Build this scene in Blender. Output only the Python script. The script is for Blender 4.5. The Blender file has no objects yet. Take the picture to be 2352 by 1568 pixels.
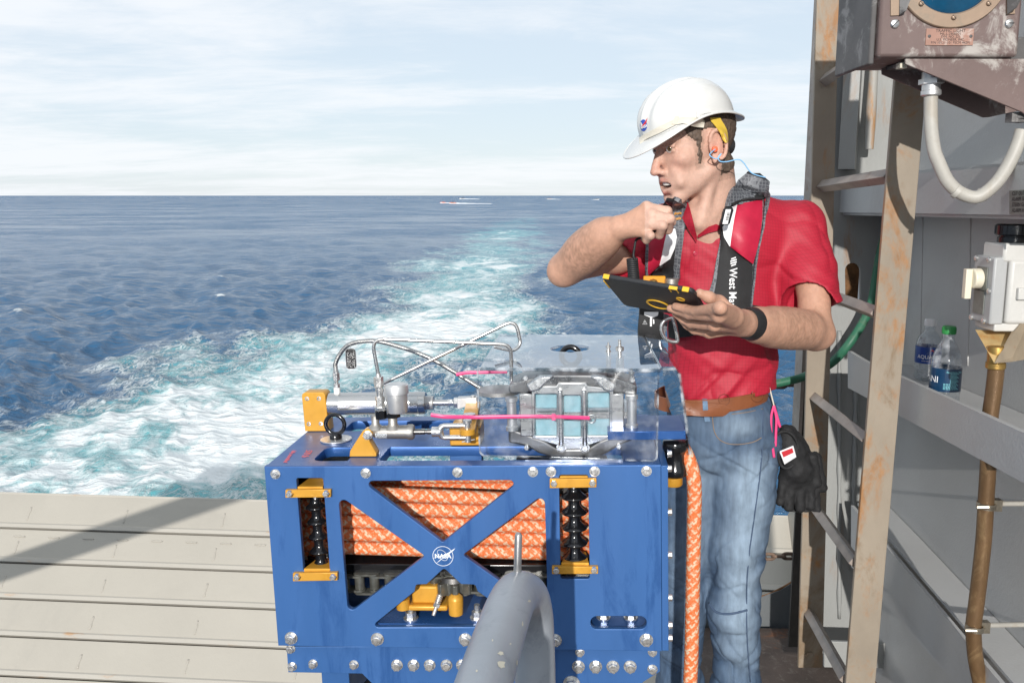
import bpy, bmesh, math, random
import numpy as np
from mathutils import Vector, Matrix
from mathutils.bvhtree import BVHTree

# ------------------------------------------------------------------ camera, sky, sun, exposure
S = bpy.context.scene
COL = S.collection
# photograph pixels below are counted on a 2352 x 1568 sheet
FPX, CX, CY = 2050.0, 1176.0, 784.0
PITCH = math.atan(335 / 2050)
CAM = Vector((0, 0, 1.58))
SUN_ELEV = math.radians(17)
SUN_AZ = math.radians(8)          # light travels forward and this much to the right
cam = bpy.data.objects.new('camera', bpy.data.cameras.new('camera'))
COL.objects.link(cam)
cam.location = CAM
cam.rotation_euler = (math.pi / 2 - PITCH, 0, 0)
cam.data.lens = 36 * FPX / 2352
cam.data.sensor_width = 36
cam.data.clip_start = 0.02
cam.data.clip_end = 60000
S.camera = cam

W = bpy.data.worlds.new('World'); S.world = W; W.use_nodes = True
def build_world():
    nt = W.node_tree; N = nt.nodes; L = nt.links
    for n in list(N): N.remove(n)
    out = N.new('ShaderNodeOutputWorld'); bg = N.new('ShaderNodeBackground')
    sky = N.new('ShaderNodeTexSky'); sky.sky_type = 'NISHITA'; sky.sun_disc = False
    sky.sun_elevation = SUN_ELEV
    sky.sun_rotation = math.pi + SUN_AZ
    sky.altitude = 0; sky.air_density = 1.0; sky.dust_density = 0.15; sky.ozone_density = 1.3
    geo = N.new('ShaderNodeTexCoord')
    sep = N.new('ShaderNodeSeparateXYZ'); L.new(geo.outputs['Generated'], sep.inputs[0])
    # project the view direction on a flat cloud deck
    zc = N.new('ShaderNodeMath'); zc.operation = 'MAXIMUM'; zc.inputs[1].default_value = 0.0
    L.new(sep.outputs['Z'], zc.inputs[0])
    za = N.new('ShaderNodeMath'); za.operation = 'ADD'; za.inputs[1].default_value = 0.12
    L.new(zc.outputs[0], za.inputs[0])
    def div(sock):
        m = N.new('ShaderNodeMath'); m.operation = 'DIVIDE'
        L.new(sep.outputs[sock], m.inputs[0]); L.new(za.outputs[0], m.inputs[1]); return m
    dx, dy = div('X'), div('Y')
    cmb = N.new('ShaderNodeCombineXYZ'); L.new(dx.outputs[0], cmb.inputs[0]); L.new(dy.outputs[0], cmb.inputs[1])
    mp = N.new('ShaderNodeMapping'); mp.inputs['Scale'].default_value = (0.55, 1.0, 1)
    mp.inputs['Rotation'].default_value = (0, 0, math.radians(-9)); mp.inputs['Location'].default_value = (1.3, 4.9, 0)
    L.new(cmb.outputs[0], mp.inputs[0])
    n1 = N.new('ShaderNodeTexNoise'); n1.inputs['Scale'].default_value = 0.75; n1.inputs['Detail'].default_value = 9
    n1.inputs['Roughness'].default_value = 0.6; n1.inputs['Distortion'].default_value = 0.35
    L.new(mp.outputs[0], n1.inputs['Vector'])
    n2 = N.new('ShaderNodeTexNoise'); n2.inputs['Scale'].default_value = 3.4; n2.inputs['Detail'].default_value = 7
    n2.inputs['Roughness'].default_value = 0.65; n2.inputs['Distortion'].default_value = 0.6
    L.new(mp.outputs[0], n2.inputs['Vector'])
    mx = N.new('ShaderNodeMath'); mx.operation = 'MULTIPLY_ADD'; mx.inputs[1].default_value = 0.30
    L.new(n2.outputs['Fac'], mx.inputs[0]); L.new(n1.outputs['Fac'], mx.inputs[2])
    rmp = N.new('ShaderNodeMapRange'); rmp.interpolation_type = 'SMOOTHSTEP'
    rmp.inputs['From Min'].default_value = 0.52; rmp.inputs['From Max'].default_value = 0.78
    rmp.inputs['To Max'].default_value = 0.75
    L.new(mx.outputs[0], rmp.inputs['Value'])
    mix = N.new('ShaderNodeMixRGB'); mix.inputs['Color2'].default_value = (8.8, 9.0, 9.3, 1)
    L.new(rmp.outputs[0], mix.inputs['Fac'])
    # thin even veil of high cloud over the whole sky
    veil = N.new('ShaderNodeMixRGB'); veil.inputs['Fac'].default_value = 0.82
    veil.inputs['Color2'].default_value = (6.6, 7.5, 8.5, 1)
    L.new(sky.outputs[0], veil.inputs['Color1']); L.new(veil.outputs[0], mix.inputs['Color1'])
    L.new(mix.outputs[0], bg.inputs['Color'])
    bg.inputs['Strength'].default_value = 0.112
    L.new(bg.outputs[0], out.inputs['Surface'])
build_world()

sun = bpy.data.objects.new('sun', bpy.data.lights.new('sun', 'SUN')); COL.objects.link(sun)
sun.data.energy = 4.1; sun.data.angle = math.radians(0.6); sun.data.color = (1.0, 0.965, 0.92)
SUN_DIR = Vector((math.sin(SUN_AZ) * math.cos(SUN_ELEV), math.cos(SUN_AZ) * math.cos(SUN_ELEV), -math.sin(SUN_ELEV)))
sun.rotation_euler = SUN_DIR.to_track_quat('-Z', 'Y').to_euler()
sun.location = (-2, -6, 9)
S.view_settings.view_transform = 'Standard'; S.view_settings.look = 'None'
S.view_settings.gamma = 1; S.view_settings.exposure = 0.0
S.view_settings.use_curve_mapping = False

# ------------------------------------------------------------------ pixel to place
cp_, sp_ = math.cos(PITCH), math.sin(PITCH)
def ray(px, py):
    u = (px - CX) / FPX; v = (CY - py) / FPX
    return Vector((u, cp_ + v * sp_, v * cp_ - sp_))
def at(px, py, Y):
    d = ray(px, py); return CAM + d * (Y / d.y)
def on_plane(px, py, o, n):
    d = ray(px, py); return CAM + d * ((o - CAM).dot(n) / d.dot(n))
def sized(px, Y):                    # metres covered by px sheet pixels at distance Y
    return px * Y / FPX
# axes of the ship, which lies a little turned and heeled against the horizon
SHIP = Matrix.Rotation(math.radians(-5), 3, 'Z') @ Matrix.Rotation(math.radians(-1.8), 3, 'Y')

# ------------------------------------------------------------------ materials
MATS = {}
def material(name, color, rough=0.5, metal=0.0, vary=0.0, vscale=6.0, bump=0.0, bscale=60.0, bdetail=4,
             rust=0.0, rscale=5.0, rust_col=(0.22, 0.075, 0.02), stretch=(1, 1, 1), attr=None, coat=0.0,
             spec=0.5, dirt=None, dirt_amt=0.0, dscale=3.0, aniso=None, emit=None, sss=0.0, rvary=0.0):
    m = bpy.data.materials.new(name); m.use_nodes = True; MATS[name] = m
    nt = m.node_tree; N = nt.nodes; L = nt.links
    b = N['Principled BSDF']
    b.inputs['Roughness'].default_value = rough; b.inputs['Metallic'].default_value = metal
    b.inputs['Specular IOR Level'].default_value = spec
    if coat: b.inputs['Coat Weight'].default_value = coat; b.inputs['Coat Roughness'].default_value = 0.08
    if sss:
        b.inputs['Subsurface Weight'].default_value = sss
        b.inputs['Subsurface Radius'].default_value = (0.012, 0.005, 0.003); b.inputs['Subsurface Scale'].default_value = 0.6
    if emit:
        b.inputs['Emission Color'].default_value = (*emit[:3], 1); b.inputs['Emission Strength'].default_value = emit[3]
    tc = N.new('ShaderNodeTexCoord'); mp = N.new('ShaderNodeMapping'); mp.inputs['Scale'].default_value = stretch
    L.new(tc.outputs['Object'], mp.inputs[0]); V = mp.outputs[0]
    def noise(scale, detail=5, dist=0.0, rg=0.6):
        n = N.new('ShaderNodeTexNoise'); n.inputs['Scale'].default_value = scale; n.inputs['Detail'].default_value = detail
        n.inputs['Distortion'].default_value = dist; n.inputs['Roughness'].default_value = rg
        L.new(V, n.inputs['Vector']); return n
    if attr:
        a = N.new('ShaderNodeAttribute'); a.attribute_name = attr; c = a.outputs['Color']
    else:
        a = N.new('ShaderNodeRGB'); a.outputs[0].default_value = (*color, 1); c = a.outputs[0]
    if vary:
        n = noise(vscale, 6); r = N.new('ShaderNodeMapRange'); r.inputs['From Min'].default_value = 0.3; r.inputs['From Max'].default_value = 0.7
        r.inputs['To Min'].default_value = 1 - vary; r.inputs['To Max'].default_value = 1 + vary
        L.new(n.outputs['Fac'], r.inputs['Value'])
        x = N.new('ShaderNodeMixRGB'); x.blend_type = 'MULTIPLY'; x.inputs['Fac'].default_value = 1
        L.new(c, x.inputs['Color1']); L.new(r.outputs[0], x.inputs['Color2']); c = x.outputs[0]
    if dirt_amt:
        n = noise(dscale, 8, 0.6, 0.7); r = N.new('ShaderNodeMapRange'); r.interpolation_type = 'SMOOTHSTEP'
        r.inputs['From Min'].default_value = 0.52; r.inputs['From Max'].default_value = 0.66; r.inputs['To Max'].default_value = dirt_amt
        L.new(n.outputs['Fac'], r.inputs['Value'])
        x = N.new('ShaderNodeMixRGB'); x.inputs['Color2'].default_value = (*dirt, 1)
        L.new(r.outputs[0], x.inputs['Fac']); L.new(c, x.inputs['Color1']); c = x.outputs[0]
    rs = None
    if rust:
        n = noise(rscale, 9, 0.4, 0.68); r = N.new('ShaderNodeMapRange'); r.interpolation_type = 'SMOOTHSTEP'
        r.inputs['From Min'].default_value = 0.72 - 0.3 * rust; r.inputs['From Max'].default_value = 0.86 - 0.26 * rust
        r.inputs['To Max'].default_value = 0.9
        L.new(n.outputs['Fac'], r.inputs['Value'])
        n2 = noise(rscale * 5, 6); cr = N.new('ShaderNodeMixRGB'); cr.inputs['Color1'].default_value = (*[k * 0.55 for k in rust_col], 1)
        cr.inputs['Color2'].default_value = (*[min(1, k * 1.9) for k in rust_col], 1); L.new(n2.outputs['Fac'], cr.inputs['Fac'])
        x = N.new('ShaderNodeMixRGB'); L.new(r.outputs[0], x.inputs['Fac']); L.new(c, x.inputs['Color1']); L.new(cr.outputs[0], x.inputs['Color2'])
        c = x.outputs[0]; rs = r
    L.new(c, b.inputs['Base Color'])
    if rvary:
        n = noise(vscale * 1.7, 6); r = N.new('ShaderNodeMapRange'); r.inputs['From Min'].default_value = 0.3; r.inputs['From Max'].default_value = 0.7
        r.inputs['To Min'].default_value = max(0.02, rough - rvary); r.inputs['To Max'].default_value = min(1, rough + rvary)
        L.new(n.outputs['Fac'], r.inputs['Value']); L.new(r.outputs[0], b.inputs['Roughness'])
    if bump:
        n = noise(bscale, bdetail); bp = N.new('ShaderNodeBump'); bp.inputs['Strength'].default_value = 1; bp.inputs['Distance'].default_value = bump
        L.new(n.outputs['Fac'], bp.inputs['Height']); L.new(bp.outputs[0], b.inputs['Normal'])
    return m

# ------------------------------------------------------------------ mesh building
class MB:
    def __init__(s): s.v = []; s.f = []; s.c = None
    def add(s, vs, fs):
        k = len(s.v); s.v += [tuple(v) for v in vs]; s.f += [tuple(i + k for i in f) for f in fs]; return s
    def box(s, x0, x1, y0, y1, z0, z1, M=None):
        vs = [Vector((x, y, z)) for x in (x0, x1) for y in (y0, y1) for z in (z0, z1)]
        if M is not None: vs = [M @ v for v in vs]
        return s.add(vs, [(0, 1, 3, 2), (4, 6, 7, 5), (0, 4, 5, 1), (2, 3, 7, 6), (0, 2, 6, 4), (1, 5, 7, 3)])
    def prism(s, poly, d):           # poly: 3-D ring, d: extrusion vector
        n = len(poly); d = Vector(d); P = [Vector(p) for p in poly]
        return s.add(P + [p + d for p in P], [tuple(range(n - 1, -1, -1)), tuple(range(n, 2 * n))] +
                     [(i, (i + 1) % n, (i + 1) % n + n, i + n) for i in range(n)])
    def frame(s, d):
        d = Vector(d).normalized(); u = d.cross(Vector((0, 0, 1)))
        if u.length < 1e-3: u = Vector((1, 0, 0))
        u.normalize(); return d, u, d.cross(u).normalized()
    def cyl(s, p0, p1, r0, r1=None, n=20, rot=0.0):
        r1 = r0 if r1 is None else r1; p0 = Vector(p0); p1 = Vector(p1); d, u, w = s.frame(p1 - p0)
        A = [2 * math.pi * i / n + rot for i in range(n)]
        vs = [p0 + (u * math.cos(a) + w * math.sin(a)) * r0 for a in A] + [p1 + (u * math.cos(a) + w * math.sin(a)) * r1 for a in A]
        return s.add(vs, [tuple(range(n - 1, -1, -1)), tuple(range(n, 2 * n))] + [(i, (i + 1) % n, (i + 1) % n + n, i + n) for i in range(n)])
    def lathe(s, o, axis, prof, n=24, cap=True):     # prof: (distance along axis, radius)
        o = Vector(o); d, u, w = s.frame(axis); vs = []; fs = []
        for h, r in prof:
            for i in range(n):
                a = 2 * math.pi * i / n; vs.append(o + d * h + (u * math.cos(a) + w * math.sin(a)) * r)
        m = len(prof)
        for j in range(m - 1):
            for i in range(n):
                fs.append((j * n + i, j * n + (i + 1) % n, (j + 1) * n + (i + 1) % n, (j + 1) * n + i))
        if cap: fs += [tuple(range(n - 1, -1, -1)), tuple(range((m - 1) * n, m * n))]
        return s.add(vs, fs)
    def tube(s, pts, r, n=12, closed=False, cap=True, flat=None):
        P = [Vector(p) for p in pts]; m = len(P); R = r if isinstance(r, (list, tuple, np.ndarray)) else [r] * m
        T = []
        for i in range(m):
            a = P[(i - 1) % m] if (closed or i > 0) else P[i]; b = P[(i + 1) % m] if (closed or i < m - 1) else P[i]
            T.append((b - a).normalized())
        d, u, w = s.frame(T[0]); vs = []; fs = []
        for i in range(m):
            u = (u - T[i] * u.dot(T[i])).normalized(); w = T[i].cross(u)
            for k in range(n):
                a = 2 * math.pi * k / n; ca, sa = math.cos(a), math.sin(a)
                if flat: ca *= flat
                vs.append(P[i] + (u * ca + w * sa) * R[i])
        for i in range(m if closed else m - 1):
            j = (i + 1) % m
            for k in range(n): fs.append((i * n + k, i * n + (k + 1) % n, j * n + (k + 1) % n, j * n + k))
        if cap and not closed: fs += [tuple(range(n - 1, -1, -1)), tuple(range((m - 1) * n, m * n))]
        return s.add(vs, fs)
    def torus(s, o, axis, R, r, n=32, k=12):
        o = Vector(o); d, u, w = s.frame(axis)
        return s.tube([o + (u * math.cos(2 * math.pi * i / n) + w * math.sin(2 * math.pi * i / n)) * R for i in range(n)], r, k, closed=True)
    def ball(s, o, r, n=16, sc=(1, 1, 1)):
        o = Vector(o); vs = []; fs = []; m = n // 2
        for j in range(m + 1):
            t = math.pi * j / m
            for i in range(n):
                a = 2 * math.pi * i / n
                vs.append(o + Vector((math.sin(t) * math.cos(a) * sc[0], math.sin(t) * math.sin(a) * sc[1], math.cos(t) * sc[2])) * r)
        for j in range(m):
            for i in range(n): fs.append((j * n + i, (j + 1) * n + i, (j + 1) * n + (i + 1) % n, j * n + (i + 1) % n))
        return s.add(vs, fs)
    def bolt(s, p, d, r, h=None, washer=1.35, rot=0.0, dome=True):  # hexagon bolt head standing on a surface
        p = Vector(p); d = Vector(d).normalized(); h = h or r * 0.95
        if washer: s.cyl(p, p + d * r * 0.22, r * washer, n=20)
        q = p + d * (r * 0.22 if washer else 0)
        s.cyl(q, q + d * h, r, n=6, rot=rot); s.cyl(q + d * h, q + d * (h + r * 0.10), r * 0.86, r * 0.72, n=14)
        return s
    def sheet(s, rows, thick=None):   # rows: grid of points; optional thickness along -normal
        n = len(rows[0]); m = len(rows); G = [Vector(p) for r in rows for p in r]
        F = [(i * n + j, i * n + j + 1, (i + 1) * n + j + 1, (i + 1) * n + j) for i in range(m - 1) for j in range(n - 1)]
        if not thick: return s.add(G, F)
        nr = [Vector() for _ in G]
        for f in F:
            q = (G[f[1]] - G[f[0]]).cross(G[f[3]] - G[f[0]])
            for i in f: nr[i] += q
        B = [g - k.normalized() * thick for g, k in zip(G, nr)]; k = len(G)
        E = [tuple(i + k for i in reversed(f)) for f in F]
        ring = [j for j in range(n)] + [i * n + n - 1 for i in range(1, m)] + [(m - 1) * n + j for j in range(n - 2, -1, -1)] + [i * n for i in range(m - 2, 0, -1)]
        q = [(ring[i], ring[i] + k, ring[(i + 1) % len(ring)] + k, ring[(i + 1) % len(ring)]) for i in range(len(ring))]
        return s.add(G + B, F + E + q)

def finish(me, smooth=35, recalc=True):
    if recalc:
        bm = bmesh.new(); bm.from_mesh(me); bmesh.ops.recalc_face_normals(bm, faces=bm.faces); bm.to_mesh(me); bm.free()
    if smooth is not None:
        me.polygons.foreach_set('use_smooth', [True] * len(me.polygons))
        if smooth < 180: me.set_sharp_from_angle(angle=math.radians(smooth))
    me.update()
def link(name, me, mat, parent=None, world=False):
    o = bpy.data.objects.new(name, me); COL.objects.link(o)
    if mat is not None and not me.materials: me.materials.append(MATS[mat] if isinstance(mat, str) else mat)
    if parent is not None:
        o.parent = parent
        if world: o.matrix_parent_inverse = parent_world(parent).inverted()
    return o
def parent_world(p):
    m = p.matrix_basis.copy()
    while p.parent is not None: m = p.parent.matrix_basis @ p.matrix_parent_inverse @ m if False else m; break
    return WORLD.get(p.name, p.matrix_basis)
WORLD = {}
def obj(name, mb, mat, parent=None, world=False, smooth=35, bevel=0.0, seg=2, sub=0, recalc=True):
    me = bpy.data.meshes.new(name); me.from_pydata(mb.v, [], mb.f); finish(me, smooth, recalc)
    o = link(name, me, mat, parent, world)
    if bevel:
        b = o.modifiers.new('bevel', 'BEVEL'); b.width = bevel; b.segments = seg; b.limit_method = 'ANGLE'; b.angle_limit = math.radians(40)
        b.harden_normals = False
    if sub:
        b = o.modifiers.new('sub', 'SUBSURF'); b.levels = sub; b.render_levels = sub
    return o
def thing(name, label, cat, loc=(0, 0, 0), rot=None, group=None):
    o = bpy.data.objects.new(name, None); COL.objects.link(o); o.empty_display_size = 0.05
    M = Matrix.Translation(Vector(loc))
    if rot is not None: M = M @ rot.to_4x4()
    o.matrix_basis = M; WORLD[o.name] = M
    return tag(o, label, cat, group)
def tag(o, label=None, cat=None, group=None, kind=None):
    if label: o['label'] = label
    if cat: o['category'] = cat
    if group: o['group'] = group
    if kind: o['kind'] = kind
    return o
def sub(parent):                      # sub-parts share the frame of their thing
    return parent

def round_poly(pts, r, n=4):
    """2-D polygon with rounded corners; r one radius or one for each corner"""
    out = []; m = len(pts)
    for i in range(m):
        p = Vector(pts[i]); a = Vector(pts[i - 1]); b = Vector(pts[(i + 1) % m]); R = r[i] if isinstance(r, (list, tuple)) else r
        da = (a - p); db = (b - p); la, lb = da.length, db.length; da /= la; db /= lb
        if R <= 0: out.append(tuple(p)); continue
        ang = da.angle(db); t = min(R / math.tan(ang / 2), la * 0.48, lb * 0.48); Re = t * math.tan(ang / 2)
        c = p + (da + db).normalized() * (Re / math.sin(ang / 2)); s0 = p + da * t - c; s1 = p + db * t - c
        a0 = math.atan2(s0.y, s0.x); a1 = math.atan2(s1.y, s1.x); dd = (a1 - a0 + math.pi) % (2 * math.pi) - math.pi
        for k in range(n + 1): out.append((c.x + Re * math.cos(a0 + dd * k / n), c.y + Re * math.sin(a0 + dd * k / n)))
    return out
def plate(name, outline, holes, thick, mat, parent=None, bevel=0.0008, M=None, world=False, smooth=30):
    """flat plate in its own XY plane with holes, extruded to z = -thick .. 0, then moved by M"""
    cu = bpy.data.curves.new(name, 'CURVE'); cu.dimensions = '2D'; cu.fill_mode = 'BOTH'; cu.extrude = thick / 2 - bevel; cu.bevel_depth = bevel; cu.bevel_resolution = 1
    cu.offset = -bevel
    for ring in [outline] + holes:
        sp = cu.splines.new('POLY'); sp.points.add(len(ring) - 1); sp.use_cyclic_u = True
        for i, p in enumerate(ring): sp.points[i].co = (p[0], p[1], 0, 1)
    t = bpy.data.objects.new('tmp', cu); COL.objects.link(t); dg = bpy.context.evaluated_depsgraph_get(); dg.update()
    me = bpy.data.meshes.new_from_object(t.evaluated_get(dg)); bpy.data.objects.remove(t); bpy.data.curves.remove(cu)
    T = Matrix.Translation((0, 0, -thick / 2)); me.transform((M @ T) if M is not None else T); me.name = name
    me.materials.clear(); finish(me, smooth, False); return link(name, me, mat, parent, world)
def text_mesh(body, size=0.1, align='CENTER', extrude=0.0004, shear=0.0, spacing=1.0, bold=0.0):
    cu = bpy.data.curves.new('txt', 'FONT'); cu.body = body; cu.size = size; cu.align_x = align; cu.align_y = 'CENTER'; cu.extrude = extrude
    cu.shear = shear; cu.space_character = spacing; cu.offset = bold; cu.resolution_u = 3
    t = bpy.data.objects.new('tmp', cu); COL.objects.link(t); dg = bpy.context.evaluated_depsgraph_get(); dg.update()
    me = bpy.data.meshes.new_from_object(t.evaluated_get(dg)); bpy.data.objects.remove(t); bpy.data.curves.remove(cu); me.materials.clear(); return me
def lettering(name, body, size, M, mat, parent=None, world=False, **kw):
    me = text_mesh(body, size, **kw); me.transform(M); return link(name, me, mat, parent, world)
def basis(o, x, y):                   # matrix whose XY plane is spanned by x and y
    x = Vector(x).normalized(); z = x.cross(Vector(y)).normalized(); y = z.cross(x)
    M = Matrix((x, y, z)).transposed().to_4x4(); M.translation = Vector(o); return M
def smooth_path(pts, n=8, closed=False):
    """Catmull-Rom through points"""
    P = [Vector(p) for p in pts]; out = []; m = len(P)
    for i in range(m if closed else m - 1):
        if closed: a, b, c, d = P[i - 1], P[i], P[(i + 1) % m], P[(i + 2) % m]
        else: a, b, c, d = P[max(i - 1, 0)], P[i], P[i + 1], P[min(i + 2, m - 1)]
        for k in range(n):
            t = k / n
            out.append(0.5 * ((2 * b) + (c - a) * t + (2 * a - 5 * b + 4 * c - d) * t * t + (3 * b - a - 3 * c + d) * t ** 3))
    if not closed: out.append(P[-1])
    return out
def fillet_path(pts, r, n=6):
    """polyline with rounded bends"""
    P = [Vector(p) for p in pts]; out = [P[0]]
    for i in range(1, len(P) - 1):
        p = P[i]; da = (P[i - 1] - p); db = (P[i + 1] - p); la, lb = da.length, db.length; da /= la; db /= lb
        ang = da.angle(db); t = min(r / math.tan(ang / 2), la * 0.48, lb * 0.48)
        a, b = p + da * t, p + db * t
        for k in range(n + 1):
            s = k / n; out.append(a * (1 - s) ** 2 + p * 2 * s * (1 - s) + b * s * s)
    return out + [P[-1]]

# ------------------------------------------------------------------ solid shapes from distance fields
class Field:
    def __init__(s, lo, hi, h):
        s.lo = np.array(lo, float); s.h = h; s.n = np.ceil((np.array(hi) - s.lo) / h).astype(int) + 1
        s.D = np.full(s.n, 0.05, np.float32)
    def sub(s, lo, hi):
        a = np.clip(np.floor((np.array(lo) - s.lo) / s.h).astype(int), 0, s.n); b = np.clip(np.ceil((np.array(hi) - s.lo) / s.h).astype(int) + 1, 0, s.n)
        sl = tuple(slice(i, j) for i, j in zip(a, b))
        ax = [(s.lo[k] + s.h * np.arange(a[k], b[k])).astype(np.float32) for k in range(3)]
        return sl, ax[0][:, None, None], ax[1][None, :, None], ax[2][None, None, :]
    def put(s, sl, d, k, neg=False):
        D = s.D[sl]
        if neg: d = -d; h = np.clip(0.5 - 0.5 * (D - d) / k, 0, 1); s.D[sl] = D * (1 - h) + d * h + k * h * (1 - h)
        else: h = np.clip(0.5 + 0.5 * (D - d) / k, 0, 1); s.D[sl] = D * (1 - h) + d * h - k * h * (1 - h)
    def cone(s, p, q, r0, r1, k=0.01, neg=False, sq=None):
        p = np.array(p, float); q = np.array(q, float); R = max(r0, r1) + k + 3 * s.h
        sl, X, Y, Z = s.sub(np.minimum(p, q) - R, np.maximum(p, q) + R)
        if s.D[sl].size == 0: return s
        v = q - p; L2 = max(float(v @ v), 1e-9)
        t = np.clip(((X - p[0]) * v[0] + (Y - p[1]) * v[1] + (Z - p[2]) * v[2]) / L2, 0, 1)
        d = np.sqrt((X - p[0] - v[0] * t) ** 2 + (Y - p[1] - v[1] * t) ** 2 + (Z - p[2] - v[2] * t) ** 2) - (r0 + (r1 - r0) * t)
        s.put(sl, d.astype(np.float32), k, neg); return s
    def chain(s, pts, rs, k=0.01):
        for i in range(len(pts) - 1): s.cone(pts[i], pts[i + 1], rs[i], rs[i + 1], k)
        return s
    def ell(s, c, r, M=None, k=0.01, neg=False):
        c = np.array(c, float); r = np.array(r, float); m = np.eye(3) if M is None else np.array(M)
        ext = np.sqrt(((m * r[None, :]) ** 2).sum(1)) + k + 3 * s.h
        sl, X, Y, Z = s.sub(c - ext, c + ext)
        if s.D[sl].size == 0: return s
        x, y, z = X - c[0], Y - c[1], Z - c[2]
        u = (x * m[0, 0] + y * m[1, 0] + z * m[2, 0]) / r[0]; v = (x * m[0, 1] + y * m[1, 1] + z * m[2, 1]) / r[1]; w = (x * m[0, 2] + y * m[1, 2] + z * m[2, 2]) / r[2]
        k0 = np.sqrt(u * u + v * v + w * w) + 1e-6; k1 = np.sqrt((u / r[0]) ** 2 + (v / r[1]) ** 2 + (w / r[2]) ** 2) + 1e-6
        s.put(sl, (k0 * (k0 - 1) / k1).astype(np.float32), k, neg); return s
    def mesh(s):
        D = s.D; neg = D < 0
        c = np.zeros(np.array(D.shape) - 1, np.int8)
        for i in (0, 1):
            for j in (0, 1):
                for k in (0, 1): c += neg[i:D.shape[0] - 1 + i, j:D.shape[1] - 1 + j, k:D.shape[2] - 1 + k]
        act = (c > 0) & (c < 8); I = np.argwhere(act); idx = np.full(act.shape, -1, np.int32); idx[act] = np.arange(len(I))
        acc = np.zeros((len(I), 3)); cnt = np.zeros(len(I))
        corner = {}
        for o in [(i, j, k) for i in (0, 1) for j in (0, 1) for k in (0, 1)]: corner[o] = D[I[:, 0] + o[0], I[:, 1] + o[1], I[:, 2] + o[2]]
        for ax in range(3):
            for a in (0, 1):
                for b in (0, 1):
                    o = [0, 0, 0]; o[(ax + 1) % 3] = a; o[(ax + 2) % 3] = b; p = tuple(o); o[ax] = 1; q = tuple(o)
                    d0, d1 = corner[p], corner[q]; m = (d0 < 0) != (d1 < 0); t = np.where(m, d0 / np.where(m, d0 - d1, 1), 0)
                    P = np.tile(np.array(p, float), (len(I), 1)); P[:, ax] = t; acc[m] += P[m]; cnt[m] += 1
        V = s.lo + (I + acc / cnt[:, None]) * s.h; Fs = []
        for ax in range(3):
            b1, b2 = (ax + 1) % 3, (ax + 2) % 3
            A = neg.take(range(D.shape[ax] - 1), ax); B = neg.take(range(1, D.shape[ax]), ax); E = np.argwhere(A != B)
            E = E[(E[:, b1] > 0) & (E[:, b2] > 0) & (E[:, b1] < D.shape[b1] - 1) & (E[:, b2] < D.shape[b2] - 1)]
            ins = neg[E[:, 0], E[:, 1], E[:, 2]]
            def g(u, v):
                q = E.copy(); q[:, b1] -= u; q[:, b2] -= v; return idx[q[:, 0], q[:, 1], q[:, 2]]
            Q = np.stack([g(1, 1), g(0, 1), g(0, 0), g(1, 0)], 1); Q[~ins] = Q[~ins][:, ::-1]; Fs.append(Q)
        return V, np.concatenate(Fs)
def np_mesh(name, V, Fq, smooth=True):
    me = bpy.data.meshes.new(name); me.vertices.add(len(V)); me.vertices.foreach_set('co', np.asarray(V, np.float32).ravel())
    n = len(Fq); k = Fq.shape[1]; me.loops.add(n * k); me.polygons.add(n)
    me.loops.foreach_set('vertex_index', np.asarray(Fq, np.int32).ravel()); me.polygons.foreach_set('loop_start', np.arange(0, n * k, k, dtype=np.int32))
    me.update(calc_edges=True); me.validate()
    if smooth: me.polygons.foreach_set('use_smooth', [True] * len(me.polygons))
    return me
def np_smooth(V, Fq, it=2, lam=0.5):
    E = np.concatenate([Fq[:, [0, 1]], Fq[:, [1, 2]], Fq[:, [2, 3]], Fq[:, [3, 0]]]); V = V.copy(); n = len(V)
    cnt = np.bincount(E[:, 0], minlength=n) + np.bincount(E[:, 1], minlength=n)
    for i in range(it):
        A = np.stack([np.bincount(E[:, 0], V[E[:, 1], k], n) + np.bincount(E[:, 1], V[E[:, 0], k], n) for k in range(3)], 1) / np.maximum(cnt, 1)[:, None]
        V += lam * (A - V)
    return V
def np_normals(V, Fq):
    n = np.cross(V[Fq[:, 2]] - V[Fq[:, 0]], V[Fq[:, 3]] - V[Fq[:, 1]]); N = np.zeros_like(V)
    for k in range(4):
        for c in range(3): N[:, c] += np.bincount(Fq[:, k], n[:, c], len(V))
    return N / (np.linalg.norm(N, axis=1)[:, None] + 1e-12)
def set_colors(me, C, name='Col'):
    a = me.color_attributes.new(name, 'FLOAT_COLOR', 'POINT'); a.data.foreach_set('color', np.concatenate([C, np.ones((len(C), 1))], 1).astype(np.float32).ravel())
def vnoise(P, seed=0):
    """cheap smooth value noise, P in cells"""
    P = np.asarray(P, float); i = np.floor(P).astype(np.int64); f = P - i; f = f * f * (3 - 2 * f)
    def h(a):
        x = (a[:, 0] * 374761393 + a[:, 1] * 668265263 + a[:, 2] * 2147483647 + seed * 1274126177) & 0x7fffffff
        x = ((x ^ (x >> 13)) * 1274126177) & 0x7fffffff; return (x ^ (x >> 16)) / 0x7fffffff
    r = 0
    for a in (0, 1):
        for b in (0, 1):
            for c in (0, 1):
                w = np.where(a, f[:, 0], 1 - f[:, 0]) * np.where(b, f[:, 1], 1 - f[:, 1]) * np.where(c, f[:, 2], 1 - f[:, 2]); r = r + w * h(i + [a, b, c])
    return r * 2 - 1
def sstep(a, b, x):
    t = np.clip((x - a) / (b - a), 0, 1); return t * t * (3 - 2 * t)
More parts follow.
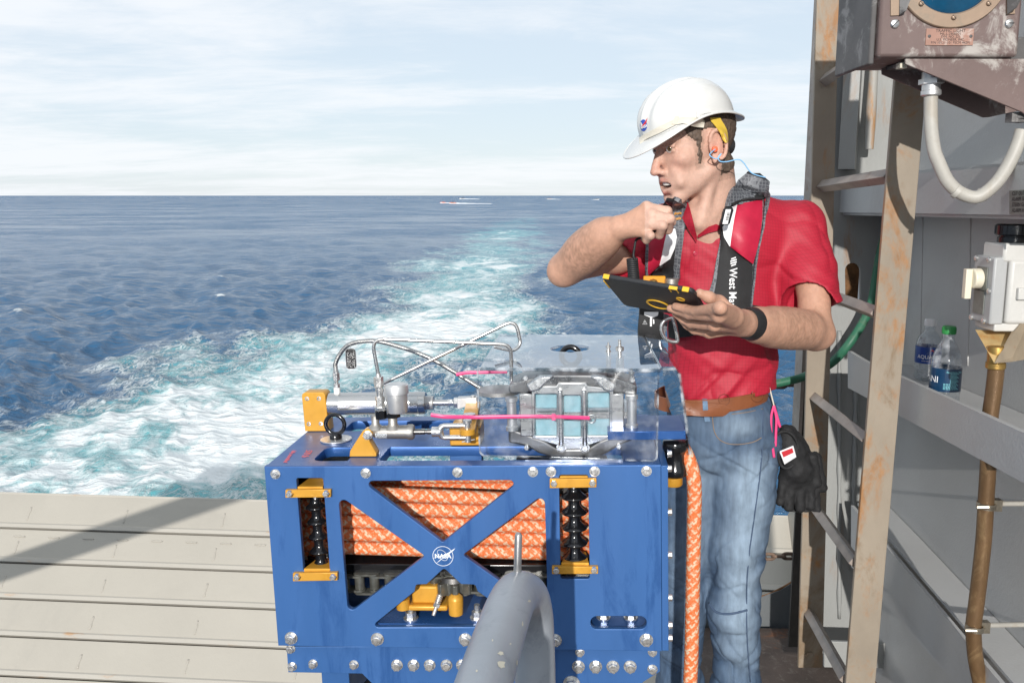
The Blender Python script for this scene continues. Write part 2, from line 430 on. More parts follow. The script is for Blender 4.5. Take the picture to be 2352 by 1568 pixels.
# ------------------------------------------------------------------ paints and metals
material('deck_paint', (0.075, 0.055, 0.045), 0.75, vary=0.3, vscale=9, bump=0.0012, bscale=220, rust=0.5, rscale=4, dirt=(0.16, 0.14, 0.12), dirt_amt=0.5, dscale=30)
material('beige_paint', (0.37, 0.343, 0.292), 0.5, vary=0.05, vscale=1.3, bump=0.0012, bscale=26, rust=0.03, rscale=3.4, rust_col=(0.32, 0.14, 0.04), dirt=(0.29, 0.27, 0.235), dirt_amt=0.35, dscale=0.9)
material('beige_edge', (0.40, 0.372, 0.32), 0.5, vary=0.05, vscale=2, bump=0.001, bscale=40, rust=0.42, rscale=7, rust_col=(0.34, 0.15, 0.03), stretch=(0.35, 1, 1))
material('dark_gap', (0.05, 0.045, 0.04), 0.8, vary=0.3, vscale=10)
material('haze_grey', (0.46, 0.46, 0.45), 0.5, vary=0.05, vscale=3, bump=0.0007, bscale=120, dirt=(0.38, 0.37, 0.35), dirt_amt=0.4, dscale=2.5, rust=0.10, rscale=2.6)
material('frame_grey', (0.29, 0.295, 0.285), 0.5, vary=0.06, vscale=4, bump=0.0008, bscale=90, rust=0.55, rscale=4.2, rust_col=(0.24, 0.11, 0.03), stretch=(1.4, 1.4, 0.4))
material('ladder_paint', (0.285, 0.238, 0.182), 0.55, vary=0.12, vscale=8, bump=0.0006, bscale=90, rust=0.74, rscale=11, rust_col=(0.27, 0.125, 0.04), stretch=(1, 1, 0.55), dirt=(0.20, 0.135, 0.078), dirt_amt=0.9, dscale=6)
material('rung_steel', (0.29, 0.245, 0.21), 0.45, vary=0.25, vscale=12, bump=0.0008, bscale=60, rust=0.6, rscale=8, rust_col=(0.16, 0.08, 0.04))
material('rust', (0.17, 0.08, 0.03), 0.85, vary=0.45, vscale=30, bump=0.002, bscale=120)
material('chain_rust', (0.16, 0.105, 0.075), 0.8, vary=0.4, vscale=40, bump=0.001, bscale=200)

# ------------------------------------------------------------------ sea
SEA_Z = CAM.z - 8.0
def build_sea():
    H = 8.0
    ang = np.concatenate([np.arange(-180, -42, 3.0), np.arange(-42, 42, 0.13), np.arange(42, 180.1, 3.0)]) * math.pi / 180
    # rows: even on the photograph near the horizon, even on the water close by
    inv = np.linspace(1 / 17.0, 1 / 1500.0, 520)
    r = np.concatenate([[2.0, 9.0, 14.0], 1 / inv, [2200, 3500, 7000, 16000, 40000]])
    A, R = np.meshgrid(ang, r); X = R * np.sin(A); Y = R * np.cos(A)
    dr = np.gradient(r)[:, None] * np.ones_like(R); rng = np.random.default_rng(4)
    Z = np.zeros_like(X); DX = np.zeros_like(X); DY = np.zeros_like(X)
    main = math.radians(205)
    for i in range(200):
        lam = 0.45 * (15 / 0.45) ** rng.random(); k = 2 * math.pi / lam
        th = main + rng.normal(0, 0.6); a = 0.0056 * lam ** 0.85 * (0.5 + rng.random()) * (1.5 if lam < 2.2 else 1.0 if lam < 4 else 0.62) * (1.0 if lam < 7 else (7 / lam) ** 1.4)
        fade = np.clip(lam / (2.4 * dr) - 0.5, 0, 1); ph = rng.random() * 6.283
        q = k * (X * math.cos(th) + Y * math.sin(th)) + ph; c = np.cos(q) * a * fade; sn = np.sin(q) * a * fade
        Z += c; DX -= 0.5 * sn * math.cos(th); DY -= 0.5 * sn * math.sin(th)
    sig = Z[60:160].std()
    # wake: centre line and half width given where they show in the photograph
    C = [(1240, 462, 14), (1225, 490, 90), (1170, 525, 190), (1120, 580, 260), (1090, 640, 330), (1060, 705, 420), (890, 790, 640), (680, 880, 940), (450, 990, 1280), (240, 1120, 1650), (50, 1290, 2000)]
    cx = []; cy = []; hw = []
    for px, py, w in C:
        p = on_plane(px, py, Vector((0, 0, SEA_Z)), Vector((0, 0, 1))); q = on_plane(px + w / 2, py, Vector((0, 0, SEA_Z)), Vector((0, 0, 1)))
        cx.append(p.x); cy.append(p.y); hw.append(q.x - p.x)
    o = np.argsort(cy); cx, cy, hw = np.array(cx)[o], np.array(cy)[o], np.array(hw)[o]
    c0 = np.interp(Y, cy, cx); w0 = np.interp(Y, cy, hw)
    P = np.stack([X.ravel() / 3.3, Y.ravel() / 5.5, np.zeros(X.size)], 1); n = (vnoise(P * 0.6, 1) * 0.5 + vnoise(P * 1.7, 2) * 0.35 + vnoise(P * 5, 3) * 0.15).reshape(X.shape)
    d = np.abs(X - c0) / (w0 * (1 + 0.9 * n))
    wake = np.clip(1.3 - d, 0, 1) * (0.75 + 0.5 * np.clip(n + 0.4, 0, 1)) * (Y > 5) * np.interp(Y, [20, 40, 70, 120, 220, 480], [1.05, 1.0, 0.80, 0.62, 0.45, 0.0])
    out = np.clip(1.9 - d, 0, 1) * (Y > 5) * np.clip(1.2 - Y / 260, 0, 1)
    t = np.clip(wake * 1.6, 0, 1)
    Z = Z * (1 - 0.45 * t); turb = (vnoise(P * 4.2, 5) * 0.5 + vnoise(P * 9, 6) * 0.3).reshape(X.shape)
    Z += t * turb * 0.16 * np.clip(1.5 - dr, 0, 1)
    steep = np.clip((Z / sig - 2.1) / 1.4, 0, 1) * np.clip(1.1 - R / 500, 0, 1)
    V = np.stack([(X + DX).ravel(), (Y + DY).ravel(), (Z + SEA_Z).ravel()], 1)
    m, k = X.shape; I = np.arange(m * k).reshape(m, k)
    Fq = np.stack([I[:-1, :-1].ravel(), I[:-1, 1:].ravel(), I[1:, 1:].ravel(), I[1:, :-1].ravel()], 1)
    me = np_mesh('sea', V, Fq[:, ::-1])
    set_colors(me, np.stack([wake.ravel(), out.ravel(), steep.ravel()], 1), 'foam')
    ob = link('sea', me, 'sea'); tag(ob, 'deep blue choppy sea crossed by a pale foaming wake', None, kind='structure')
def sea_material():
    m = bpy.data.materials.new('sea'); m.use_nodes = True; MATS['sea'] = m; nt = m.node_tree; N = nt.nodes; L = nt.links; b = N['Principled BSDF']
    g = N.new('ShaderNodeNewGeometry'); at_ = N.new('ShaderNodeAttribute'); at_.attribute_name = 'foam'
    sp = N.new('ShaderNodeSeparateColor'); L.new(at_.outputs['Color'], sp.inputs[0])
    def mapped(scale, rot=0):
        mp = N.new('ShaderNodeMapping'); mp.inputs['Scale'].default_value = scale; mp.inputs['Rotation'].default_value = (0, 0, math.radians(rot)); L.new(g.outputs['Position'], mp.inputs[0]); return mp.outputs[0]
    def noise(v, s, d=6, rg=0.6, di=0.0):
        n = N.new('ShaderNodeTexNoise'); n.inputs['Scale'].default_value = s; n.inputs['Detail'].default_value = d; n.inputs['Roughness'].default_value = rg; n.inputs['Distortion'].default_value = di; L.new(v, n.inputs['Vector']); return n.outputs['Fac']
    def math_(op, a, b_=None, c=None, cl=False):
        n = N.new('ShaderNodeMath'); n.operation = op; n.use_clamp = cl
        for i, v in enumerate((a, b_, c)):
            if v is None: continue
            if isinstance(v, (int, float)): n.inputs[i].default_value = v
            else: L.new(v, n.inputs[i])
        return n.outputs[0]
    def rng(v, a, b_, c=0, d=1):
        n = N.new('ShaderNodeMapRange'); n.interpolation_type = 'SMOOTHSTEP'; L.new(v, n.inputs['Value'])
        for k, x in zip(('From Min', 'From Max', 'To Min', 'To Max'), (a, b_, c, d)): n.inputs[k].default_value = x
        return n.outputs[0]
    flow = mapped((1.0, 0.55, 1), -14)
    n1 = noise(flow, 0.42, 10, 0.68, 1.1); n2 = noise(flow, 1.5, 8, 0.7, 1.6)
    rid = math_('ABSOLUTE', math_('SUBTRACT', noise(flow, 0.75, 8, 0.66, 0.9), 0.5)); web = rng(rid, 0.0, 0.05, 1, 0)
    rid2 = math_('ABSOLUTE', math_('SUBTRACT', noise(flow, 2.1, 7, 0.65, 0.8), 0.5)); web2 = rng(rid2, 0.0, 0.04, 1, 0)
    wake, outer, crest = sp.outputs[0], sp.outputs[1], sp.outputs[2]
    n0 = noise(flow, 0.11, 4, 0.55, 0.6)
    dens = math_('ADD', math_('ADD', math_('MULTIPLY', wake, 0.62), math_('MULTIPLY', math_('SUBTRACT', n0, 0.5), 0.7)), math_('MULTIPLY', n1, 0.9))
    solid = rng(math_('ADD', dens, math_('MULTIPLY', n2, 0.42)), 1.01, 1.26)
    solid = math_('MULTIPLY', solid, rng(wake, 0.02, 0.2))
    lace = math_('MULTIPLY', math_('MAXIMUM', web, math_('MULTIPLY', web2, 0.85)), rng(math_('ADD', outer, math_('MULTIPLY', math_('SUBTRACT', n1, 0.5), 1.9)), 0.45, 1.1))
    cap = rng(math_('ADD', math_('MULTIPLY', crest, 0.95), math_('MULTIPLY', math_('SUBTRACT', n2, 0.5), 1.5)), 0.55, 0.85)
    speck = math_('MULTIPLY', rng(noise(mapped((1, 0.6, 1), -10), 2.6, 8, 0.75), 0.655, 0.71), 0.8)
    speck = math_('MULTIPLY', speck, rng(noise(mapped((1, 1, 1)), 0.05, 4), 0.45, 0.6))
    foam = math_('MAXIMUM', math_('MAXIMUM', solid, math_('MULTIPLY', lace, 0.85)), math_('MAXIMUM', math_('MULTIPLY', cap, 0.85), speck), cl=True)
    teal = rng(math_('ADD', math_('MULTIPLY', wake, 0.9), math_('MULTIPLY', math_('SUBTRACT', n1, 0.5), 1.0)), 0.12, 0.75)
    c1 = N.new('ShaderNodeMixRGB'); c1.inputs['Color1'].default_value = (0.024, 0.095, 0.195, 1); c1.inputs['Color2'].default_value = (0.10, 0.39, 0.42, 1); L.new(teal, c1.inputs['Fac'])
    c2 = N.new('ShaderNodeMixRGB'); c2.inputs['Color2'].default_value = (0.78, 0.81, 0.80, 1); L.new(foam, c2.inputs['Fac']); L.new(c1.outputs[0], c2.inputs['Color1'])
    L.new(c2.outputs[0], b.inputs['Base Color'])
    L.new(rng(foam, 0, 1, 0.13, 0.75), b.inputs['Roughness']); b.inputs['IOR'].default_value = 1.33
    ln = N.new('ShaderNodeVectorMath'); ln.operation = 'LENGTH'; L.new(g.outputs['Position'], ln.inputs[0])
    far = rng(ln.outputs['Value'], 60, 900, 0.5, 0.14)      # waves too small to show face the viewer far out
    L.new(math_('MULTIPLY', far, rng(foam, 0, 1, 1, 0.2)), b.inputs['Specular IOR Level'])
    bp = N.new('ShaderNodeBump'); bp.inputs['Strength'].default_value = 1.0; bp.inputs['Distance'].default_value = 0.20
    rdg = N.new('ShaderNodeTexNoise'); rdg.noise_type = 'RIDGED_MULTIFRACTAL'; rdg.inputs['Scale'].default_value = 0.75; rdg.inputs['Detail'].default_value = 8; rdg.inputs['Roughness'].default_value = 0.55; rdg.inputs['Lacunarity'].default_value = 2.1; rdg.inputs['Offset'].default_value = 0.9; rdg.inputs['Gain'].default_value = 1.6; rdg.inputs['Distortion'].default_value = 0.35; L.new(mapped((0.55, 1.2, 1), 14), rdg.inputs['Vector'])
    hgt = math_('ADD', math_('MULTIPLY', rdg.outputs['Fac'], 0.55), math_('MULTIPLY', foam, 0.22)); hgt = math_('ADD', hgt, math_('MULTIPLY', noise(mapped((0.8, 1.25, 1), 25), 3.0, 6, 0.65, 0.3), 0.6))
    L.new(hgt, bp.inputs['Height'])
    # far out the faces of the small waves that look back at the ship are the ones in view
    def vm(op, a, b_=None, sc=None):
        n = N.new('ShaderNodeVectorMath'); n.operation = op; L.new(a, n.inputs[0])
        if b_ is not None: L.new(b_, n.inputs[1])
        if sc is not None: L.new(sc, n.inputs['Scale'])
        return n.outputs[0]
    flat = N.new('ShaderNodeVectorMath'); flat.operation = 'MULTIPLY'; L.new(g.outputs['Position'], flat.inputs[0]); flat.inputs[1].default_value = (-1, -1, 0)
    ripple = noise(mapped((0.6, 1, 1), 0), 0.035, 12, 0.84); tilt = math_('MULTIPLY', rng(ln.outputs['Value'], 25, 260, 0.04, 0.18), rng(ripple, 0.38, 0.60, 0.1, 1.8))
    L.new(vm('NORMALIZE', vm('ADD', bp.outputs[0], vm('SCALE', vm('NORMALIZE', flat.outputs[0]), sc=tilt))), b.inputs['Normal'])
sea_material(); build_sea()

# ------------------------------------------------------------------ far boats
material('boat_hull', (0.20, 0.20, 0.21), 0.5, vary=0.2)
material('boat_white', (0.75, 0.75, 0.73), 0.5, vary=0.1)
material('boat_orange', (0.62, 0.12, 0.03), 0.6, vary=0.1)
material('boat_dark', (0.03, 0.035, 0.04), 0.6)
material('spray', (0.86, 0.88, 0.88), 0.9, vary=0.05)
def boat(px, py, length, heading, label, hull, cabin, wake_len, people=True, mast=False):
    p = on_plane(px, py, Vector((0, 0, SEA_Z)), Vector((0, 0, 1)))
    t = thing('motor_boat', label, 'boat', (p.x, p.y, SEA_Z), Matrix.Rotation(heading, 3, 'Z'), 'small motor boats under the horizon'); L = length; w = 0.15 * L
    rows = []
    for i in range(13):                                   # hull: bow at +x, raised sheer, vee bottom
        s = i / 12; x = -L / 2 + L * s; k = 1 - max(0, (s - 0.55) / 0.45) ** 2.2; sh = 0.085 * L + 0.05 * L * s ** 2
        rows.append([(x, -w * k, sh), (x + 0.02 * L * s, -w * 0.8 * k, 0.02 * L), (x, 0, -0.02 * L + 0.1 * L * max(0, s - 0.75) * 2), (x + 0.02 * L * s, w * 0.8 * k, 0.02 * L), (x, w * k, sh)])
    m = MB().sheet(rows); m.add([Vector(r[0]) + Vector((0, 0, -0.012 * L)) for r in rows] + [Vector(r[4]) + Vector((0, 0, -0.012 * L)) for r in rows], [(i, i + 1, i + 14, i + 13) for i in range(12)])
    m.add(rows[0], [(0, 1, 2, 3, 4)]); obj('hull', m, hull, t)
    for s in (-1, 1):
        m = MB().tube([(Vector(r[0 if s < 0 else 4]) + Vector((0, 0, 0.01 * L))) for r in rows], 0.035 * L, 8); obj('gunwale_tube', m, hull if hull != 'boat_white' else 'boat_orange', t)
    m = MB().box(-0.12 * L, 0.08 * L, -0.07 * L, 0.07 * L, 0.07 * L, 0.19 * L); m.prism([(-0.10 * L, -0.06 * L, 0.19 * L), (0.03 * L, -0.06 * L, 0.26 * L), (0.07 * L, -0.06 * L, 0.19 * L)], (0, 0.12 * L, 0)); obj('console', m, cabin, t)
    if mast:
        m = MB().cyl((-0.2 * L, 0, 0.08 * L), (-0.2 * L, 0, 0.42 * L), 0.012 * L, n=8).box(-0.23 * L, -0.17 * L, -0.09 * L, 0.09 * L, 0.36 * L, 0.38 * L); obj('mast', m, 'boat_dark', t)
    if people:
        for k, x in enumerate((-0.25, -0.05, 0.15)):
            m = MB().lathe((x * L, 0.03 * L * (k - 1), 0.09 * L), (0, 0, 1), [(0, 0.03 * L), (0.06 * L, 0.038 * L), (0.1 * L, 0.03 * L), (0.115 * L, 0.014 * L), (0.13 * L, 0.02 * L), (0.15 * L, 0.018 * L), (0.16 * L, 0.006 * L)], 10); obj('crew_member', m, 'boat_orange' if k % 2 == 0 else 'boat_dark', t)
    # white water thrown up along the hull and behind it
    r = []; rnd = random.Random(int(px))
    n = 26
    for i in range(n + 1):
        s = i / n; x = 0.42 * L - s * (L + wake_len); wd = w * (0.8 + 2.4 * s); hgt = (0.16 * L * math.exp(-s * 3) + 0.03 * L) * (0.7 + 0.6 * rnd.random())
        r.append([(x, -wd, -0.05 * L), (x, -wd * 0.75, hgt), (x, -wd * 0.35, 0.03 * L), (x, 0, hgt * 0.3), (x, wd * 0.35, 0.03 * L), (x, wd * 0.75, hgt * (0.6 + 0.6 * rnd.random())), (x, wd, -0.05 * L)])
    obj('white_water', MB().sheet(r), 'spray', t, smooth=180)
boat(1040, 468, 7.5, math.radians(172), 'small boat with orange gunwale trailing a long white wake', 'boat_white', 'boat_dark', 34, True, True)
boat(1018, 467, 6.5, math.radians(188), 'small boat with red crew just ahead of the long white wake', 'boat_white', 'boat_orange', 12)
boat(1262, 458, 11, math.radians(186), 'dark boat near the horizon trailing a short white wake', 'boat_hull', 'boat_dark', 16)
boat(1371, 459, 10, math.radians(20), 'dark boat near the horizon with hardly any wake', 'boat_hull', 'boat_dark', 5, False)
boat(1062, 457.5, 14, math.radians(175), 'distant dark boat with a mast and a thin white wake', 'boat_hull', 'boat_dark', 30, False, True)

# ------------------------------------------------------------------ stern gate
GY = Vector((math.sin(math.radians(5)), math.cos(math.radians(5)), 0))
GX = Vector((math.cos(math.radians(5)), -math.sin(math.radians(5)), 0))
ga = math.radians(47)
GU = (GY * math.cos(ga) + Vector((0, 0, 1)) * math.sin(ga)); GU = (GU - GX * GU.dot(GX)).normalized()
GN = GX.cross(GU).normalized()                       # points back at the camera and up
GO = at(300, 1140, 6.2)                              # a point on its top edge
def gate_xy(px, py):
    p = on_plane(px, py, GO, GN) - GO; return p.dot(GX), p.dot(GU)
def build_gate():
    t = thing('stern_gate', 'pale beige steel stern gate of long overlapping plates below the sea', 'stern gate', GO - GU * 3.2, Matrix((GX, GU, GN)).transposed())
    off = Vector((0, 3.2, 0)); x0 = -9.0; x1 = gate_xy(1812, 1200)[0]
    edges = [gate_xy(0, y)[1] for y in (1131.5, 1213, 1290.5, 1374, 1462, 1552)]; x_ref = gate_xy(0, 1300)[0]
    es = [gate_xy(0, y)[1] for y in (1131.5, 1213.5, 1291, 1375, 1462.5, 1553)]
    step = (es[1] - es[-1]) / 4
    tops = [es[0] + 0.0] + [es[1] - step * i for i in range(11)]
    for i in range(len(tops) - 1):
        hi, lo = tops[i], tops[i + 1]; lip = 0.050
        m = MB().box(x0, x1, lo + 0.014 + 3.2, hi + 3.2 - 0.0, -0.006, 0.0); o = obj('gate_plank', m, 'beige_paint', t, bevel=0.002)
        # bright lip along the lower edge, a dark open joint beneath it
        m = MB().prism([(x0, lo + lip + 3.2, 0.001), (x0, lo + lip + 3.2 - 0.012, 0.010), (x0, lo + 0.012 + 3.2, 0.010), (x0, lo + 0.009 + 3.2, -0.03), (x0, lo + 0.016 + 3.2, -0.03), (x0, lo + lip + 3.2, -0.004)], (x1 - x0, 0, 0)); obj('plank_lip', m, 'beige_edge', t, smooth=20)
        rnd = random.Random(i * 7 + 1)
        # short weld beads, one every frame
        xs0 = gate_xy(112 if i == 0 else 60, 1170)[0]; sp = gate_xy(287, 1190)[0] - gate_xy(63, 1190)[0]; xa = gate_xy(63, 1190)[0]
        for k in range(-6, 8):
            x = xa + k * sp
            if x < x0 + 0.1 or x > x1 - 0.1: continue
            yb = lo + lip + 0.022 + 3.2; bl = (hi - lo) * 0.36; pts = [(x + rnd.uniform(-0.002, 0.002), yb + bl * s / 7, -0.0035) for s in range(8)]
            obj('weld_bead', MB().tube(pts, [0.008 + rnd.uniform(-0.0015, 0.002) for _ in pts], 8), 'beige_paint', t, smooth=180)
    m = MB().box(x0, x1, tops[0] + 3.2 - 0.006, tops[0] + 3.2 + 0.010, -0.05, 0.0015); obj('top_edge', m, 'beige_edge', t, bevel=0.003)
    m = MB().box(x0, x1, tops[-1] + 3.2, tops[0] + 3.2 - 0.02, -0.06, -0.032); obj('backing_plate', m, 'dark_gap', t)  # coloured dark to deepen the shade inside the open joints
    m = MB().box(x1, x1 + 0.03, tops[-1] + 3.2, tops[0] + 3.2 + 0.02, -0.05, 0.22); obj('end_flange', m, 'beige_paint', t, bevel=0.004)
    # row of stitch welds on the second plate
    m = MB()
    for k in range(-6, 9):
        px = 45 + 79 * k
        if px < -330 or px > 640: continue
        a = gate_xy(px - 13, 1230 + 0.035 * (px - 20)); b = gate_xy(px + 13, 1231 + 0.035 * (px - 20)); q = MB().tube([(a[0] + (b[0] - a[0]) * s / 6, a[1] + (b[1] - a[1]) * s / 6 + 3.2, 0.0005) for s in range(7)], [0.004, 0.007, 0.005, 0.0075, 0.005, 0.007, 0.004], 6); obj('stitch_weld', q, 'beige_paint', t, smooth=180)
build_gate()

# ------------------------------------------------------------------ platform deck at the ship's side
def build_deck():
    M = SHIP
    m = MB().box(-1.1, 3.0, -3.0, 2.35, -0.12, 0.0).box(0.30, 3.0, 2.35, 3.12, -0.12, 0.0)
    o = obj('deck', m, 'deck_paint'); o.matrix_basis = SHIP.to_4x4(); tag(o, 'dark brown non-skid platform deck under the standing man', None, kind='structure')
build_deck()
# ------------------------------------------------------------------ blue rope machine
material('blue_anodised', (0.038, 0.122, 0.325), 0.42, metal=0.25, vary=0.10, vscale=3, dirt=(0.018, 0.082, 0.255), dirt_amt=0.9, dscale=9, stretch=(1.6, 1.6, 0.28), rvary=0.1)
material('blue_top', (0.026, 0.10, 0.31), 0.34, metal=0.35, vary=0.10, vscale=5, rvary=0.12, dirt=(0.04, 0.13, 0.33), dirt_amt=0.4, dscale=7)
material('gold_anodised', (0.62, 0.31, 0.035), 0.42, metal=0.2, vary=0.10, vscale=14, dirt=(0.50, 0.235, 0.02), dirt_amt=0.6, dscale=16, rvary=0.1)
material('bolt_steel', (0.66, 0.65, 0.63), 0.30, metal=0.85, vary=0.3, vscale=120, rvary=0.12)
material('polished', (0.60, 0.59, 0.57), 0.24, metal=0.9, vary=0.12, vscale=30, stretch=(0.3, 8, 8), rvary=0.07)
material('bare_alu', (0.66, 0.655, 0.645), 0.40, metal=0.75, vary=0.08, vscale=30, rvary=0.08)
material('cast_alu', (0.42, 0.40, 0.37), 0.48, metal=0.85, vary=0.06, vscale=60, bump=0.0003, bscale=900)
material('dark_steel', (0.16, 0.155, 0.15), 0.38, metal=0.9, vary=0.25, vscale=40, rvary=0.1)
material('caliper_steel', (0.60, 0.59, 0.57), 0.30, metal=1.0, vary=0.08, vscale=12, rvary=0.06, stretch=(1, 1, 6))
material('caliper_black', (0.20, 0.195, 0.19), 0.30, metal=0.9, vary=0.2, vscale=10, rvary=0.1)
material('black_plastic', (0.008, 0.008, 0.009), 0.16, spec=0.6)
material('black_rubber', (0.018, 0.018, 0.019), 0.55, vary=0.2, vscale=30)
material('white_tape', (0.8, 0.8, 0.78), 0.6)
material('blue_foam', (0.30, 0.50, 0.55), 0.8, vary=0.1, vscale=60, bump=0.0008, bscale=500)
material('pink_tie', (0.74, 0.065, 0.21), 0.35)
material('red_marker', (0.80, 0.13, 0.13), 0.5)
material('white_print', (0.72, 0.76, 0.80), 0.5)
material('grease', (0.17, 0.17, 0.15), 0.3, metal=0.6, vary=0.35, vscale=60)
def rope_material():
    m = material('rope', (1, 1, 1), 0.7, attr='Col', bump=0.0006, bscale=1500)
rope_material()
def clear_material(name, tint, gloss=0.03, haze=0.03):
    m = bpy.data.materials.new(name); m.use_nodes = True; MATS[name] = m; nt = m.node_tree; N = nt.nodes; L = nt.links
    for n in list(N): N.remove(n)
    out = N.new('ShaderNodeOutputMaterial'); tr = N.new('ShaderNodeBsdfTransparent'); tr.inputs[0].default_value = (*tint, 1)
    gl = N.new('ShaderNodeBsdfGlossy'); gl.inputs['Roughness'].default_value = gloss; df = N.new('ShaderNodeBsdfDiffuse'); df.inputs[0].default_value = (0.8, 0.82, 0.85, 1)
    fr = N.new('ShaderNodeFresnel'); fr.inputs['IOR'].default_value = 1.49
    tc = N.new('ShaderNodeTexCoord'); ns = N.new('ShaderNodeTexNoise'); ns.inputs['Scale'].default_value = 34; ns.inputs['Detail'].default_value = 8; L.new(tc.outputs['Object'], ns.inputs['Vector'])
    mr = N.new('ShaderNodeMapRange'); mr.inputs['From Min'].default_value = 0.45; mr.inputs['From Max'].default_value = 0.75; mr.inputs['To Max'].default_value = haze; L.new(ns.outputs['Fac'], mr.inputs['Value'])
    m1 = N.new('ShaderNodeMixShader'); L.new(mr.outputs[0], m1.inputs[0]); L.new(tr.outputs[0], m1.inputs[1]); L.new(df.outputs[0], m1.inputs[2])
    # both faces of the sheet reflect; count them together on the outer one
    ge = N.new('ShaderNodeNewGeometry'); inv = N.new('ShaderNodeMath'); inv.operation = 'SUBTRACT'; inv.inputs[0].default_value = 1.0; L.new(ge.outputs['Backfacing'], inv.inputs[1])
    two = N.new('ShaderNodeMath'); two.operation = 'MULTIPLY'; two.use_clamp = True; L.new(fr.outputs[0], two.inputs[0]); L.new(inv.outputs[0], two.inputs[1])
    tw2 = N.new('ShaderNodeMath'); tw2.operation = 'MULTIPLY'; tw2.use_clamp = True; tw2.inputs[1].default_value = 1.6; L.new(two.outputs[0], tw2.inputs[0])
    m2 = N.new('ShaderNodeMixShader'); L.new(tw2.outputs[0], m2.inputs[0]); L.new(m1.outputs[0], m2.inputs[1]); L.new(gl.outputs[0], m2.inputs[2])
    L.new(m2.outputs[0], out.inputs['Surface'])
clear_material('acrylic', (0.955, 0.965, 0.975), 0.02, 0.13)
clear_material('acrylic_edge', (0.80, 0.84, 0.86), 0.08, 0.7)

MTL = at(607, 1072, 1.72)
MINV = SHIP.transposed()
def zr(x0, y0, s):
    return lambda x, y: ((x0 + x / s) / 1.7415, (y0 + y / s) / 1.7415)
z3 = zr(1000, 1250, 2.351); z4 = zr(1850, 1250, 2.351); z5 = zr(1000, 1800, 1.96); z6 = zr(1700, 1950, 1.96); z9 = zr(1000, 2450, 2.352); za = zr(1150, 1500, 2.851); zb = zr(2250, 1300, 2.412)
def mf(p, ly):                      # pixel -> machine frame on the plane y = ly
    q = MINV @ (on_plane(p[0], p[1], MTL + SHIP @ Vector((0, ly, 0)), SHIP @ Vector((0, 1, 0))) - MTL); return Vector((q.x, ly, q.z))
def mt(p, lz):                      # pixel -> machine frame on the plane z = lz
    q = MINV @ (on_plane(p[0], p[1], MTL + SHIP @ Vector((0, 0, lz)), SHIP @ Vector((0, 0, 1))) - MTL); return Vector((q.x, q.y, lz))
def mx(p, lx):
    q = MINV @ (on_plane(p[0], p[1], MTL + SHIP @ Vector((lx, 0, 0)), SHIP @ Vector((1, 0, 0))) - MTL); return Vector((lx, q.y, q.z))
MW = mf((1518, 1066), 0).x; MH = -mf((640, 1482), 0).z; MD = 0.30
MFLOOR = -(MTL.z - 0.0) * 1.0
MBASE = Vector((MW / 2, MD / 2, MFLOOR))
machine = thing('rope_machine', 'blue anodised rope braking machine on wheels with gold brackets and clear cover', 'winch', MTL + SHIP @ MBASE, SHIP)
MPI = Matrix.Translation(-MBASE)
def mo(name, mb, mat, parent=None, **kw):
    o = obj(name, mb, mat, parent or machine, **kw)
    if parent is None: o.matrix_parent_inverse = MPI
    return o
def mplate(name, outl, holes, thick, mat, M, parent=None, bevel=0.0008):
    o = plate(name, outl, holes, thick, mat, parent or machine, bevel, M)
    if parent is None: o.matrix_parent_inverse = MPI
    return o
XZ = basis((0, 0, 0), (1, 0, 0), (0, 0, 1))
def px_poly(zf, pts, ly=0.0): return [(q.x, q.z) for q in (mf(zf(*p), ly) for p in pts)]
FRONT = Vector((0, -1, 0)); UP = Vector((0, 0, 1)); RIGHT = Vector((1, 0, 0))
def sc(px, ly=0.0): return px * (1.72 + ly) / FPX      # sheet pixels to metres at the machine

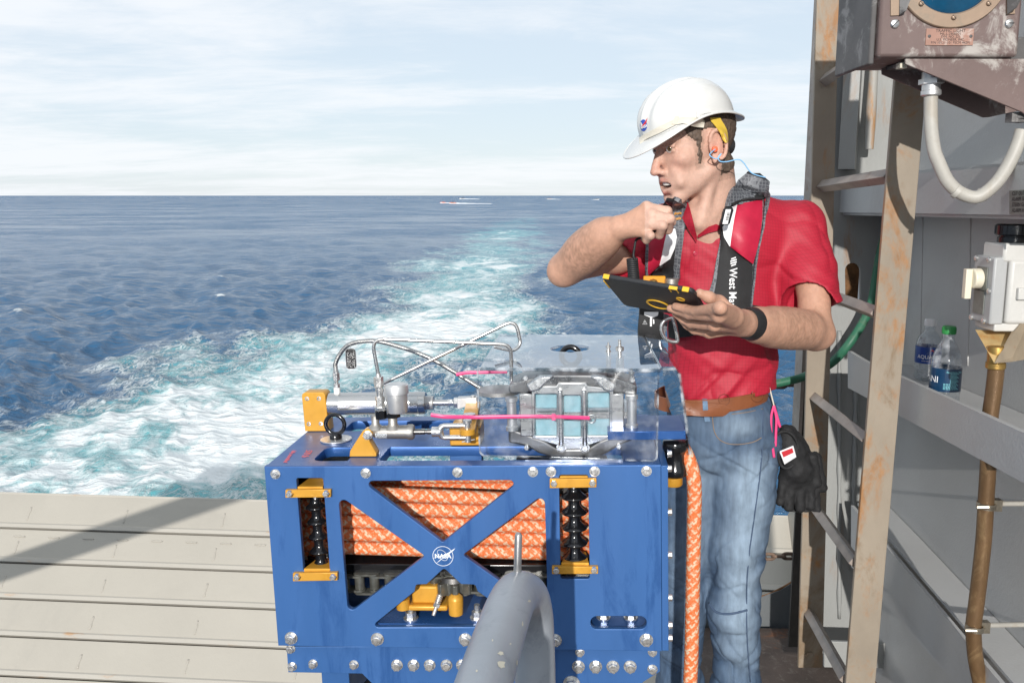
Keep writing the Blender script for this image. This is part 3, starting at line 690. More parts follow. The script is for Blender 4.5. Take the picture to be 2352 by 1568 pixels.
def front_plate():
    holes = []
    holes.append(round_poly(px_poly(z5, [(362, 218), (572, 218), (626, 945), (418, 945)]), 0.004))
    holes.append(round_poly(px_poly(z5, [(872, 240), (2125, 233), (1512, 722)]), [0.008, 0.008, 0.004]))
    holes.append(round_poly(px_poly(z5, [(692, 350), (1372, 828), (768, 1285)]), [0.010, 0.004, 0.010]))
    holes.append(round_poly(px_poly(z5, [(2310, 338), (1668, 820), (2336, 1290)]), [0.010, 0.004, 0.010]))
    holes.append(round_poly(px_poly(z5, [(1522, 922), (1655, 1048), (1765, 1052), (1785, 1105), (2118, 1340), (2110, 1385), (940, 1388), (1290, 1105), (1300, 1052), (1385, 1048)]), [0.006, 0.004, 0.006, 0.004, 0.01, 0.008, 0.006, 0.004, 0.006, 0.004]))
    holes.append(round_poly([(q.x, q.z) for q in (mf(p, 0) for p in ((1284, 1090), (1351, 1090), (1354.5, 1329), (1287.5, 1329)))], 0.005))
    holes.append(round_poly(px_poly(z6, [(1297, 1005), (1738, 1005), (1738, 1108), (1297, 1108)]), 0.0215, 8))
    fp = mplate('front_plate', [(0, 0), (MW, 0), (MW, -MH), (0, -MH)], holes, 0.014, 'blue_anodised', XZ, bevel=0.0010)
    k = 0
    for zf, x, y in [(z5, 200, 185), (z5, 908, 178), (z5, 1627, 172), (z5, 2218, 168), (z4, 832, 1492), (z4, 1243, 1490), (z4, 1730, 1487)]:
        q = mf(zf(x, y), 0); mo('bolt', MB().bolt((q.x, 0, q.z), FRONT, 0.0076, rot=k * 0.7), 'bolt_steel', fp, smooth=25); k += 1
    for zf, x, y in [(z5, 325, 1467), (z5, 1000, 1475), (z5, 1690, 1478), (z6, 1020, 1190), (z6, 1735, 1188)]:
        q = mf(zf(x, y), 0); mo('bolt', MB().bolt((q.x, 0, q.z), FRONT, 0.0104, washer=1.3, rot=0.5 + k * 0.9), 'bolt_steel', fp, smooth=25); k += 1
    # printed round emblem: ring, orbit, swoosh and letters
    c = mf(z5(1513, 828), 0); R = sc(83 / 1.96 / 1.7415); o = Vector((c.x, -0.0006, c.z))
    def P(x, y): return o + Vector((x * R, 0, y * R))
    em = MB()
    def stroke(pts, w):
        pts = [P(*p) for p in pts]; n = len(pts); L_ = []; R_ = []
        for i in range(n):
            d = (pts[min(i + 1, n - 1)] - pts[max(i - 1, 0)]).normalized(); s = Vector((-d.z, 0, d.x)); ww = (w[i] if isinstance(w, list) else w) * R / 2; L_.append(pts[i] + s * ww); R_.append(pts[i] - s * ww)
        em.add(L_ + R_, [(i, i + 1, n + i + 1, n + i) for i in range(n - 1)])
    stroke([(math.cos(a), math.sin(a)) for a in [2 * math.pi * i / 40 for i in range(41)]], 0.05)
    stroke([(0.62 * math.cos(a) * math.cos(0.75) - 0.30 * math.sin(a) * math.sin(0.75) - 0.05, -0.62 * math.cos(a) * math.sin(0.75) - 0.30 * math.sin(a) * math.cos(0.75) * 1.6 + 0.1) for a in [2 * math.pi * i / 36 for i in range(37)]], 0.035)
    stroke([(-1.05, -0.25), (-0.5, -0.08), (0.05, 0.05), (0.6, 0.3), (1.0, 0.6), (1.25, 0.82)], [0.02, 0.06, 0.12, 0.17, 0.12, 0.01])
    stroke([(-0.75, -0.8), (-0.4, -0.5), (0.0, -0.15), (0.5, 0.15), (1.0, 0.55)], [0.01, 0.06, 0.07, 0.06, 0.02])
    mo('emblem', em, 'white_print', fp, smooth=None, recalc=False)
    me = text_mesh('NASA', 0.62 * R, extrude=0.0002, bold=0.0004, spacing=1.05); me.transform(basis(P(0, 0.0) + Vector((0, -0.0006, 0)), (1, 0, 0), (0, 0, 1))); link('emblem_letters', me, 'white_print', fp)
    return fp
FP = front_plate()

def frame_plates():
    sw = mf((1534.5, 1066), 0).x
    m = MB().box(MW + 0.0005, sw, 0.002, MD, -MH, -0.0015); sp = mo('side_plate', m, 'blue_anodised', bevel=0.0008)
    for zf, x, y in [(z6, 1907, 185), (z6, 1907, 520), (z6, 1907, 853), (z6, 1907, 1067), (z6, 1907, 1168), (z4, 1900, 1320), (z4, 1942, 1458)]:
        q = mf(zf(x, y), 0.02); mo('bolt', MB().bolt((sw, 0.016, q.z), RIGHT, 0.0068, washer=1.2), 'bolt_steel', sp, smooth=25)
    mo('side_plate', MB().box(0.0, 0.012, 0.0145, MD, -MH, -0.0225), 'blue_anodised', bevel=0.0008)
    mo('back_plate', MB().box(0.0125, MW, MD - 0.012, MD - 0.0005, -MH, -MH + 0.13), 'blue_anodised')
    # floor of the box, seen through the openings
    zfl = mf(z5(1500, 1362), 0.014).z
    fl = mo('inner_floor', MB().box(0.0125, MW - 0.0005, 0.0145, MD - 0.0125, zfl - 0.02, zfl), 'blue_top', bevel=0.001)
    for x, y in [(1262, 1318), (1783, 1315)]:
        q = mt(z5(x, y), zfl); b = MB().cyl(q, q + UP * 0.003, 0.0155, n=20).cyl(q + UP * 0.003, q + UP * 0.016, 0.0115, n=6).cyl(q + UP * 0.016, q + UP * 0.030, 0.0062, n=12); mo('floor_nut', b, 'bolt_steel', fl, smooth=25)
    for x, y in [(1400, 1040), (1615, 1040)]:
        q = mt(z6(x, y), zfl); q.y = 0.05; b = MB().cyl(q, q + UP * 0.003, 0.0145, n=20).cyl(q + UP * 0.003, q + UP * 0.014, 0.0110, n=6); mo('floor_nut', b, 'bolt_steel', fl, smooth=25)
    # lower skirt set back under the front plate
    ly = 0.022
    pts = [(mf(p, ly).x, mf(p, ly).z) for p in [(658, 1484), (1516, 1484), (1516, 1541), (1476, 1566), (1476, 1660), (890, 1660), (866, 1580), (832, 1546), (662, 1543)]]
    lp = mplate('skirt_plate', pts, [], 0.014, 'blue_anodised', basis((0, ly, 0), (1, 0, 0), (0, 0, 1)))
    k = 0
    for zf, x, y, r in [(z9, 385, 332, 0.0080), (z9, 400, 500, 0.0080), (z9, 595, 475, 0.0080), (z9, 980, 482, 0.0080)] + [(z9, x, 485, 0.0098) for x in (1385, 1540, 1692, 1850, 1995)] + \
            [(z6, 1215, 1285, 0.0075), (z6, 1783, 1283, 0.0075), (z6, 1783, 1418, 0.0082)] + [(z6, x, 1396, 0.0105) for x in (1203, 1338, 1473, 1608)] + [(z6, 1150, 1530, 0.014)]:
        q = mf(zf(x, y), ly); mo('bolt', MB().bolt((q.x, ly, q.z), FRONT, r, washer=1.25, rot=k * 0.8), 'bolt_steel', lp, smooth=25); k += 1
    zb_ = mf((900, 1660), ly).z
    for x in (0.10, MW - 0.10):     # ground frame and wheels
        mo('leg', MB().box(x - 0.03, x + 0.03, 0.05, 0.25, MFLOOR + 0.20, -MH - 0.004), 'blue_anodised', bevel=0.002)
    mo('cross_beam', MB().box(0.02, MW - 0.02, 0.06, 0.24, -MH - 0.07, -MH - 0.006), 'blue_anodised', bevel=0.002)
    for x in (0.10, MW - 0.10):
        for y in (0.06, 0.24):
            w = mo('wheel', MB().lathe((x - 0.025, y, MFLOOR + 0.1), (1, 0, 0), [(0, 0.03), (0, 0.088), (0.008, 0.1), (0.042, 0.1), (0.05, 0.088), (0.05, 0.03)], 28), 'black_rubber')
            mo('rim', MB().cyl((x - 0.028, y, MFLOOR + 0.1), (x + 0.028, y, MFLOOR + 0.1), 0.06, n=20), 'bare_alu', w)
    q = mf((905, 1572), 0.06); mo('drum_pulley', MB().lathe((q.x, 0.05, q.z - 0.075), (0, 1, 0), [(0, 0.02), (0, 0.088), (0.01, 0.095), (0.05, 0.095), (0.06, 0.088), (0.06, 0.02)], 32), 'black_rubber')
    return zfl
ZFL = frame_plates()

def top_plate():
    D = lambda x, y: mt(z3(x, y), 0.0)
    n0, n1 = D(1300, 1388).y, D(1300, 1262).y; b0, b1 = D(1300, 1108).y, D(1300, 1016).y
    xl, xa, xb = D(648, 1330).x, D(932, 1370).x, D(1225, 1370).x; xr = mt(z4(1500, 1300), 0).x
    holes = [round_poly([(xl, n0), (xa, n0), (xa, n1), (xl, n1)], [0.02, 0.004, 0.004, 0.02], 6), round_poly([(xb, n0), (xr, n0), (xr, n1), (xb, n1)], [0.012, 0.012, 0.012, 0.004], 6),
             round_poly([(D(915, 1070).x, b0), (D(1890, 1070).x, b0), (D(1890, 1070).x, b1), (D(915, 1070).x, b1)], 0.014, 6)]
    back = D(500, 985).y; back = max(back, 0.29)
    tp = mplate('top_plate', [(0, 0.0145), (MW, 0.0145), (MW, back), (0, back)], holes, 0.02, 'blue_top', basis((0, 0, -0.0005), (1, 0, 0), (0, 1, 0)))
    mo('edge_strip', MB().box(0.0005, MW - 0.0005, 0.0005, 0.0142, -0.0002, 0.0012), 'blue_top', tp)
    # handwriting in red marker, read from the left end
    for body, p, s in (('570 lb', z3(535, 1325), 0.021), ('fully assembled', z3(375, 1350), 0.0145)):
        q = mt(p, 0.0); lettering('marker_writing', body, s, basis(q + UP * 0.0004, (0.12, -1, 0), (1, 0.12, 0)), 'red_marker', tp, extrude=0.0001, shear=0.25)
    return back
TBACK = top_plate()

def guides():                         # black ribbed rollers between gold brackets, at both ends of the front
    def wedge(pts, y0, y1): return MB().prism([(q.x, y0, q.z) for q in (mf(p, 0) for p in pts)], (0, y1 - y0, 0))
    def bracket(bar, tip, bolts, top):
        b = MB().prism([(q.x, -0.010, q.z) for q in (mf(p, 0) for p in bar)], (0, 0.0095, 0)); g = mo('guide_bracket', b, 'gold_anodised', bevel=0.0008)
        z0 = mf(tip[0], 0).z; a = [mf(p, 0) for p in tip]
        b = MB().prism([(a[0].x, 0.0, z0), (a[1].x, 0.0, z0), (a[1].x - 0.006, 0.055, z0), (a[0].x + 0.006 if top else a[0].x + 0.012, 0.055, z0)], (0, 0, -0.007 if top else 0.007)); mo('bracket_tongue', b, 'gold_anodised', g, bevel=0.0006)
        for p in bolts:
            q = mf(p, -0.01); mo('bolt', MB().bolt((q.x, -0.010, q.z), FRONT, 0.0064, washer=0, h=0.009), 'bolt_steel', g, smooth=25)
        return g
    bracket([z5(290, 299), z5(643, 297), z5(643, 355), z5(290, 359)], [z5(372, 285), z5(570, 283)], [z5(316, 335), z5(601, 333)], True)
    bracket([z5(348, 947), z5(695, 943), z5(695, 1004), z5(348, 1010)], [z5(424, 952), z5(632, 950)], [z5(374, 985), z5(655, 985)], False)
    bracket([(1263, 1096), (1370, 1095), (1370, 1115), (1263, 1117)], [(1286, 1093), (1350, 1092)], [(1272.5, 1108), (1360.5, 1107)], True)
    bracket([z6(997, 602), z6(1357, 602), z6(1357, 657), z6(997, 660)], [z6(1070, 612), z6(1285, 612)], [z6(1030, 640), z6(1325, 638)], False)
    for zf, pts, hw, nk, y in ((z5, [(520, 445), (533, 562), (545, 678), (552, 792), (562, 902)], 84, 44, 0.034), (z6, [(1167, 72), (1169, 192), (1170, 318), (1172, 434), (1175, 550)], 103, 46, 0.03)):
        C = [mf(zf(*p), y) for p in pts]; R = sc(hw / 1.96 / 1.7415, y); r = sc(nk / 1.96 / 1.7415, y); step = (C[-1] - C[0]) / 4; ax = -step.normalized(); L = step.length; prof = [(-0.012, r * 0.9), (-0.011, R * 0.5)]
        for i in range(5):
            b = i * L
            prof += [(b - 0.0035, R * 0.72), (b - 0.001, R * 0.97), (b + 0.001, R), (b + 0.003, R * 0.96), (b + L * 0.18, R * 0.80), (b + L * 0.34, R * 0.58), (b + L * 0.5, r), (b + L * 0.82, r)]
        prof[-1] = (4 * L + L * 0.62, r)
        g = mo('guide_roller', MB().lathe(C[-1], ax, prof, 36), 'black_plastic', smooth=50)
        mo('axle', MB().cyl(C[-1] - ax * 0.03, C[0] + ax * 0.045, 0.005, n=12), 'bolt_steel', g)
guides()

# ------------------------------------------------------------------ braided rope
def braid(path, r, name, parent, world=False, pitch=0.0115, na=44, seg=0.0016, ns=16, seed=0):
    P = np.array([tuple(p) for p in path]); d = np.r_[0, np.cumsum(np.linalg.norm(np.diff(P, axis=0), axis=1))]; n = max(4, int(d[-1] / seg)); s = np.linspace(0, d[-1], n)
    Q = np.stack([np.interp(s, d, P[:, k]) for k in range(3)], 1)
    for _ in range(6): Q[1:-1] = (Q[:-2] + 2 * Q[1:-1] + Q[2:]) / 4
    T = np.gradient(Q, axis=0); T /= np.linalg.norm(T, axis=1)[:, None]
    u = np.cross(T[0], [0.3, 0.2, 0.93]); u /= np.linalg.norm(u); U = np.zeros_like(Q)
    for i in range(n):
        u = u - T[i] * (u @ T[i]); u /= np.linalg.norm(u); U[i] = u
    Wv = np.cross(T, U); th = 2 * np.pi * np.arange(na) / na
    TH, SS = np.meshgrid(th, s)
    a = TH / (2 * np.pi) * ns + SS / pitch * 2; b = TH / (2 * np.pi) * ns - SS / pitch * 2
    ia, ib = np.floor(a), np.floor(b); over = ((ia + ib) % 4) < 2
    fa, fb = a - ia, b - ib; across = np.where(over, fa, fb); along = np.where(over, fb, fa)
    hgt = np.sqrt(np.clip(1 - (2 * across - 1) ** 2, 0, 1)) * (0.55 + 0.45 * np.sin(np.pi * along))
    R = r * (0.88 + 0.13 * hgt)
    V = Q[:, None, :] + (U[:, None, :] * np.cos(TH)[..., None] + Wv[:, None, :] * np.sin(TH)[..., None]) * R[..., None]
    key = np.where(over, (ia * 7 + 3) % 8, (ib * 5 + 1) % 8); rng = np.random.default_rng(seed)
    tone = np.where(over, np.isin((ia % ns), [0, 3, 7, 11]), np.isin((ib % ns), [1, 2, 5, 8, 12, 13]))
    fib = vnoise(np.stack([(across * 9).ravel(), (along * 1.6).ravel(), (ia * 3.1 + ib * 7.7).ravel()], 1), seed).reshape(TH.shape)
    org = np.array([0.78, 0.15, 0.025]); crm = np.array([0.72, 0.60, 0.42])
    mixv = np.clip(np.where(tone, 0.85, 0.04) + 0.5 * fib, 0, 1)[..., None]
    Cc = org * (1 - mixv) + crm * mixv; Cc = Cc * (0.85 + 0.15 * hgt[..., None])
    I = np.arange(n * na).reshape(n, na); J = np.roll(I, -1, 1)
    Fq = np.stack([I[:-1].ravel(), J[:-1].ravel(), J[1:].ravel(), I[1:].ravel()], 1)
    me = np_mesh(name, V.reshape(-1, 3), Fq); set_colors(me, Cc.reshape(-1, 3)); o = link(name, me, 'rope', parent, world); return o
def rope():
    t = thing('orange_rope', 'thick braided orange and cream rope wound inside the blue frame and hanging beside it', 'rope', MTL + SHIP @ MBASE, SHIP)
    LY = 0.085; r = 0.0145
    zs_l = [mf(z5(450, y), LY).z for y in (322, 440, 545, 648, 755)]; zs_r = [mf(z5(2200, y), LY).z for y in (400, 497, 603, 703, 808)]
    xl, xr = mf(z5(540, 500), LY).x, mf(z5(2440, 500), LY).x
    Rv = 0.085; path = []
    for i in range(5):
        zl, zr_ = zs_l[i], zs_r[i]; nxt = zs_l[i + 1] if i < 4 else zl - 0.02
        path += [(xl + (xr - xl) * s / 10, LY, zl + (zr_ - zl) * s / 10) for s in range(11)]
        path += [(xr + Rv * math.sin(a), LY + Rv - Rv * math.cos(a), zr_ - 0.004) for a in [math.pi * k / 12 for k in range(1, 12)]]
        path += [(xr + (xl - xr) * s / 10, LY + 2 * Rv, zr_ + (nxt - zr_) * s / 10 * 0.5) for s in range(11)]
        path += [(xl - Rv * math.sin(a), LY + Rv + Rv * math.cos(a), zr_ + (nxt - zr_) * (0.5 + 0.5 * k / 12)) for k, a in [(k, math.pi * k / 12) for k in range(1, 12)]]
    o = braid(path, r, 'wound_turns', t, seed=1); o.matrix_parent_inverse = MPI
    # line leaving the top turn over the side roller and hanging down to the deck
    ly = 0.10
    H = [mf(p, ly) for p in ((1560, 1024), (1571, 1036), (1583, 1058), (1592, 1090), (1595, 1130), (1594, 1200), (1592, 1300), (1590, 1400), (1588, 1500), (1584, 1590), (1580, 1700))]
    H[0].y = 0.16; H[1].y = 0.13; H[2].y = 0.11
    end = H[-1].copy(); end.z = MFLOOR + 0.016; end.y += 0.01; H += [end, end + Vector((0.03, 0.06, 0)), end + Vector((0.12, 0.22, 0))]
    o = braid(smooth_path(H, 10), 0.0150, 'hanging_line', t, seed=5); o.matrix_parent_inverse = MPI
rope()

def inside():
    z0, z1 = mf(z5(1000, 835), 0.09).z, mf(z5(1000, 958), 0.09).z
    xl, xr = 0.10, MW - 0.10
    for x, R in ((mf(z5(540, 500), 0.085).x, 0.068), (mf(z5(2440, 500), 0.085).x, 0.068)):
        mo('sheave', MB().lathe((x, 0.17, z1), UP, [(0, R + 0.03), (0.004, R + 0.032), (0.012, R), (0.21, R), (0.222, R + 0.03), (0.228, R + 0.028)], 40), 'dark_steel')
    m = MB().box(0.02, MW - 0.015, 0.062, 0.16, z1, z0 - 0.004); mo('drum_flange', m, 'black_plastic', bevel=0.002)
    # roller chain along the lower opening
    zc = mf(z5(850, 1030), 0.06).z; k = 0; xs = mf(z5(740, 1000), 0.06).x; pitch = sc(125 / 1.96 / 1.7415, 0.06); n = int((MW - 0.03 - xs) / pitch)
    for i in range(n):
        x = xs + i * pitch; m = MB().cyl((x, 0.062, zc - 0.014), (x, 0.062, zc + 0.012), 0.0105, n=16)
        for dz in ((-0.0195, -0.0145), (0.0125, 0.0165)) if i % 2 == 0 else ((-0.0245, -0.0200), (0.0170, 0.0205)):
            m.prism([(x + pitch / 2 + (pitch / 2) * sx + 0.012 * math.cos(a), 0.062 + 0.0135 * math.sin(a), zc + dz[0]) for sx, a in [(-1, math.pi * (0.5 + j / 6)) for j in range(7)] + [(1, -math.pi / 2 + math.pi * j / 6) for j in range(7)]], (0, 0, dz[1] - dz[0]))
        mo('chain_link', m, 'grease', smooth=30)
    # toothed sprocket, gold base, post and spring bolt
    c = mf(z5(1590, 1060), 0.055); R = sc(180 / 1.96 / 1.7415, 0.05); ring = []
    for i in range(64):
        a = 2 * math.pi * i / 64; ring.append((c.x + (R * (0.86 + 0.17 * math.tanh(2.6 * math.sin(8 * a)))) * math.cos(a), 0.075 + (R * (0.86 + 0.17 * math.tanh(2.6 * math.sin(8 * a)))) * math.sin(a)))
    s = mo('sprocket', MB().prism([(x, y, c.z - 0.016) for x, y in ring], (0, 0, 0.026)), 'grease', smooth=25, bevel=0.001)
    mo('hub', MB().lathe((c.x, 0.075, c.z + 0.010), UP, [(0, 0.036), (0.01, 0.034), (0.012, 0.022), (0.02, 0.02), (0.022, 0.008), (0.05, 0.008)], 24), 'dark_steel', s)
    q = [mf(z5(*p), 0.05) for p in ((1170, 1225), (1560, 1225), (1560, 1165), (1170, 1165))]
    g = mo('gold_base', MB().box(q[0].x, q[1].x, 0.03, 0.15, q[0].z, q[0].z + 0.012).box(q[0].x + 0.03, q[1].x - 0.02, 0.04, 0.15, q[0].z + 0.012, q[0].z + 0.05), 'gold_anodised', bevel=0.004)
    mo('gold_foot', MB().cyl((q[0].x + 0.012, 0.035, q[0].z + 0.004), (q[0].x + 0.012, 0.035, q[0].z + 0.026), 0.014, n=20), 'gold_anodised', g)
    p0, p1 = mf(z5(1615, 1285), 0.035), mf(z5(1612, 1145), 0.035); mo('gold_post', MB().lathe(p0, p1 - p0, [(0, 0.012), (0.0015, 0.0145), ((p1 - p0).length - 0.006, 0.0158), ((p1 - p0).length, 0.0145), ((p1 - p0).length + 0.006, 0.008)], 24), 'gold_anodised')
    a, b = mf(z5(1438, 1295), 0.018), mf(z5(1492, 1125), 0.04); ax = (b - a); L = ax.length; ax.normalize()
    m = MB().cyl(a, a + ax * L * 0.45, 0.0040, n=12).cyl(a + ax * L * 0.38, a + ax * L * 0.52, 0.0072, n=6).lathe(a + ax * L * 0.5, ax, [(i * L * 0.04, 0.0078 if i % 2 else 0.0062) for i in range(13)], 16); mo('spring_bolt', m, 'bolt_steel', smooth=40)
inside()

def top_gear():
    # ---- gold end block and ram
    p = mt(z3(518, 1117), 0); q = mt(z3(735, 1115), 0); yb = p.y; zt = mf(z3(600, 752), yb).z; zt2 = zt
    w0, w1 = mf(z3(493, 760), yb).x, mf(z3(716, 760), yb).x
    outl = round_poly([(p.x, 0.0005), (q.x + 0.002, 0.0005), (q.x + 0.002 - 0.004, zt2), (p.x - 0.002, zt2)], [0, 0, 0.008, 0.008])
    blk = mplate('end_block', outl, [], 0.040, 'gold_anodised', basis((0, yb, 0), (1, 0, 0), (0, 0, 1)), bevel=0.001)
    for x, y in ((536, 808), (648, 807), (553, 1045), (666, 1043)):
        a = mf(z3(x, y), yb); mo('socket_screw', MB().lathe((a.x, yb + 0.0005, a.z), FRONT, [(0, 0.005), (0.0012, 0.005), (0.0014, 0.0022), (0.0004, 0.002)], 14), 'bolt_steel', blk)
    yc = yb + 0.02; cz = mf(z3(1200, 852), yc).z; R = sc(108 / 2.351 / 1.7415, yc) * 1.0
    X = lambda x, y=852: mf(z3(x, y), yc).x
    ram = mo('ram_cylinder', MB().lathe((X(745), yc, cz), RIGHT, [(0, R * 0.9), (0.001, R * 0.97), (X(848) - X(745), R * 0.97), (X(850) - X(745), R * 1.02), (X(856) - X(745), R), (X(1590) - X(745), R), (X(1594) - X(745), R * 1.03), (X(1600) - X(745), R), (X(1640) - X(745), R), (X(1655) - X(745), R * 0.93)], 40), 'polished', smooth=30)
    th = [(0, 0.62 * R)]; n = 9; L = X(1735) - X(1655)
    for i in range(n): th += [(L * (i + 0.1) / n, R * 0.58), (L * (i + 0.5) / n, R * 0.62), (L * (i + 0.9) / n, R * 0.58)]
    mo('thread', MB().lathe((X(1650), yc, cz), RIGHT, th, 24), 'bare_alu', ram, smooth=20)
    mo('piston_rod', MB().cyl((X(1700), yc, cz), (X(1910), yc, cz), R * 0.27, n=20), 'polished', ram)
    nut = MB().cyl((X(1862), yc, cz), (X(1905), yc, cz), R * 0.31, n=6).cyl((X(1920), yc, cz), (X(1955), yc, cz), R * 0.46, n=6); mo('lock_nut', nut, 'bolt_steel', ram, smooth=25)
    mo('rod_end', MB().prism([(X(1955), yc - 0.012, cz - R * 0.45), (X(1975), yc - 0.012, cz - R * 0.48), (X(2140), yc - 0.012, cz - R * 0.0), (X(2140), yc - 0.012, cz + R * 0.5), (X(1955), yc - 0.012, cz + R * 0.46)], (0, 0.024, 0)).cyl((X(2100), yc, cz + R * 0.5), (X(2100), yc, cz + R * 0.62), 0.006, n=14), 'bare_alu', ram, bevel=0.001)
    # ---- hose, its fitting and tag
    h0 = Vector((X(818, 720), yc, cz + R * 0.98)); mo('thread_seal', MB().cyl(h0 - UP * 0.006, h0 + UP * 0.013, 0.0075, n=16), 'white_tape', ram)
    f = MB().cyl(h0 + UP * 0.012, h0 + UP * 0.022, 0.0075, n=6).cyl(h0 + UP * 0.022, h0 + UP * 0.030, 0.0045, n=12).cyl(h0 + UP * 0.030, h0 + UP * 0.047, 0.0082, n=6).cyl(h0 + UP * 0.047, h0 + UP * 0.052, 0.0065, n=12).cyl(h0 + UP * 0.052, h0 + UP * 0.068, 0.0052, 0.0045, n=14)
    hp = [h0 + UP * 0.06] + [mf(z3(*p), yc + dy) for p, dy in (((803, 480), 0), ((845, 390), 0), ((925, 305), -0.003), ((1060, 270), -0.008), ((1230, 275), -0.012), ((1480, 343), -0.02), ((1700, 432), -0.03), ((1900, 545), -0.04), ((2120, 680), -0.05), ((2240, 745), -0.055), ((2290, 790), -0.06))]
    hp = smooth_path(hp, 10); hose = braid_hose(hp, 0.0050)
    mo('hose_fitting', f, 'bolt_steel', hose, smooth=25)
    a = mf(z3(945, 345), yc - 0.008); tagp = round_poly([(-0.0115, 0.0), (0.0115, 0.0), (0.0115, -0.047), (-0.0115, -0.047)], 0.0075, 6)
    tg = mplate('id_tag', tagp, [], 0.0012, 'tag_black', basis(a + Vector((0, 0, 0.002)), (1, 0.1, 0), (0, 0, 1)), bevel=0.0003)
    rim = MB().tube([Vector((a.x + x * 1.0, a.y - 0.0012 + x * 0.1, a.z + 0.002 + z)) for x, z in tagp], 0.0007, 6, closed=True); mo('tag_rim', rim, 'bare_alu', tg)
    dots = MB(); rnd = random.Random(3)
    for i in range(6):
        for j in range(15):
            if rnd.random() < 0.62: dots.box(a.x - 0.0085 + i * 0.003, a.x - 0.0068 + i * 0.003, a.y - 0.0022, a.y - 0.0012, a.z - 0.009 - j * 0.0023, a.z - 0.0079 - j * 0.0023)
    mo('stamped_letters', dots, 'bare_alu', tg, smooth=None)
    mo('tag_ring', MB().torus(a + Vector((-0.001, 0.004, 0.006)), (1, 0.3, 0.1), 0.0075, 0.0006, 20, 6), 'bare_alu', tg)
    # ---- lifting eye
    c = mt(z3(810, 1196), 0); mo_d = MB().cyl(c + UP * 0.0004, c + UP * 0.003, sc(150 / 2.351 / 1.7415, c.y), n=36); dsk = mo('eye_washer', mo_d, 'bare_alu')
    e = mf(z3(800, 1050), c.y); ro, ri = sc(115 / 2.351 / 1.7415, c.y), sc(75 / 2.351 / 1.7415, c.y)
    eye = MB().torus((e.x, c.y, e.z), (0.1, 1, 0), (ro + ri) / 2, (ro - ri) / 2, 40, 14).lathe((e.x, c.y, 0.002), UP, [(0, 0.0135), (0.008, 0.0135), (0.012, 0.011), (e.z - ri - 0.004, 0.010)], 24); mo('lifting_eye', eye, 'black_plastic', smooth=60)
    # ---- gold clevis with the small master cylinder
    g = mt(z3(1060, 1355), 0); yg = g.y; G = lambda x, y, d=0.0: mf(z3(x, y), yg + d)
    poly = [G(*p) for p in ((936, 1355), (1190, 1355), (1190, 1325), (1118, 1195), (1160, 1190), (1150, 1110), (1100, 1092), (1055, 1115), (1020, 1160), (945, 1300))]
    poly = [G(*p) for p in ((936, 1357), (1187, 1357), (1187, 1322), (1120, 1205), (1158, 1140), (1120, 1092), (1062, 1108), (940, 1300))]
    cl = mplate('clevis_bracket', round_poly([(v.x, max(v.z, 0.0006)) for v in poly], [0, 0, 0.002, 0.006, 0.012, 0.012, 0.012, 0.006]), [], 0.026, 'gold_anodised', basis((0, yg, 0), (1, 0, 0), (0, 0, 1)), bevel=0.001)
    b = G(1108, 1150); mo('bolt', MB().bolt((b.x, yg, b.z), FRONT, 0.0082, washer=1.15), 'bolt_steel', cl, smooth=25)
    ym = yg + 0.018; Q = lambda x, y: mf(z3(x, y), ym); r = sc(66 / 2.351 / 1.7415, ym); cz2 = Q(1300, 1122).z
    mc = mo('master_cylinder', MB().lathe((Q(1085, 0).x, ym, cz2), RIGHT, [(0, r * 0.5), (0.004, r * 0.75), (0.016, r * 0.95), (Q(1430, 0).x - Q(1085, 0).x, r), (Q(1432, 0).x - Q(1085, 0).x, r * 1.12), (Q(1472, 0).x - Q(1085, 0).x, r * 1.12), (Q(1488, 0).x - Q(1085, 0).x, r * 0.95)], 32), 'cast_alu', smooth=40)
    for x, w in ((1182, 38), (1345, 44)):
        v = Q(x, 1060); mo('port_boss', MB().lathe((v.x, ym, cz2 + r * 0.5), UP, [(0, 0.017), (r * 0.45, 0.0125), (r * 0.7, sc(w / 4.094, ym)), (r * 2.0, sc(w / 4.094, ym))], 24), 'cast_alu', mc, smooth=60)
    lettering('cast_lettering', 'tilton', 0.0115, basis((Q(1247, 1135).x, ym - r * 1.005, Q(0, 1137).z), (1, 0, 0), (0, 0, 1)), 'white_print', mc, extrude=0.0006)
    lettering('cast_lettering', 'R120-0242', 0.0052, basis((Q(1247, 1163).x, ym - r * 0.93, Q(0, 1164).z), (1, 0, 0), (0, -0.45, 1)), 'white_print', mc, extrude=0.0004)
    # reservoir can
    zb_, zt_ = Q(1335, 940).z, Q(1335, 668).z; rc = sc(104 / 4.094, ym); hgt = zt_ - zb_
    rs = mo('reservoir', MB().lathe((Q(1337, 0).x, ym, zb_), UP, [(0, rc * 0.75), (0.0015, rc * 0.93), (0.004, rc * 0.98), (hgt * 0.66, rc), (hgt * 0.665, rc * 1.06), (hgt * 0.67, rc * 1.09)], 40), 'bare_alu', smooth=35)
    cap = [(hgt * 0.66, rc * 1.06)]
    cap += [(hgt * 0.67, rc * 1.12), (hgt * 0.93, rc * 1.12), (hgt * 0.96, rc * 1.08), (hgt * 0.965, rc * 0.98), (hgt * 0.99, rc * 0.95), (hgt, rc * 0.85), (hgt, rc * 0.1)]
    mo('reservoir_cap', MB().lathe((Q(1337, 0).x, ym, zb_), UP, cap, 48), 'bare_alu', rs, smooth=30)
    v = Q(1345, 975); mo('black_nut', MB().cyl((v.x, ym, Q(0, 992).z), (v.x, ym, Q(0, 955).z), 0.0155, n=8).cyl((v.x, ym, Q(0, 958).z), (v.x, ym, zb_), 0.009, n=16), 'black_plastic', rs, smooth=25)
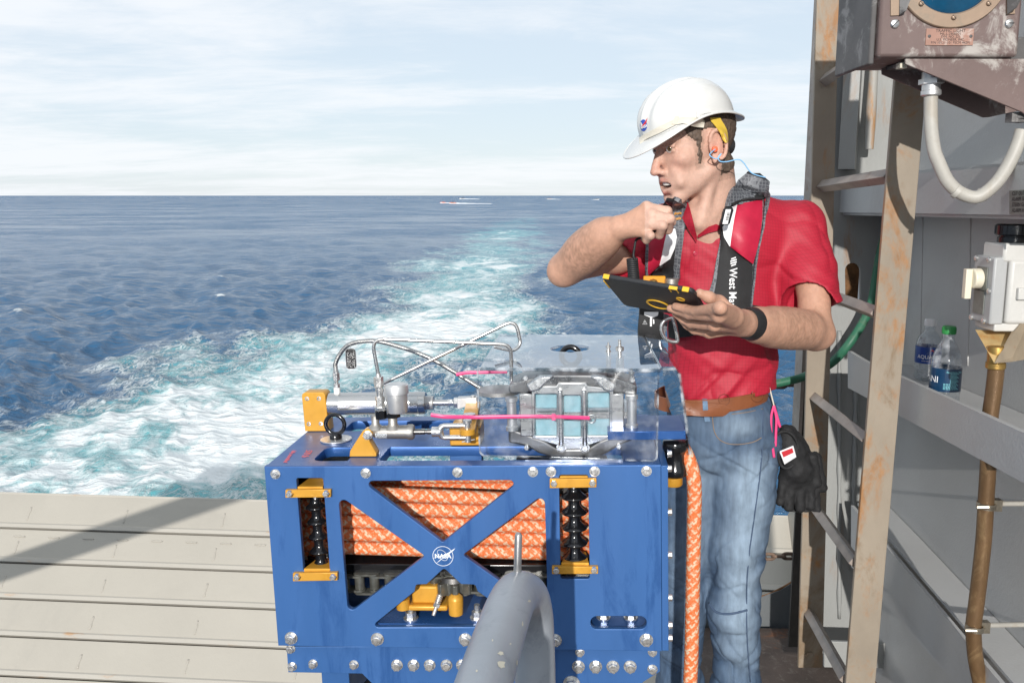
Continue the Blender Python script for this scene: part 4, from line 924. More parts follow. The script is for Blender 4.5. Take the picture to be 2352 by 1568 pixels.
    # stack of tube fittings
    v = Q(1178, 0).x; st = MB().cyl((v, ym, Q(0, 925).z), (v, ym, Q(0, 898).z), 0.0128, n=6, rot=0.5).cyl((v, ym, Q(0, 898).z), (v, ym, Q(0, 800).z), 0.0098, n=6).cyl((v, ym, Q(0, 800).z), (v, ym, Q(0, 715).z), 0.0072, n=14).cyl((v, ym, Q(0, 755).z), (v, ym, Q(0, 735).z), 0.0085, n=14).cyl((v - 0.001, ym, Q(0, 710).z), (v - 0.001, ym, Q(0, 618).z), 0.0100, n=6, rot=0.2).cyl((v - 0.001, ym, Q(0, 622).z), (v - 0.001, ym, Q(0, 590).z), 0.0055, 0.0046, n=14)
    ft = mo('tube_fitting', st, 'bolt_steel', smooth=25); mo('black_nut', MB().cyl((v, ym, Q(0, 1004).z), (v, ym, Q(0, 932).z), 0.0125, n=8), 'black_plastic', ft, smooth=25)
    # ---- bent steel tubes
    yt = ym
    pts = [Vector((v - 0.001, ym, Q(0, 600).z)), mf(z3(1143, 243), yt), mf(z4(455, 300), yt + 0.02), mf(z4(458, 640), yt + 0.03)]
    mo('steel_tube', MB().tube(fillet_path(pts, 0.022, 8), 0.0038, 12), 'polished')
    yk = yt + 0.10
    pts = [mf(z3(1180, 705), yk - 0.03), mf(z3(1280, 652), yk - 0.03), mf(z4(498, 62), yk), mf(z4(548, 300), yk), mf(z4(480, 362), yk - 0.01), mf(z4(300, 320), yk - 0.01)]
    mo('steel_tube', MB().tube(fillet_path(pts, 0.020, 8), 0.0038, 12), 'polished')
    # ---- push rod, fork and lever
    A = lambda x, y, d=0.0: mf(z3(x, y), ym + d)
    rod = mo('push_rod', MB().lathe((A(1478, 0).x, ym, cz2), RIGHT, [(0, 0.0085), (A(1490, 0).x - A(1478, 0).x, 0.0060), (A(1590, 0).x - A(1478, 0).x, 0.0055), (A(1592, 0).x - A(1478, 0).x, 0.0042), (A(1612, 0).x - A(1478, 0).x, 0.0042), (A(1614, 0).x - A(1478, 0).x, 0.0053), (A(1665, 0).x - A(1478, 0).x, 0.0053)], 18), 'dark_steel')
    f = MB().cyl((A(1660, 0).x, ym, cz2), (A(1742, 0).x, ym, cz2), 0.0105, n=20)
    for s in (-1, 1):
        f.tube([(A(1735, 0).x, ym, cz2 + s * 0.003), (A(1752, 0).x, ym, cz2 + s * 0.0105), (A(1775, 0).x, ym, cz2 + s * 0.0125), (A(2015, 0).x, ym, cz2 + s * 0.0125)], [0.0075, 0.0058, 0.0050, 0.0050], 10)
    f.cyl((A(2000, 0).x, ym, cz2 - 0.022), (A(2000, 0).x, ym, cz2 + 0.0225), 0.0065, n=16).cyl((A(2000, 0).x, ym, cz2 + 0.018), (A(2000, 0).x, ym, cz2 + 0.024), 0.0092, n=20)
    f.cyl((A(2000, 0).x - 0.012, ym - 0.004, cz2 - 0.021), (A(2000, 0).x + 0.014, ym + 0.004, cz2 - 0.018), 0.0012, n=8)
    mo('fork_end', f, 'bolt_steel', rod, smooth=40)
    # lever from the fork back to the ram, pivoting on a gold block
    p0 = Vector((A(2000, 0).x, ym, cz2 - 0.006)); p1 = Vector((X(2100), yc, cz - R * 0.1)); d = (p1 - p0); d.z = 0; side = Vector((d.y, -d.x, 0)).normalized(); m = MB(); wd = 0.016
    ring = [p0 + side * wd * math.cos(a) - d.normalized() * wd * math.sin(a) for a in [math.pi * k / 10 for k in range(11)]] + [p1 - side * wd + Vector((0, 0, 0)), p1 + side * wd]
    ring = [Vector((q.x, q.y, p0.z if i < 11 else p1.z - 0.008)) for i, q in enumerate(ring)]
    mo('lever', MB().prism(ring, (0, 0, 0.012)), 'gold_anodised', bevel=0.001)
    pv = p0.lerp(p1, 0.34); mo('pivot_bolt', MB().cyl(pv + UP * 0.006, pv + UP * 0.012, 0.0145, n=24).cyl(pv + UP * 0.012, pv + UP * 0.020, 0.0128, n=24), 'bolt_steel')
    e0 = mt(z3(1880, 1255), 0); e1 = mt(z3(2165, 1255), 0); zt = mf(z3(1900, 1040), e0.y).z
    mo('pivot_block', MB().box(e0.x, e1.x, e0.y, e0.y + 0.075, 0.0006, min(zt, p0.z - 0.001)), 'gold_anodised', bevel=0.003)
    mo('block_shelf', MB().box(e0.x - 0.001, e1.x + 0.002, e0.y - 0.002, e0.y + 0.03, -0.04, -0.021), 'blue_anodised', bevel=0.001)
def braid_hose(path, r):
    m = MB(); m.tube(path, r, 14); o = mo('braided_hose', m, 'steel_braid'); return o
material('tag_black', (0.012, 0.012, 0.013), 0.2)
def steel_braid():
    m = material('steel_braid', (0.42, 0.41, 0.39), 0.3, metal=1.0, vary=0.45, vscale=420, bump=0.0008, bscale=700)
steel_braid()
top_gear()

# ------------------------------------------------------------------ clear cover and brake caliper
def cover():
    zt = 0.0; k = mt(z4(1830, 1420), 0.002); kl = mt(z4(160, 1357), 0.002)
    fl, fr = Vector((kl.x, kl.y, 0.004)), Vector((k.x, max(k.y, 0.012), 0.004))
    tl = mf(z4(168, 512), fl.y); tr = mf(z4(1856, 545), fr.y); zt = (tl.z + tr.z) / 2; tl.z = tr.z = zt
    bl = mt(z4(350, 207), zt); br = mt(z4(1700, 215), zt)
    n = (fr - fl).cross(UP).normalized(); n = n if n.y < 0 else -n
    root = None; T = 0.006
    def grid(a, b, c, d, nu, nv): return [[(a.lerp(b, i / nu)).lerp(d.lerp(c, i / nu), j / nv) for i in range(nu + 1)] for j in range(nv + 1)]
    ux = (fr - fl).normalized(); w = (fr - fl).length; h = zt - 0.004; o = fl
    fpan = round_poly([(0, 0), (w, 0), (w + 0.004, h), (0.002, h)], [0.012, 0.010, 0.002, 0.002], 6)
    fs = mplate('clear_front', fpan, [], T, 'acrylic', basis(o, ux, UP), bevel=0.0015)
    # top sheet with the round cut-out
    x = (tr - tl).normalized(); yv = UP.cross(x)
    def L2(v): q = v - tl; return (q.dot(x), q.dot(yv))
    c = mt(z4(1010, 340), zt); ra = (mt(z4(1195, 340), zt) - mt(z4(825, 340), zt)).length / 2; cc = L2(c)
    outl = [L2(tl), L2(tr + Vector((0.004, 0, 0))), L2(br), L2(bl)]
    s1 = mt(z4(620, 225), zt); s0 = mt(z4(345, 220), zt); s2 = mt(z4(520, 460), zt); s3 = mt(z4(205, 452), zt)
    mplate('clear_top', outl, [[(cc[0] + ra * math.cos(a), cc[1] + ra * math.sin(a)) for a in [2 * math.pi * i / 40 for i in range(40)]]], T, 'acrylic', basis(tl + UP * 0.001, x, yv), bevel=0.001)
    # folded edge between the two, and the flared right side
    e0, e1 = tl + Vector((0, -0.001, -0.002)), tr + Vector((0.002, -0.001, -0.002)); mo('folded_edge', MB().tube([e0.lerp(e1, i / 8) for i in range(9)], 0.0036, 10), 'acrylic_edge')
    Mf = basis(o, ux, UP); mo('highlight_edge', MB().tube([Mf @ Vector((p[0], p[1], -0.003)) for p in fpan], 0.0021, 6, closed=True), 'acrylic_edge', fs)  # pale tubes added along the rims as painted edge highlights
    mo('highlight_edge', MB().tube([bl - UP * 0.002, br - UP * 0.002], 0.0024, 6), 'acrylic_edge', fs); mo('highlight_edge', MB().tube([tl - UP * 0.002, bl - UP * 0.002], 0.0024, 6), 'acrylic_edge', fs); mo('highlight_edge', MB().tube([tr - UP * 0.002, br - UP * 0.002], 0.0024, 6), 'acrylic_edge', fs); mo('highlight_edge', MB().torus(c - UP * 0.002, UP, ra, 0.0016, 40, 6), 'acrylic_edge', fs)
    a, b = tr + Vector((0.004, 0, 0)), br; dn = Vector((0.052, 0.0, -0.190))
    q0 = mf(z4(2030, 540), fr.y + 0.02); q1 = mf(z4(2140, 1330), fr.y + 0.02)
    A0 = tr + Vector((0.003, 0.004, 0)); A1 = br + Vector((0.001, 0, 0)); B0 = Vector((q0.x, fr.y + 0.02, q0.z)); C0 = Vector((q1.x, fr.y + 0.02, q1.z)); B1 = A1 + (B0 - A0); C1 = B1 + (C0 - B0)
    rows = [[A0.lerp(A1, i / 6) for i in range(7)], [A0.lerp(B0, 0.8).lerp(A1.lerp(B1, 0.8), i / 6) + UP * 0.002 for i in range(7)], [B0.lerp(C0, 0.05).lerp(B1.lerp(C1, 0.05), i / 6) for i in range(7)]] + [[B0.lerp(C0, s).lerp(B1.lerp(C1, s), i / 6) for i in range(7)] for s in (0.3, 0.6, 1.0)]
    sd = mo('clear_side', MB().sheet(rows, 0.005), 'acrylic', smooth=30)
    ed = [A0, A0.lerp(B0, 0.8) + UP * 0.002, B0.lerp(C0, 0.05), B0.lerp(C0, 0.3), B0.lerp(C0, 0.6), C0]
    mo('sawn_edge', MB().tube([p + Vector((0, -0.0015, 0)) for p in ed], 0.0030, 8), 'acrylic_edge', sd)
    mo('slot_edge', MB().tube([mt(z4(205, 450), zt) + UP * 0.002, mt(z4(505, 455), zt) + UP * 0.002], 0.0026, 8), 'acrylic_edge', sd); mo('slot_edge', MB().tube([mt(z4(350, 218), zt) + UP * 0.002, mt(z4(600, 222), zt) + UP * 0.002], 0.0024, 8), 'acrylic_edge', sd)
    # pink cable ties
    yy = fl.y - 0.012
    pz = [mf(z3(1700, 960), fl.y - 0.03), mf(z3(1830, 978), fl.y - 0.03), mf(z4(0, 980), fl.y - 0.02), mf(z4(160, 982), yy), mf(z4(620, 975), yy), mf(z4(860, 978), yy), mf(z4(1195, 990), fr.y - 0.008)]
    mo('cable_tie', MB().tube(smooth_path(pz, 8), 0.0038, 8, flat=0.35), 'pink_tie'); g = mf(z4(858, 980), yy - 0.001); mo('tie_head', MB().box(g.x - 0.004, g.x + 0.004, g.y - 0.004, g.y + 0.003, g.z - 0.0065, g.z + 0.0065), 'pink_tie', bevel=0.001)
    pz = [mf(z4(-60, 582), fl.y + 0.12), mf(z4(40, 565), fl.y + 0.12), mf(z4(160, 562), fl.y + 0.12), mf(z4(420, 556), fl.y + 0.12)]; mo('cable_tie', MB().tube(smooth_path(pz, 6), 0.0036, 8, flat=0.35), 'pink_tie')
    # brake caliper standing behind the front sheet
    yk = (fl.y + fr.y) / 2 + 0.055
    K = lambda px, py, d=0.0: mf(z4(px, py), yk + d)
    def KP(pts): return [(q.x, q.z) for q in (K(*p) for p in pts)]
    body = KP([(650, 740), (760, 690), (880, 690), (900, 660), (1160, 660), (1180, 690), (1290, 700), (1420, 740), (1420, 1165), (1290, 1215), (1180, 1250), (1170, 1290), (900, 1290), (890, 1250), (780, 1215), (650, 1180)])
    holes = [KP([(683, 765), (885, 765), (885, 1160), (683, 1160)]), KP([(952, 780), (1112, 780), (1112, 1165), (952, 1165)]), KP([(1178, 750), (1382, 750), (1382, 1155), (1178, 1155)])]
    cp = mplate('caliper_body', body, [round_poly(h_, 0.003) for h_ in holes], 0.018, 'caliper_steel', basis((0, yk, 0), (1, 0, 0), (0, 0, 1)), bevel=0.002)
    for x in (918, 1142):
        a, b = K(x, 720), K(x, 1250); mo('caliper_bar', MB().box(a.x - sc(5.5), a.x + sc(5.5), yk - 0.012, yk, b.z, a.z), 'caliper_steel', cp, bevel=0.003)
    for x0, x1, y0, y1 in ((690, 888, 770, 905), (690, 888, 1000, 1158), (952, 1112, 780, 945), (952, 1112, 1010, 1162), (1178, 1380, 755, 900), (1178, 1380, 985, 1155)):
        a, b = K(x0, y1, 0.006), K(x1, y0, 0.006); mo('brake_pad', MB().box(a.x, b.x, yk + 0.006, yk + 0.05, a.z, b.z), 'blue_foam', cp, bevel=0.003)
    a, b = K(690, 985, 0.02), K(1385, 915, 0.02); mo('brake_disc_edge', MB().box(K(500, 0).x, K(1560, 0).x, yk + 0.004, yk + 0.12, a.z, b.z), 'polished', cp)
    up = KP([(430, 760), (430, 690), (560, 640), (840, 590), (1210, 590), (1450, 620), (1640, 690), (1640, 790), (1440, 760), (1400, 745), (1300, 700), (760, 695), (640, 745), (600, 770)])
    mplate('caliper_bridge', round_poly(up, 0.006), [], 0.10, 'caliper_black', basis((0, yk + 0.004, 0), (1, 0, 0), (0, 0, 1)), cp, bevel=0.004)
    for x0, x1 in ((600, 860), (1200, 1450)):   # bright machined shoulders
        s = 1 if x0 < 900 else -1; xa, xb = (x0, x1) if s > 0 else (x1, x0)
        pts = [K(xa, 670), K(xa + s * 40, 735), K(xa + s * 120, 720), K(xb - s * 60, 640), K(xb, 590), K(xb - s * 130, 590)]
        mo('machined_shoulder', MB().prism([(q.x, yk - 0.012, q.z) for q in pts], (0, 0.02, 0)), 'bolt_steel', cp, bevel=0.003)
    low = KP([(430, 1090), (640, 1165), (780, 1220), (900, 1290), (1170, 1290), (1290, 1215), (1420, 1165), (1640, 1100), (1640, 1190), (1480, 1250), (1330, 1340), (1230, 1362), (830, 1362), (720, 1330), (600, 1260), (430, 1230)])
    mplate('caliper_cradle', round_poly(low, 0.006), [], 0.11, 'caliper_black', basis((0, yk + 0.004, 0), (1, 0, 0), (0, 0, 1)), cp, bevel=0.004)
    for xx, y0, y1 in ((470, 790, 1100), (1592, 770, 1080)):
        a, b = K(xx, y1), K(xx, y0); mo('standoff', MB().lathe((a.x, yk - 0.004, a.z), UP, [(0, 0.0125), (0.008, 0.0125), (0.010, 0.0098), ((b - a).length - 0.01, 0.0098), ((b - a).length - 0.008, 0.0125), ((b - a).length, 0.0125)], 20), 'bare_alu', cp, smooth=35)
    for x0, x1 in ((545, 655), (1400, 1515)):
        a, b = K(x0, 1165), K(x1, 760); mo('caliper_cheek', MB().box(a.x, b.x, yk - 0.001, yk + 0.06, a.z, b.z), 'caliper_steel', cp, bevel=0.002)
    for x, y in ((928, 1280), (1150, 1280)): q = K(x, y, -0.01); mo('bolt', MB().bolt((q.x, yk - 0.003, q.z), FRONT, 0.0075), 'bolt_steel', cp, smooth=25)
    for x, y in ((590, 625), (1600, 640), (600, 1280), (1470, 1270)): q = K(x, y, -0.01); mo('bolt', MB().bolt((q.x, yk + 0.002, q.z), FRONT, 0.0055, washer=0), 'bolt_steel', cp, smooth=25)
    q = K(1210, 990, -0.006); mo('tie_ring', MB().torus((q.x, yk - 0.014, q.z), FRONT, 0.008, 0.0014, 20, 8), 'bolt_steel', cp)
    for xx, y0, y1 in ((1480, 520, 255), (1590, 660, 520), (1372, 400, 280)):
        dd = 0.02 if xx == 1590 else 0.16; a = K(xx, y0, dd); b = K(xx, y1, dd); L = (b - a).length; w_ = 0.0085 if xx == 1480 else 0.0055; mo('bleed_fitting', MB().lathe((a.x, yk + dd, a.z), UP, [(-0.04, w_), (L * 0.4, w_), (L * 0.42, w_ * 0.7), (L * 0.6, w_ * 0.7), (L * 0.62, w_ * 1.05), (L * 0.75, w_ * 1.05), (L * 0.78, w_ * 0.4), (L, w_ * 0.4)], 14), 'bolt_steel', cp, smooth=30)
    # eye bolt and post under the round cut-out
    q = mt(z4(1015, 340), zt); q.z = zt - 0.012; mo('lifting_eye', MB().torus((q.x, q.y, q.z - 0.004), (0.15, 1, 0), 0.020, 0.0062, 36, 12).lathe((q.x, q.y, q.z - 0.06), UP, [(0, 0.02), (0.02, 0.02), (0.022, 0.012), (0.036, 0.012)], 20), 'black_plastic', smooth=60)
    mo('caliper_post', MB().lathe((q.x, q.y, 0.002), UP, [(0, 0.05), (0.012, 0.05), (0.014, 0.034), (q.z - 0.06, 0.034)], 32), 'caliper_steel')
    # pivot disc at the left, brake bracket at right
    q = mf(z4(330, 720), yk + 0.05); mo('drilled_disc', MB().lathe((q.x, yk + 0.06, q.z - 0.01), UP, [(0, 0.002), (0, 0.045), (0.008, 0.045), (0.008, 0.002)], 32), 'cast_alu')
cover()
def side_roller():
    # black roller on a blue arm beyond the right end, gold cap under it
    y = 0.11; c = mf(zb(1085, 1200), y); top = mf(zb(1085, 1110), y).z; rr = sc(118 / 2.412 / 1.7415, y)
    z = lambda py: mf(zb(1085, py), y).z
    prof = [(z(1445) - z(1445), rr * 0.95), (0.004, rr * 1.05), (z(1390) - z(1445), rr * 1.05), (z(1372) - z(1445), rr), (z(1300) - z(1445), rr * 0.80), (z(1245) - z(1445), rr * 0.78), (z(1210) - z(1445), rr * 0.88), (z(1190) - z(1445), rr * 1.0), (z(1125) - z(1445), rr * 1.0), (z(1112) - z(1445), rr * 0.92)]
    g = mo('side_roller', MB().lathe((c.x, y, z(1445)), UP, prof, 40), 'black_plastic', smooth=60)
    mo('roller_cap', MB().lathe((c.x - 0.004, y, z(1540)), UP, [(0, rr * 0.7), (0.003, rr * 0.78), (z(1452) - z(1540) - 0.001, rr * 0.78)], 32), 'gold_anodised', g)
    a = mf(zb(915, 1105), y - 0.06); b = mf(zb(1190, 1020), y - 0.06)
    mo('roller_arm', MB().box(MW - 0.10, b.x, y - 0.06, y + 0.07, a.z, b.z), 'blue_top', bevel=0.001)
side_roller()
# ------------------------------------------------------------------ ship's side: bulkhead, frame, beams
z7 = zr(3150, 0, 2.485); z8 = zr(3150, 600, 2.485); zd = zr(3150, 1150, 2.485); ze = zr(3000, 1700, 1.521); zt_ = zr(3450, 0, 3.136); zs_ = zr(3750, 850, 2.413)
WA, WB = Vector((1.13, 1.9, 0)), Vector((1.21, 3.2, 0))
WD = (WB - WA).normalized(); WN = Vector((-WD.y, WD.x, 0))            # along the wall (aft), and out of it towards the left
def wp(px, py, off=0.0): return on_plane(px, py, WA + WN * off, WN)
def wq(pts, off): return [wp(p[0], p[1], off) for p in pts]
material('conduit_paint', (0.44, 0.42, 0.375), 0.5, vary=0.10, vscale=14, bump=0.0004, bscale=120, dirt=(0.36, 0.30, 0.22), dirt_amt=0.4, dscale=18)
material('box_paint', (0.56, 0.55, 0.52), 0.45, vary=0.06, vscale=10, bump=0.0004, bscale=160, rust=0.22, rscale=9, rust_col=(0.34, 0.16, 0.04))
material('box_lid', (0.40, 0.405, 0.40), 0.45, vary=0.06, vscale=10, bump=0.0004, bscale=160)
material('plate_grey', (0.21, 0.22, 0.20), 0.5, metal=0.3, vary=0.2, vscale=40)
material('cream_plastic', (0.72, 0.66, 0.52), 0.4)
material('lamp_brown', (0.155, 0.108, 0.098), 0.6, vary=0.16, vscale=7, bump=0.0006, bscale=60, dirt=(0.50, 0.47, 0.43), dirt_amt=0.75, dscale=13)
material('lamp_dark', (0.095, 0.09, 0.088), 0.6, vary=0.25, vscale=12, dirt=(0.32, 0.31, 0.30), dirt_amt=0.6, dscale=16)
material('lamp_bronze', (0.34, 0.245, 0.175), 0.5, metal=0.3, vary=0.12, vscale=14, dirt=(0.22, 0.2, 0.16), dirt_amt=0.4, dscale=20)
material('lamp_glass', (0.004, 0.055, 0.115), 0.08, vary=0.3, vscale=20, coat=0.5)
material('plate_brass', (0.36, 0.20, 0.15), 0.5, vary=0.1, vscale=30, dirt=(0.60, 0.55, 0.50), dirt_amt=0.5, dscale=40)
material('ink', (0.025, 0.02, 0.02), 0.6)
material('hose_brown', (0.15, 0.088, 0.042), 0.38, metal=0.35, vary=0.25, vscale=22, bump=0.0005, bscale=300, dirt=(0.30, 0.20, 0.10), dirt_amt=0.6, dscale=26, stretch=(1, 1, 0.5))
material('brass', (0.52, 0.33, 0.10), 0.35, metal=0.85, vary=0.25, vscale=40, rvary=0.1)
material('spout_lit_rust', (0.62, 0.44, 0.20), 0.5, vary=0.25, vscale=14, rust=0.62, rscale=10, rust_col=(0.40, 0.16, 0.03), stretch=(1, 1, 0.5))  # rusty sheet, lit facet: its brightness is put into the colour
material('spout_shaded_rust', (0.25, 0.20, 0.14), 0.5, vary=0.2, vscale=16, rust=0.3, rscale=12)  # same sheet beyond the fold, coloured darker as its shaded facet
material('clamp_steel', (0.42, 0.37, 0.29), 0.33, metal=0.9, vary=0.3, vscale=60)
material('green_hose', (0.025, 0.13, 0.072), 0.5, vary=0.15, vscale=20, dirt=(0.14, 0.16, 0.10), dirt_amt=0.4, dscale=24)
material('pipe_grey', (0.315, 0.34, 0.37), 0.36, vary=0.07, vscale=14, bump=0.0004, bscale=120, dirt=(0.17, 0.19, 0.225), dirt_amt=0.5, dscale=9)
material('paint_chip', (0.62, 0.58, 0.47), 0.6)
material('pipe_rusty', (0.34, 0.33, 0.30), 0.6, vary=0.1, vscale=10, rust=0.85, rscale=9, rust_col=(0.30, 0.13, 0.02), stretch=(1, 1, 0.4))
def build_wall():
    t = thing('bulkhead', 'grey painted steel bulkhead with welded stiffener beams behind the ladder', 'bulkhead', WA + Vector((0, 0.6, 0)))
    def part(name, mb, mat, **kw): return obj(name, mb, mat, t, world=True, **kw)
    a, b = WA - WD * 0.9, WB + WD * 0.05
    part('wall_plate', MB().prism([a, b, b - WN * 0.02, a - WN * 0.02], (0, 0, 3.4)), 'haze_grey')
    def beam(name, top, bot, off, th, mat, flange=True):
        T = wq(top, off); B = wq(bot, off); n = len(T)
        o = part(name, MB().sheet([T, B], th), mat, smooth=20)
        if flange: obj('flange', MB().sheet([[p - WN * th for p in T], [p - WN * (off - 0.002) - Vector((0, 0, 0.0)) for p in T]], -0.008), mat, o, smooth=20)
        return o
    # upper stiffener
    top = [(1925, 411), (2117, 398), (2352, 380), (2420, 375)]; bot = [(1925, 488), (2107, 490), (2352, 494), (2420, 495)]
    ub = beam('stiffener_beam', top, bot, 0.14, 0.010, 'haze_grey')
    B = wq(bot, 0.139); obj('bottom_flange', MB().sheet([B, [p - WN * 0.137 for p in B]], 0.008), 'haze_grey', ub, smooth=20)
    # shelf beam with a raised lip
    top = [(1957, 806), (2002, 832.5), (2071, 861.5), (2206, 922), (2352, 987), (2430, 1022)]; bot = [(1957, 890), (2002, 914), (2062, 946), (2206, 1023), (2352, 1101), (2430, 1142)]
    lb = beam('stiffener_beam', top, bot, 0.18, 0.012, 'haze_grey', False)
    T = [p - Vector((0, 0, 0.038)) for p in wq(top, 0.168)]; obj('shelf', MB().sheet([T, [p - WN * 0.166 for p in T]], 0.008), 'haze_grey', lb, smooth=20)
    global SHELF_T; SHELF_T = T
    # lower slanting stiffener, its flange turned up
    top = [(1962, 1160), (2032, 1240), (2202, 1441), (2330, 1592)]; bot = [(1962, 1300), (2021, 1365), (2202, 1566), (2310, 1690)]
    sb = beam('stiffener_beam', top, bot, 0.10, 0.010, 'haze_grey')
    # vertical butt weld lines
    for px in (2230, 2120):
        pts = [wp(px + (y - 500) * -0.02, y, 0.0005) for y in range(500, 850, 20)]; part('weld_seam', MB().tube(pts, [0.0022 + 0.0006 * math.sin(i * 2.1) for i in range(len(pts))], 6), 'haze_grey', smooth=180)
    # web frame across the end, with a slotted hole
    Y = 2.86; x0, x1 = at(1896, 600, Y).x, at(2040, 600, Y).x
    def loc(p): q = at(p[0], p[1], Y); return (q.x, q.z)
    hole = round_poly([loc(p) for p in ((1941, 604), (1976, 604), (1977, 700), (1942, 700))], 0.026, 8)
    f = plate('web_frame', [(x0, 0.02), (x1, 0.02), (x1, 3.4), (x0, 3.4)], [hole], 0.012, 'frame_grey', t, 0.001, basis((0, Y, 0), (1, 0, 0), (0, 0, 1)), True)
    q0, q1 = loc((1930, 730)), loc((1990, 590)); obj('rusty_backing', MB().box(q0[0], q1[0], Y + 0.05, Y + 0.06, q0[1], q1[1]), 'rust', f)
    part('edge_flange', MB().box(at(1850, 600, Y).x, at(1858, 600, Y).x, Y - 0.02, Y + 0.05, 0.75, 3.4), 'rung_steel')
    part('edge_flange', MB().box(at(1858.5, 600, Y).x, x0 - 0.001, Y - 0.002, Y + 0.01, 0.05, 3.4), 'dark_gap')
    # pilaster of bluish plates above, rusty pipe behind the ladder
    part('vertical_stiffener', MB().prism([Vector((p.x, p.y, 1.66)) for p in (at(1924, 400, 2.80), at(1962, 400, 2.79), at(1966, 400, 2.855), at(1924, 400, 2.855))], (0, 0, 1.6)), 'frame_grey', smooth=20)
    a = at(1998, 300, 2.80); part('drain_pipe', MB().tube([(a.x, 2.80, 1.72 + 0.1 * i) for i in range(16)], [0.014 + 0.002 * math.sin(i * 1.7) for i in range(16)], 16), 'pipe_rusty')
    a = [at(1928, y, 2.855) for y in range(760, 1440, 20)]; part('weld_seam', MB().tube(a, [0.007 + 0.002 * math.sin(i * 1.3) for i in range(len(a))], 8), 'frame_grey', smooth=180)
    a = [at(1966 - i * 0.4, 890 + 20 * i, 2.855) for i in range(22)]; part('weld_seam', MB().tube(a, [0.008 + 0.002 * math.sin(i * 1.9) for i in range(len(a))], 8), 'frame_grey', smooth=180)
    # foot bracket of the ladder
    p = [at(*q, 2.62) for q in ((1893, 1472), (2079, 1478), (2082, 1535), (1893, 1532))]; part('foot_bracket', MB().prism(p, (0, 0.012, 0)), 'frame_grey', bevel=0.002)
    p = at(2085, 1470, 2.6); part('bracket_post', MB().box(p.x - 0.006, p.x + 0.006, 2.56, 2.70, -0.05, p.z + 0.10), 'frame_grey', bevel=0.002)
build_wall()
def coaming():
    top = [(1480, 1392), (1600, 1388), (1735, 1372), (1790, 1352), (1838, 1322), (1870, 1290)]; T = [at(x, y, 3.10) for x, y in top]; B = [Vector((p.x, p.y, -0.05)) for p in T]
    o = obj('deck_coaming', MB().sheet([T, B], 0.012), 'haze_dark', smooth=25); tag(o, 'low dark grey curved plate along the deck edge below the rusty chain', 'coaming')
    obj('rusty_rim', MB().tube([p + Vector((0, -0.004, 0)) for p in smooth_path(T, 6)], 0.006, 8), 'rust', o, smooth=180)
material('haze_dark', (0.125, 0.135, 0.14), 0.5, vary=0.12, vscale=5, bump=0.0008, bscale=80, rust=0.2, rscale=5, stretch=(1, 1, 0.3))
coaming()

# ------------------------------------------------------------------ ladder
def ladder():
    t = thing('ladder', 'rust-stained steel ladder with flat side bars beside the man', 'ladder', at(1860, 1540, 2.55))
    def bar(name, l, r, Y, th):
        a, b = at(*l[0], Y), at(*l[1], Y); c, d = at(*r[0], Y), at(*r[1], Y)
        def ext(p, q, s): return p + (p - q) * s
        L0, L1 = ext(a, b, 0.25), b; R0, R1 = ext(c, d, 0.25), d
        n = 24; rows = [[L0.lerp(L1, i / n), R0.lerp(R1, i / n)] for i in range(n + 1)]
        return obj(name, MB().sheet(rows, th), 'ladder_paint', t, world=True, smooth=25, bevel=0.0015)
    far = bar('side_bar', [(1873, 0), (1831, 1528)], [(1924, 0), (1886, 1528)], 2.55, 0.012)
    q = at(1856, 1500, 2.55); obj('bolt', MB().bolt(q, FRONT, 0.015, washer=1.25), 'ladder_paint', far, smooth=25); 
    for c in far.children: c.matrix_parent_inverse = Matrix()
    bar('side_bar', [(2055, 130), (1931, 1660)], [(2128, 130), (1998, 1660)], 2.05, 0.012)
    for l, r in (((1893, 186), (2062, 72)), ((1887, 428), (2046, 404)), ((1880, 668), (2016, 719)), ((1871, 912), (1995, 1011)), ((1869, 1161), (1966, 1292)), ((1858, 1406), (1944, 1560))):
        a, b = at(*l, 2.545), at(*r, 2.062); d = (b - a).normalized(); u = d.cross(Vector((0, 0, 1))).normalized(); w = u.cross(d); s = 0.0125; k = math.radians(38)
        e1 = u * math.cos(k) + w * math.sin(k); e2 = -u * math.sin(k) + w * math.cos(k)
        r_ = obj('rung', MB().prism([a + (e1 * i + e2 * j) * s for i, j in ((-1, -1), (1, -1), (1, 1), (-1, 1))], b - a), 'rung_steel', t, world=True, smooth=20, bevel=0.0015)
        rnd = random.Random(int(l[1])); pts = []
        for i in range(18):
            an = 2 * math.pi * i / 18; rr = 0.021 + rnd.uniform(-0.003, 0.004); pts.append(a + Vector((math.cos(an) * rr, -0.001, math.sin(an) * rr)))
        obj('weld_ring', MB().tube(pts, [0.0045 + rnd.uniform(-0.001, 0.002) for _ in pts], 8, closed=True), 'ladder_paint', r_, smooth=180)
ladder()

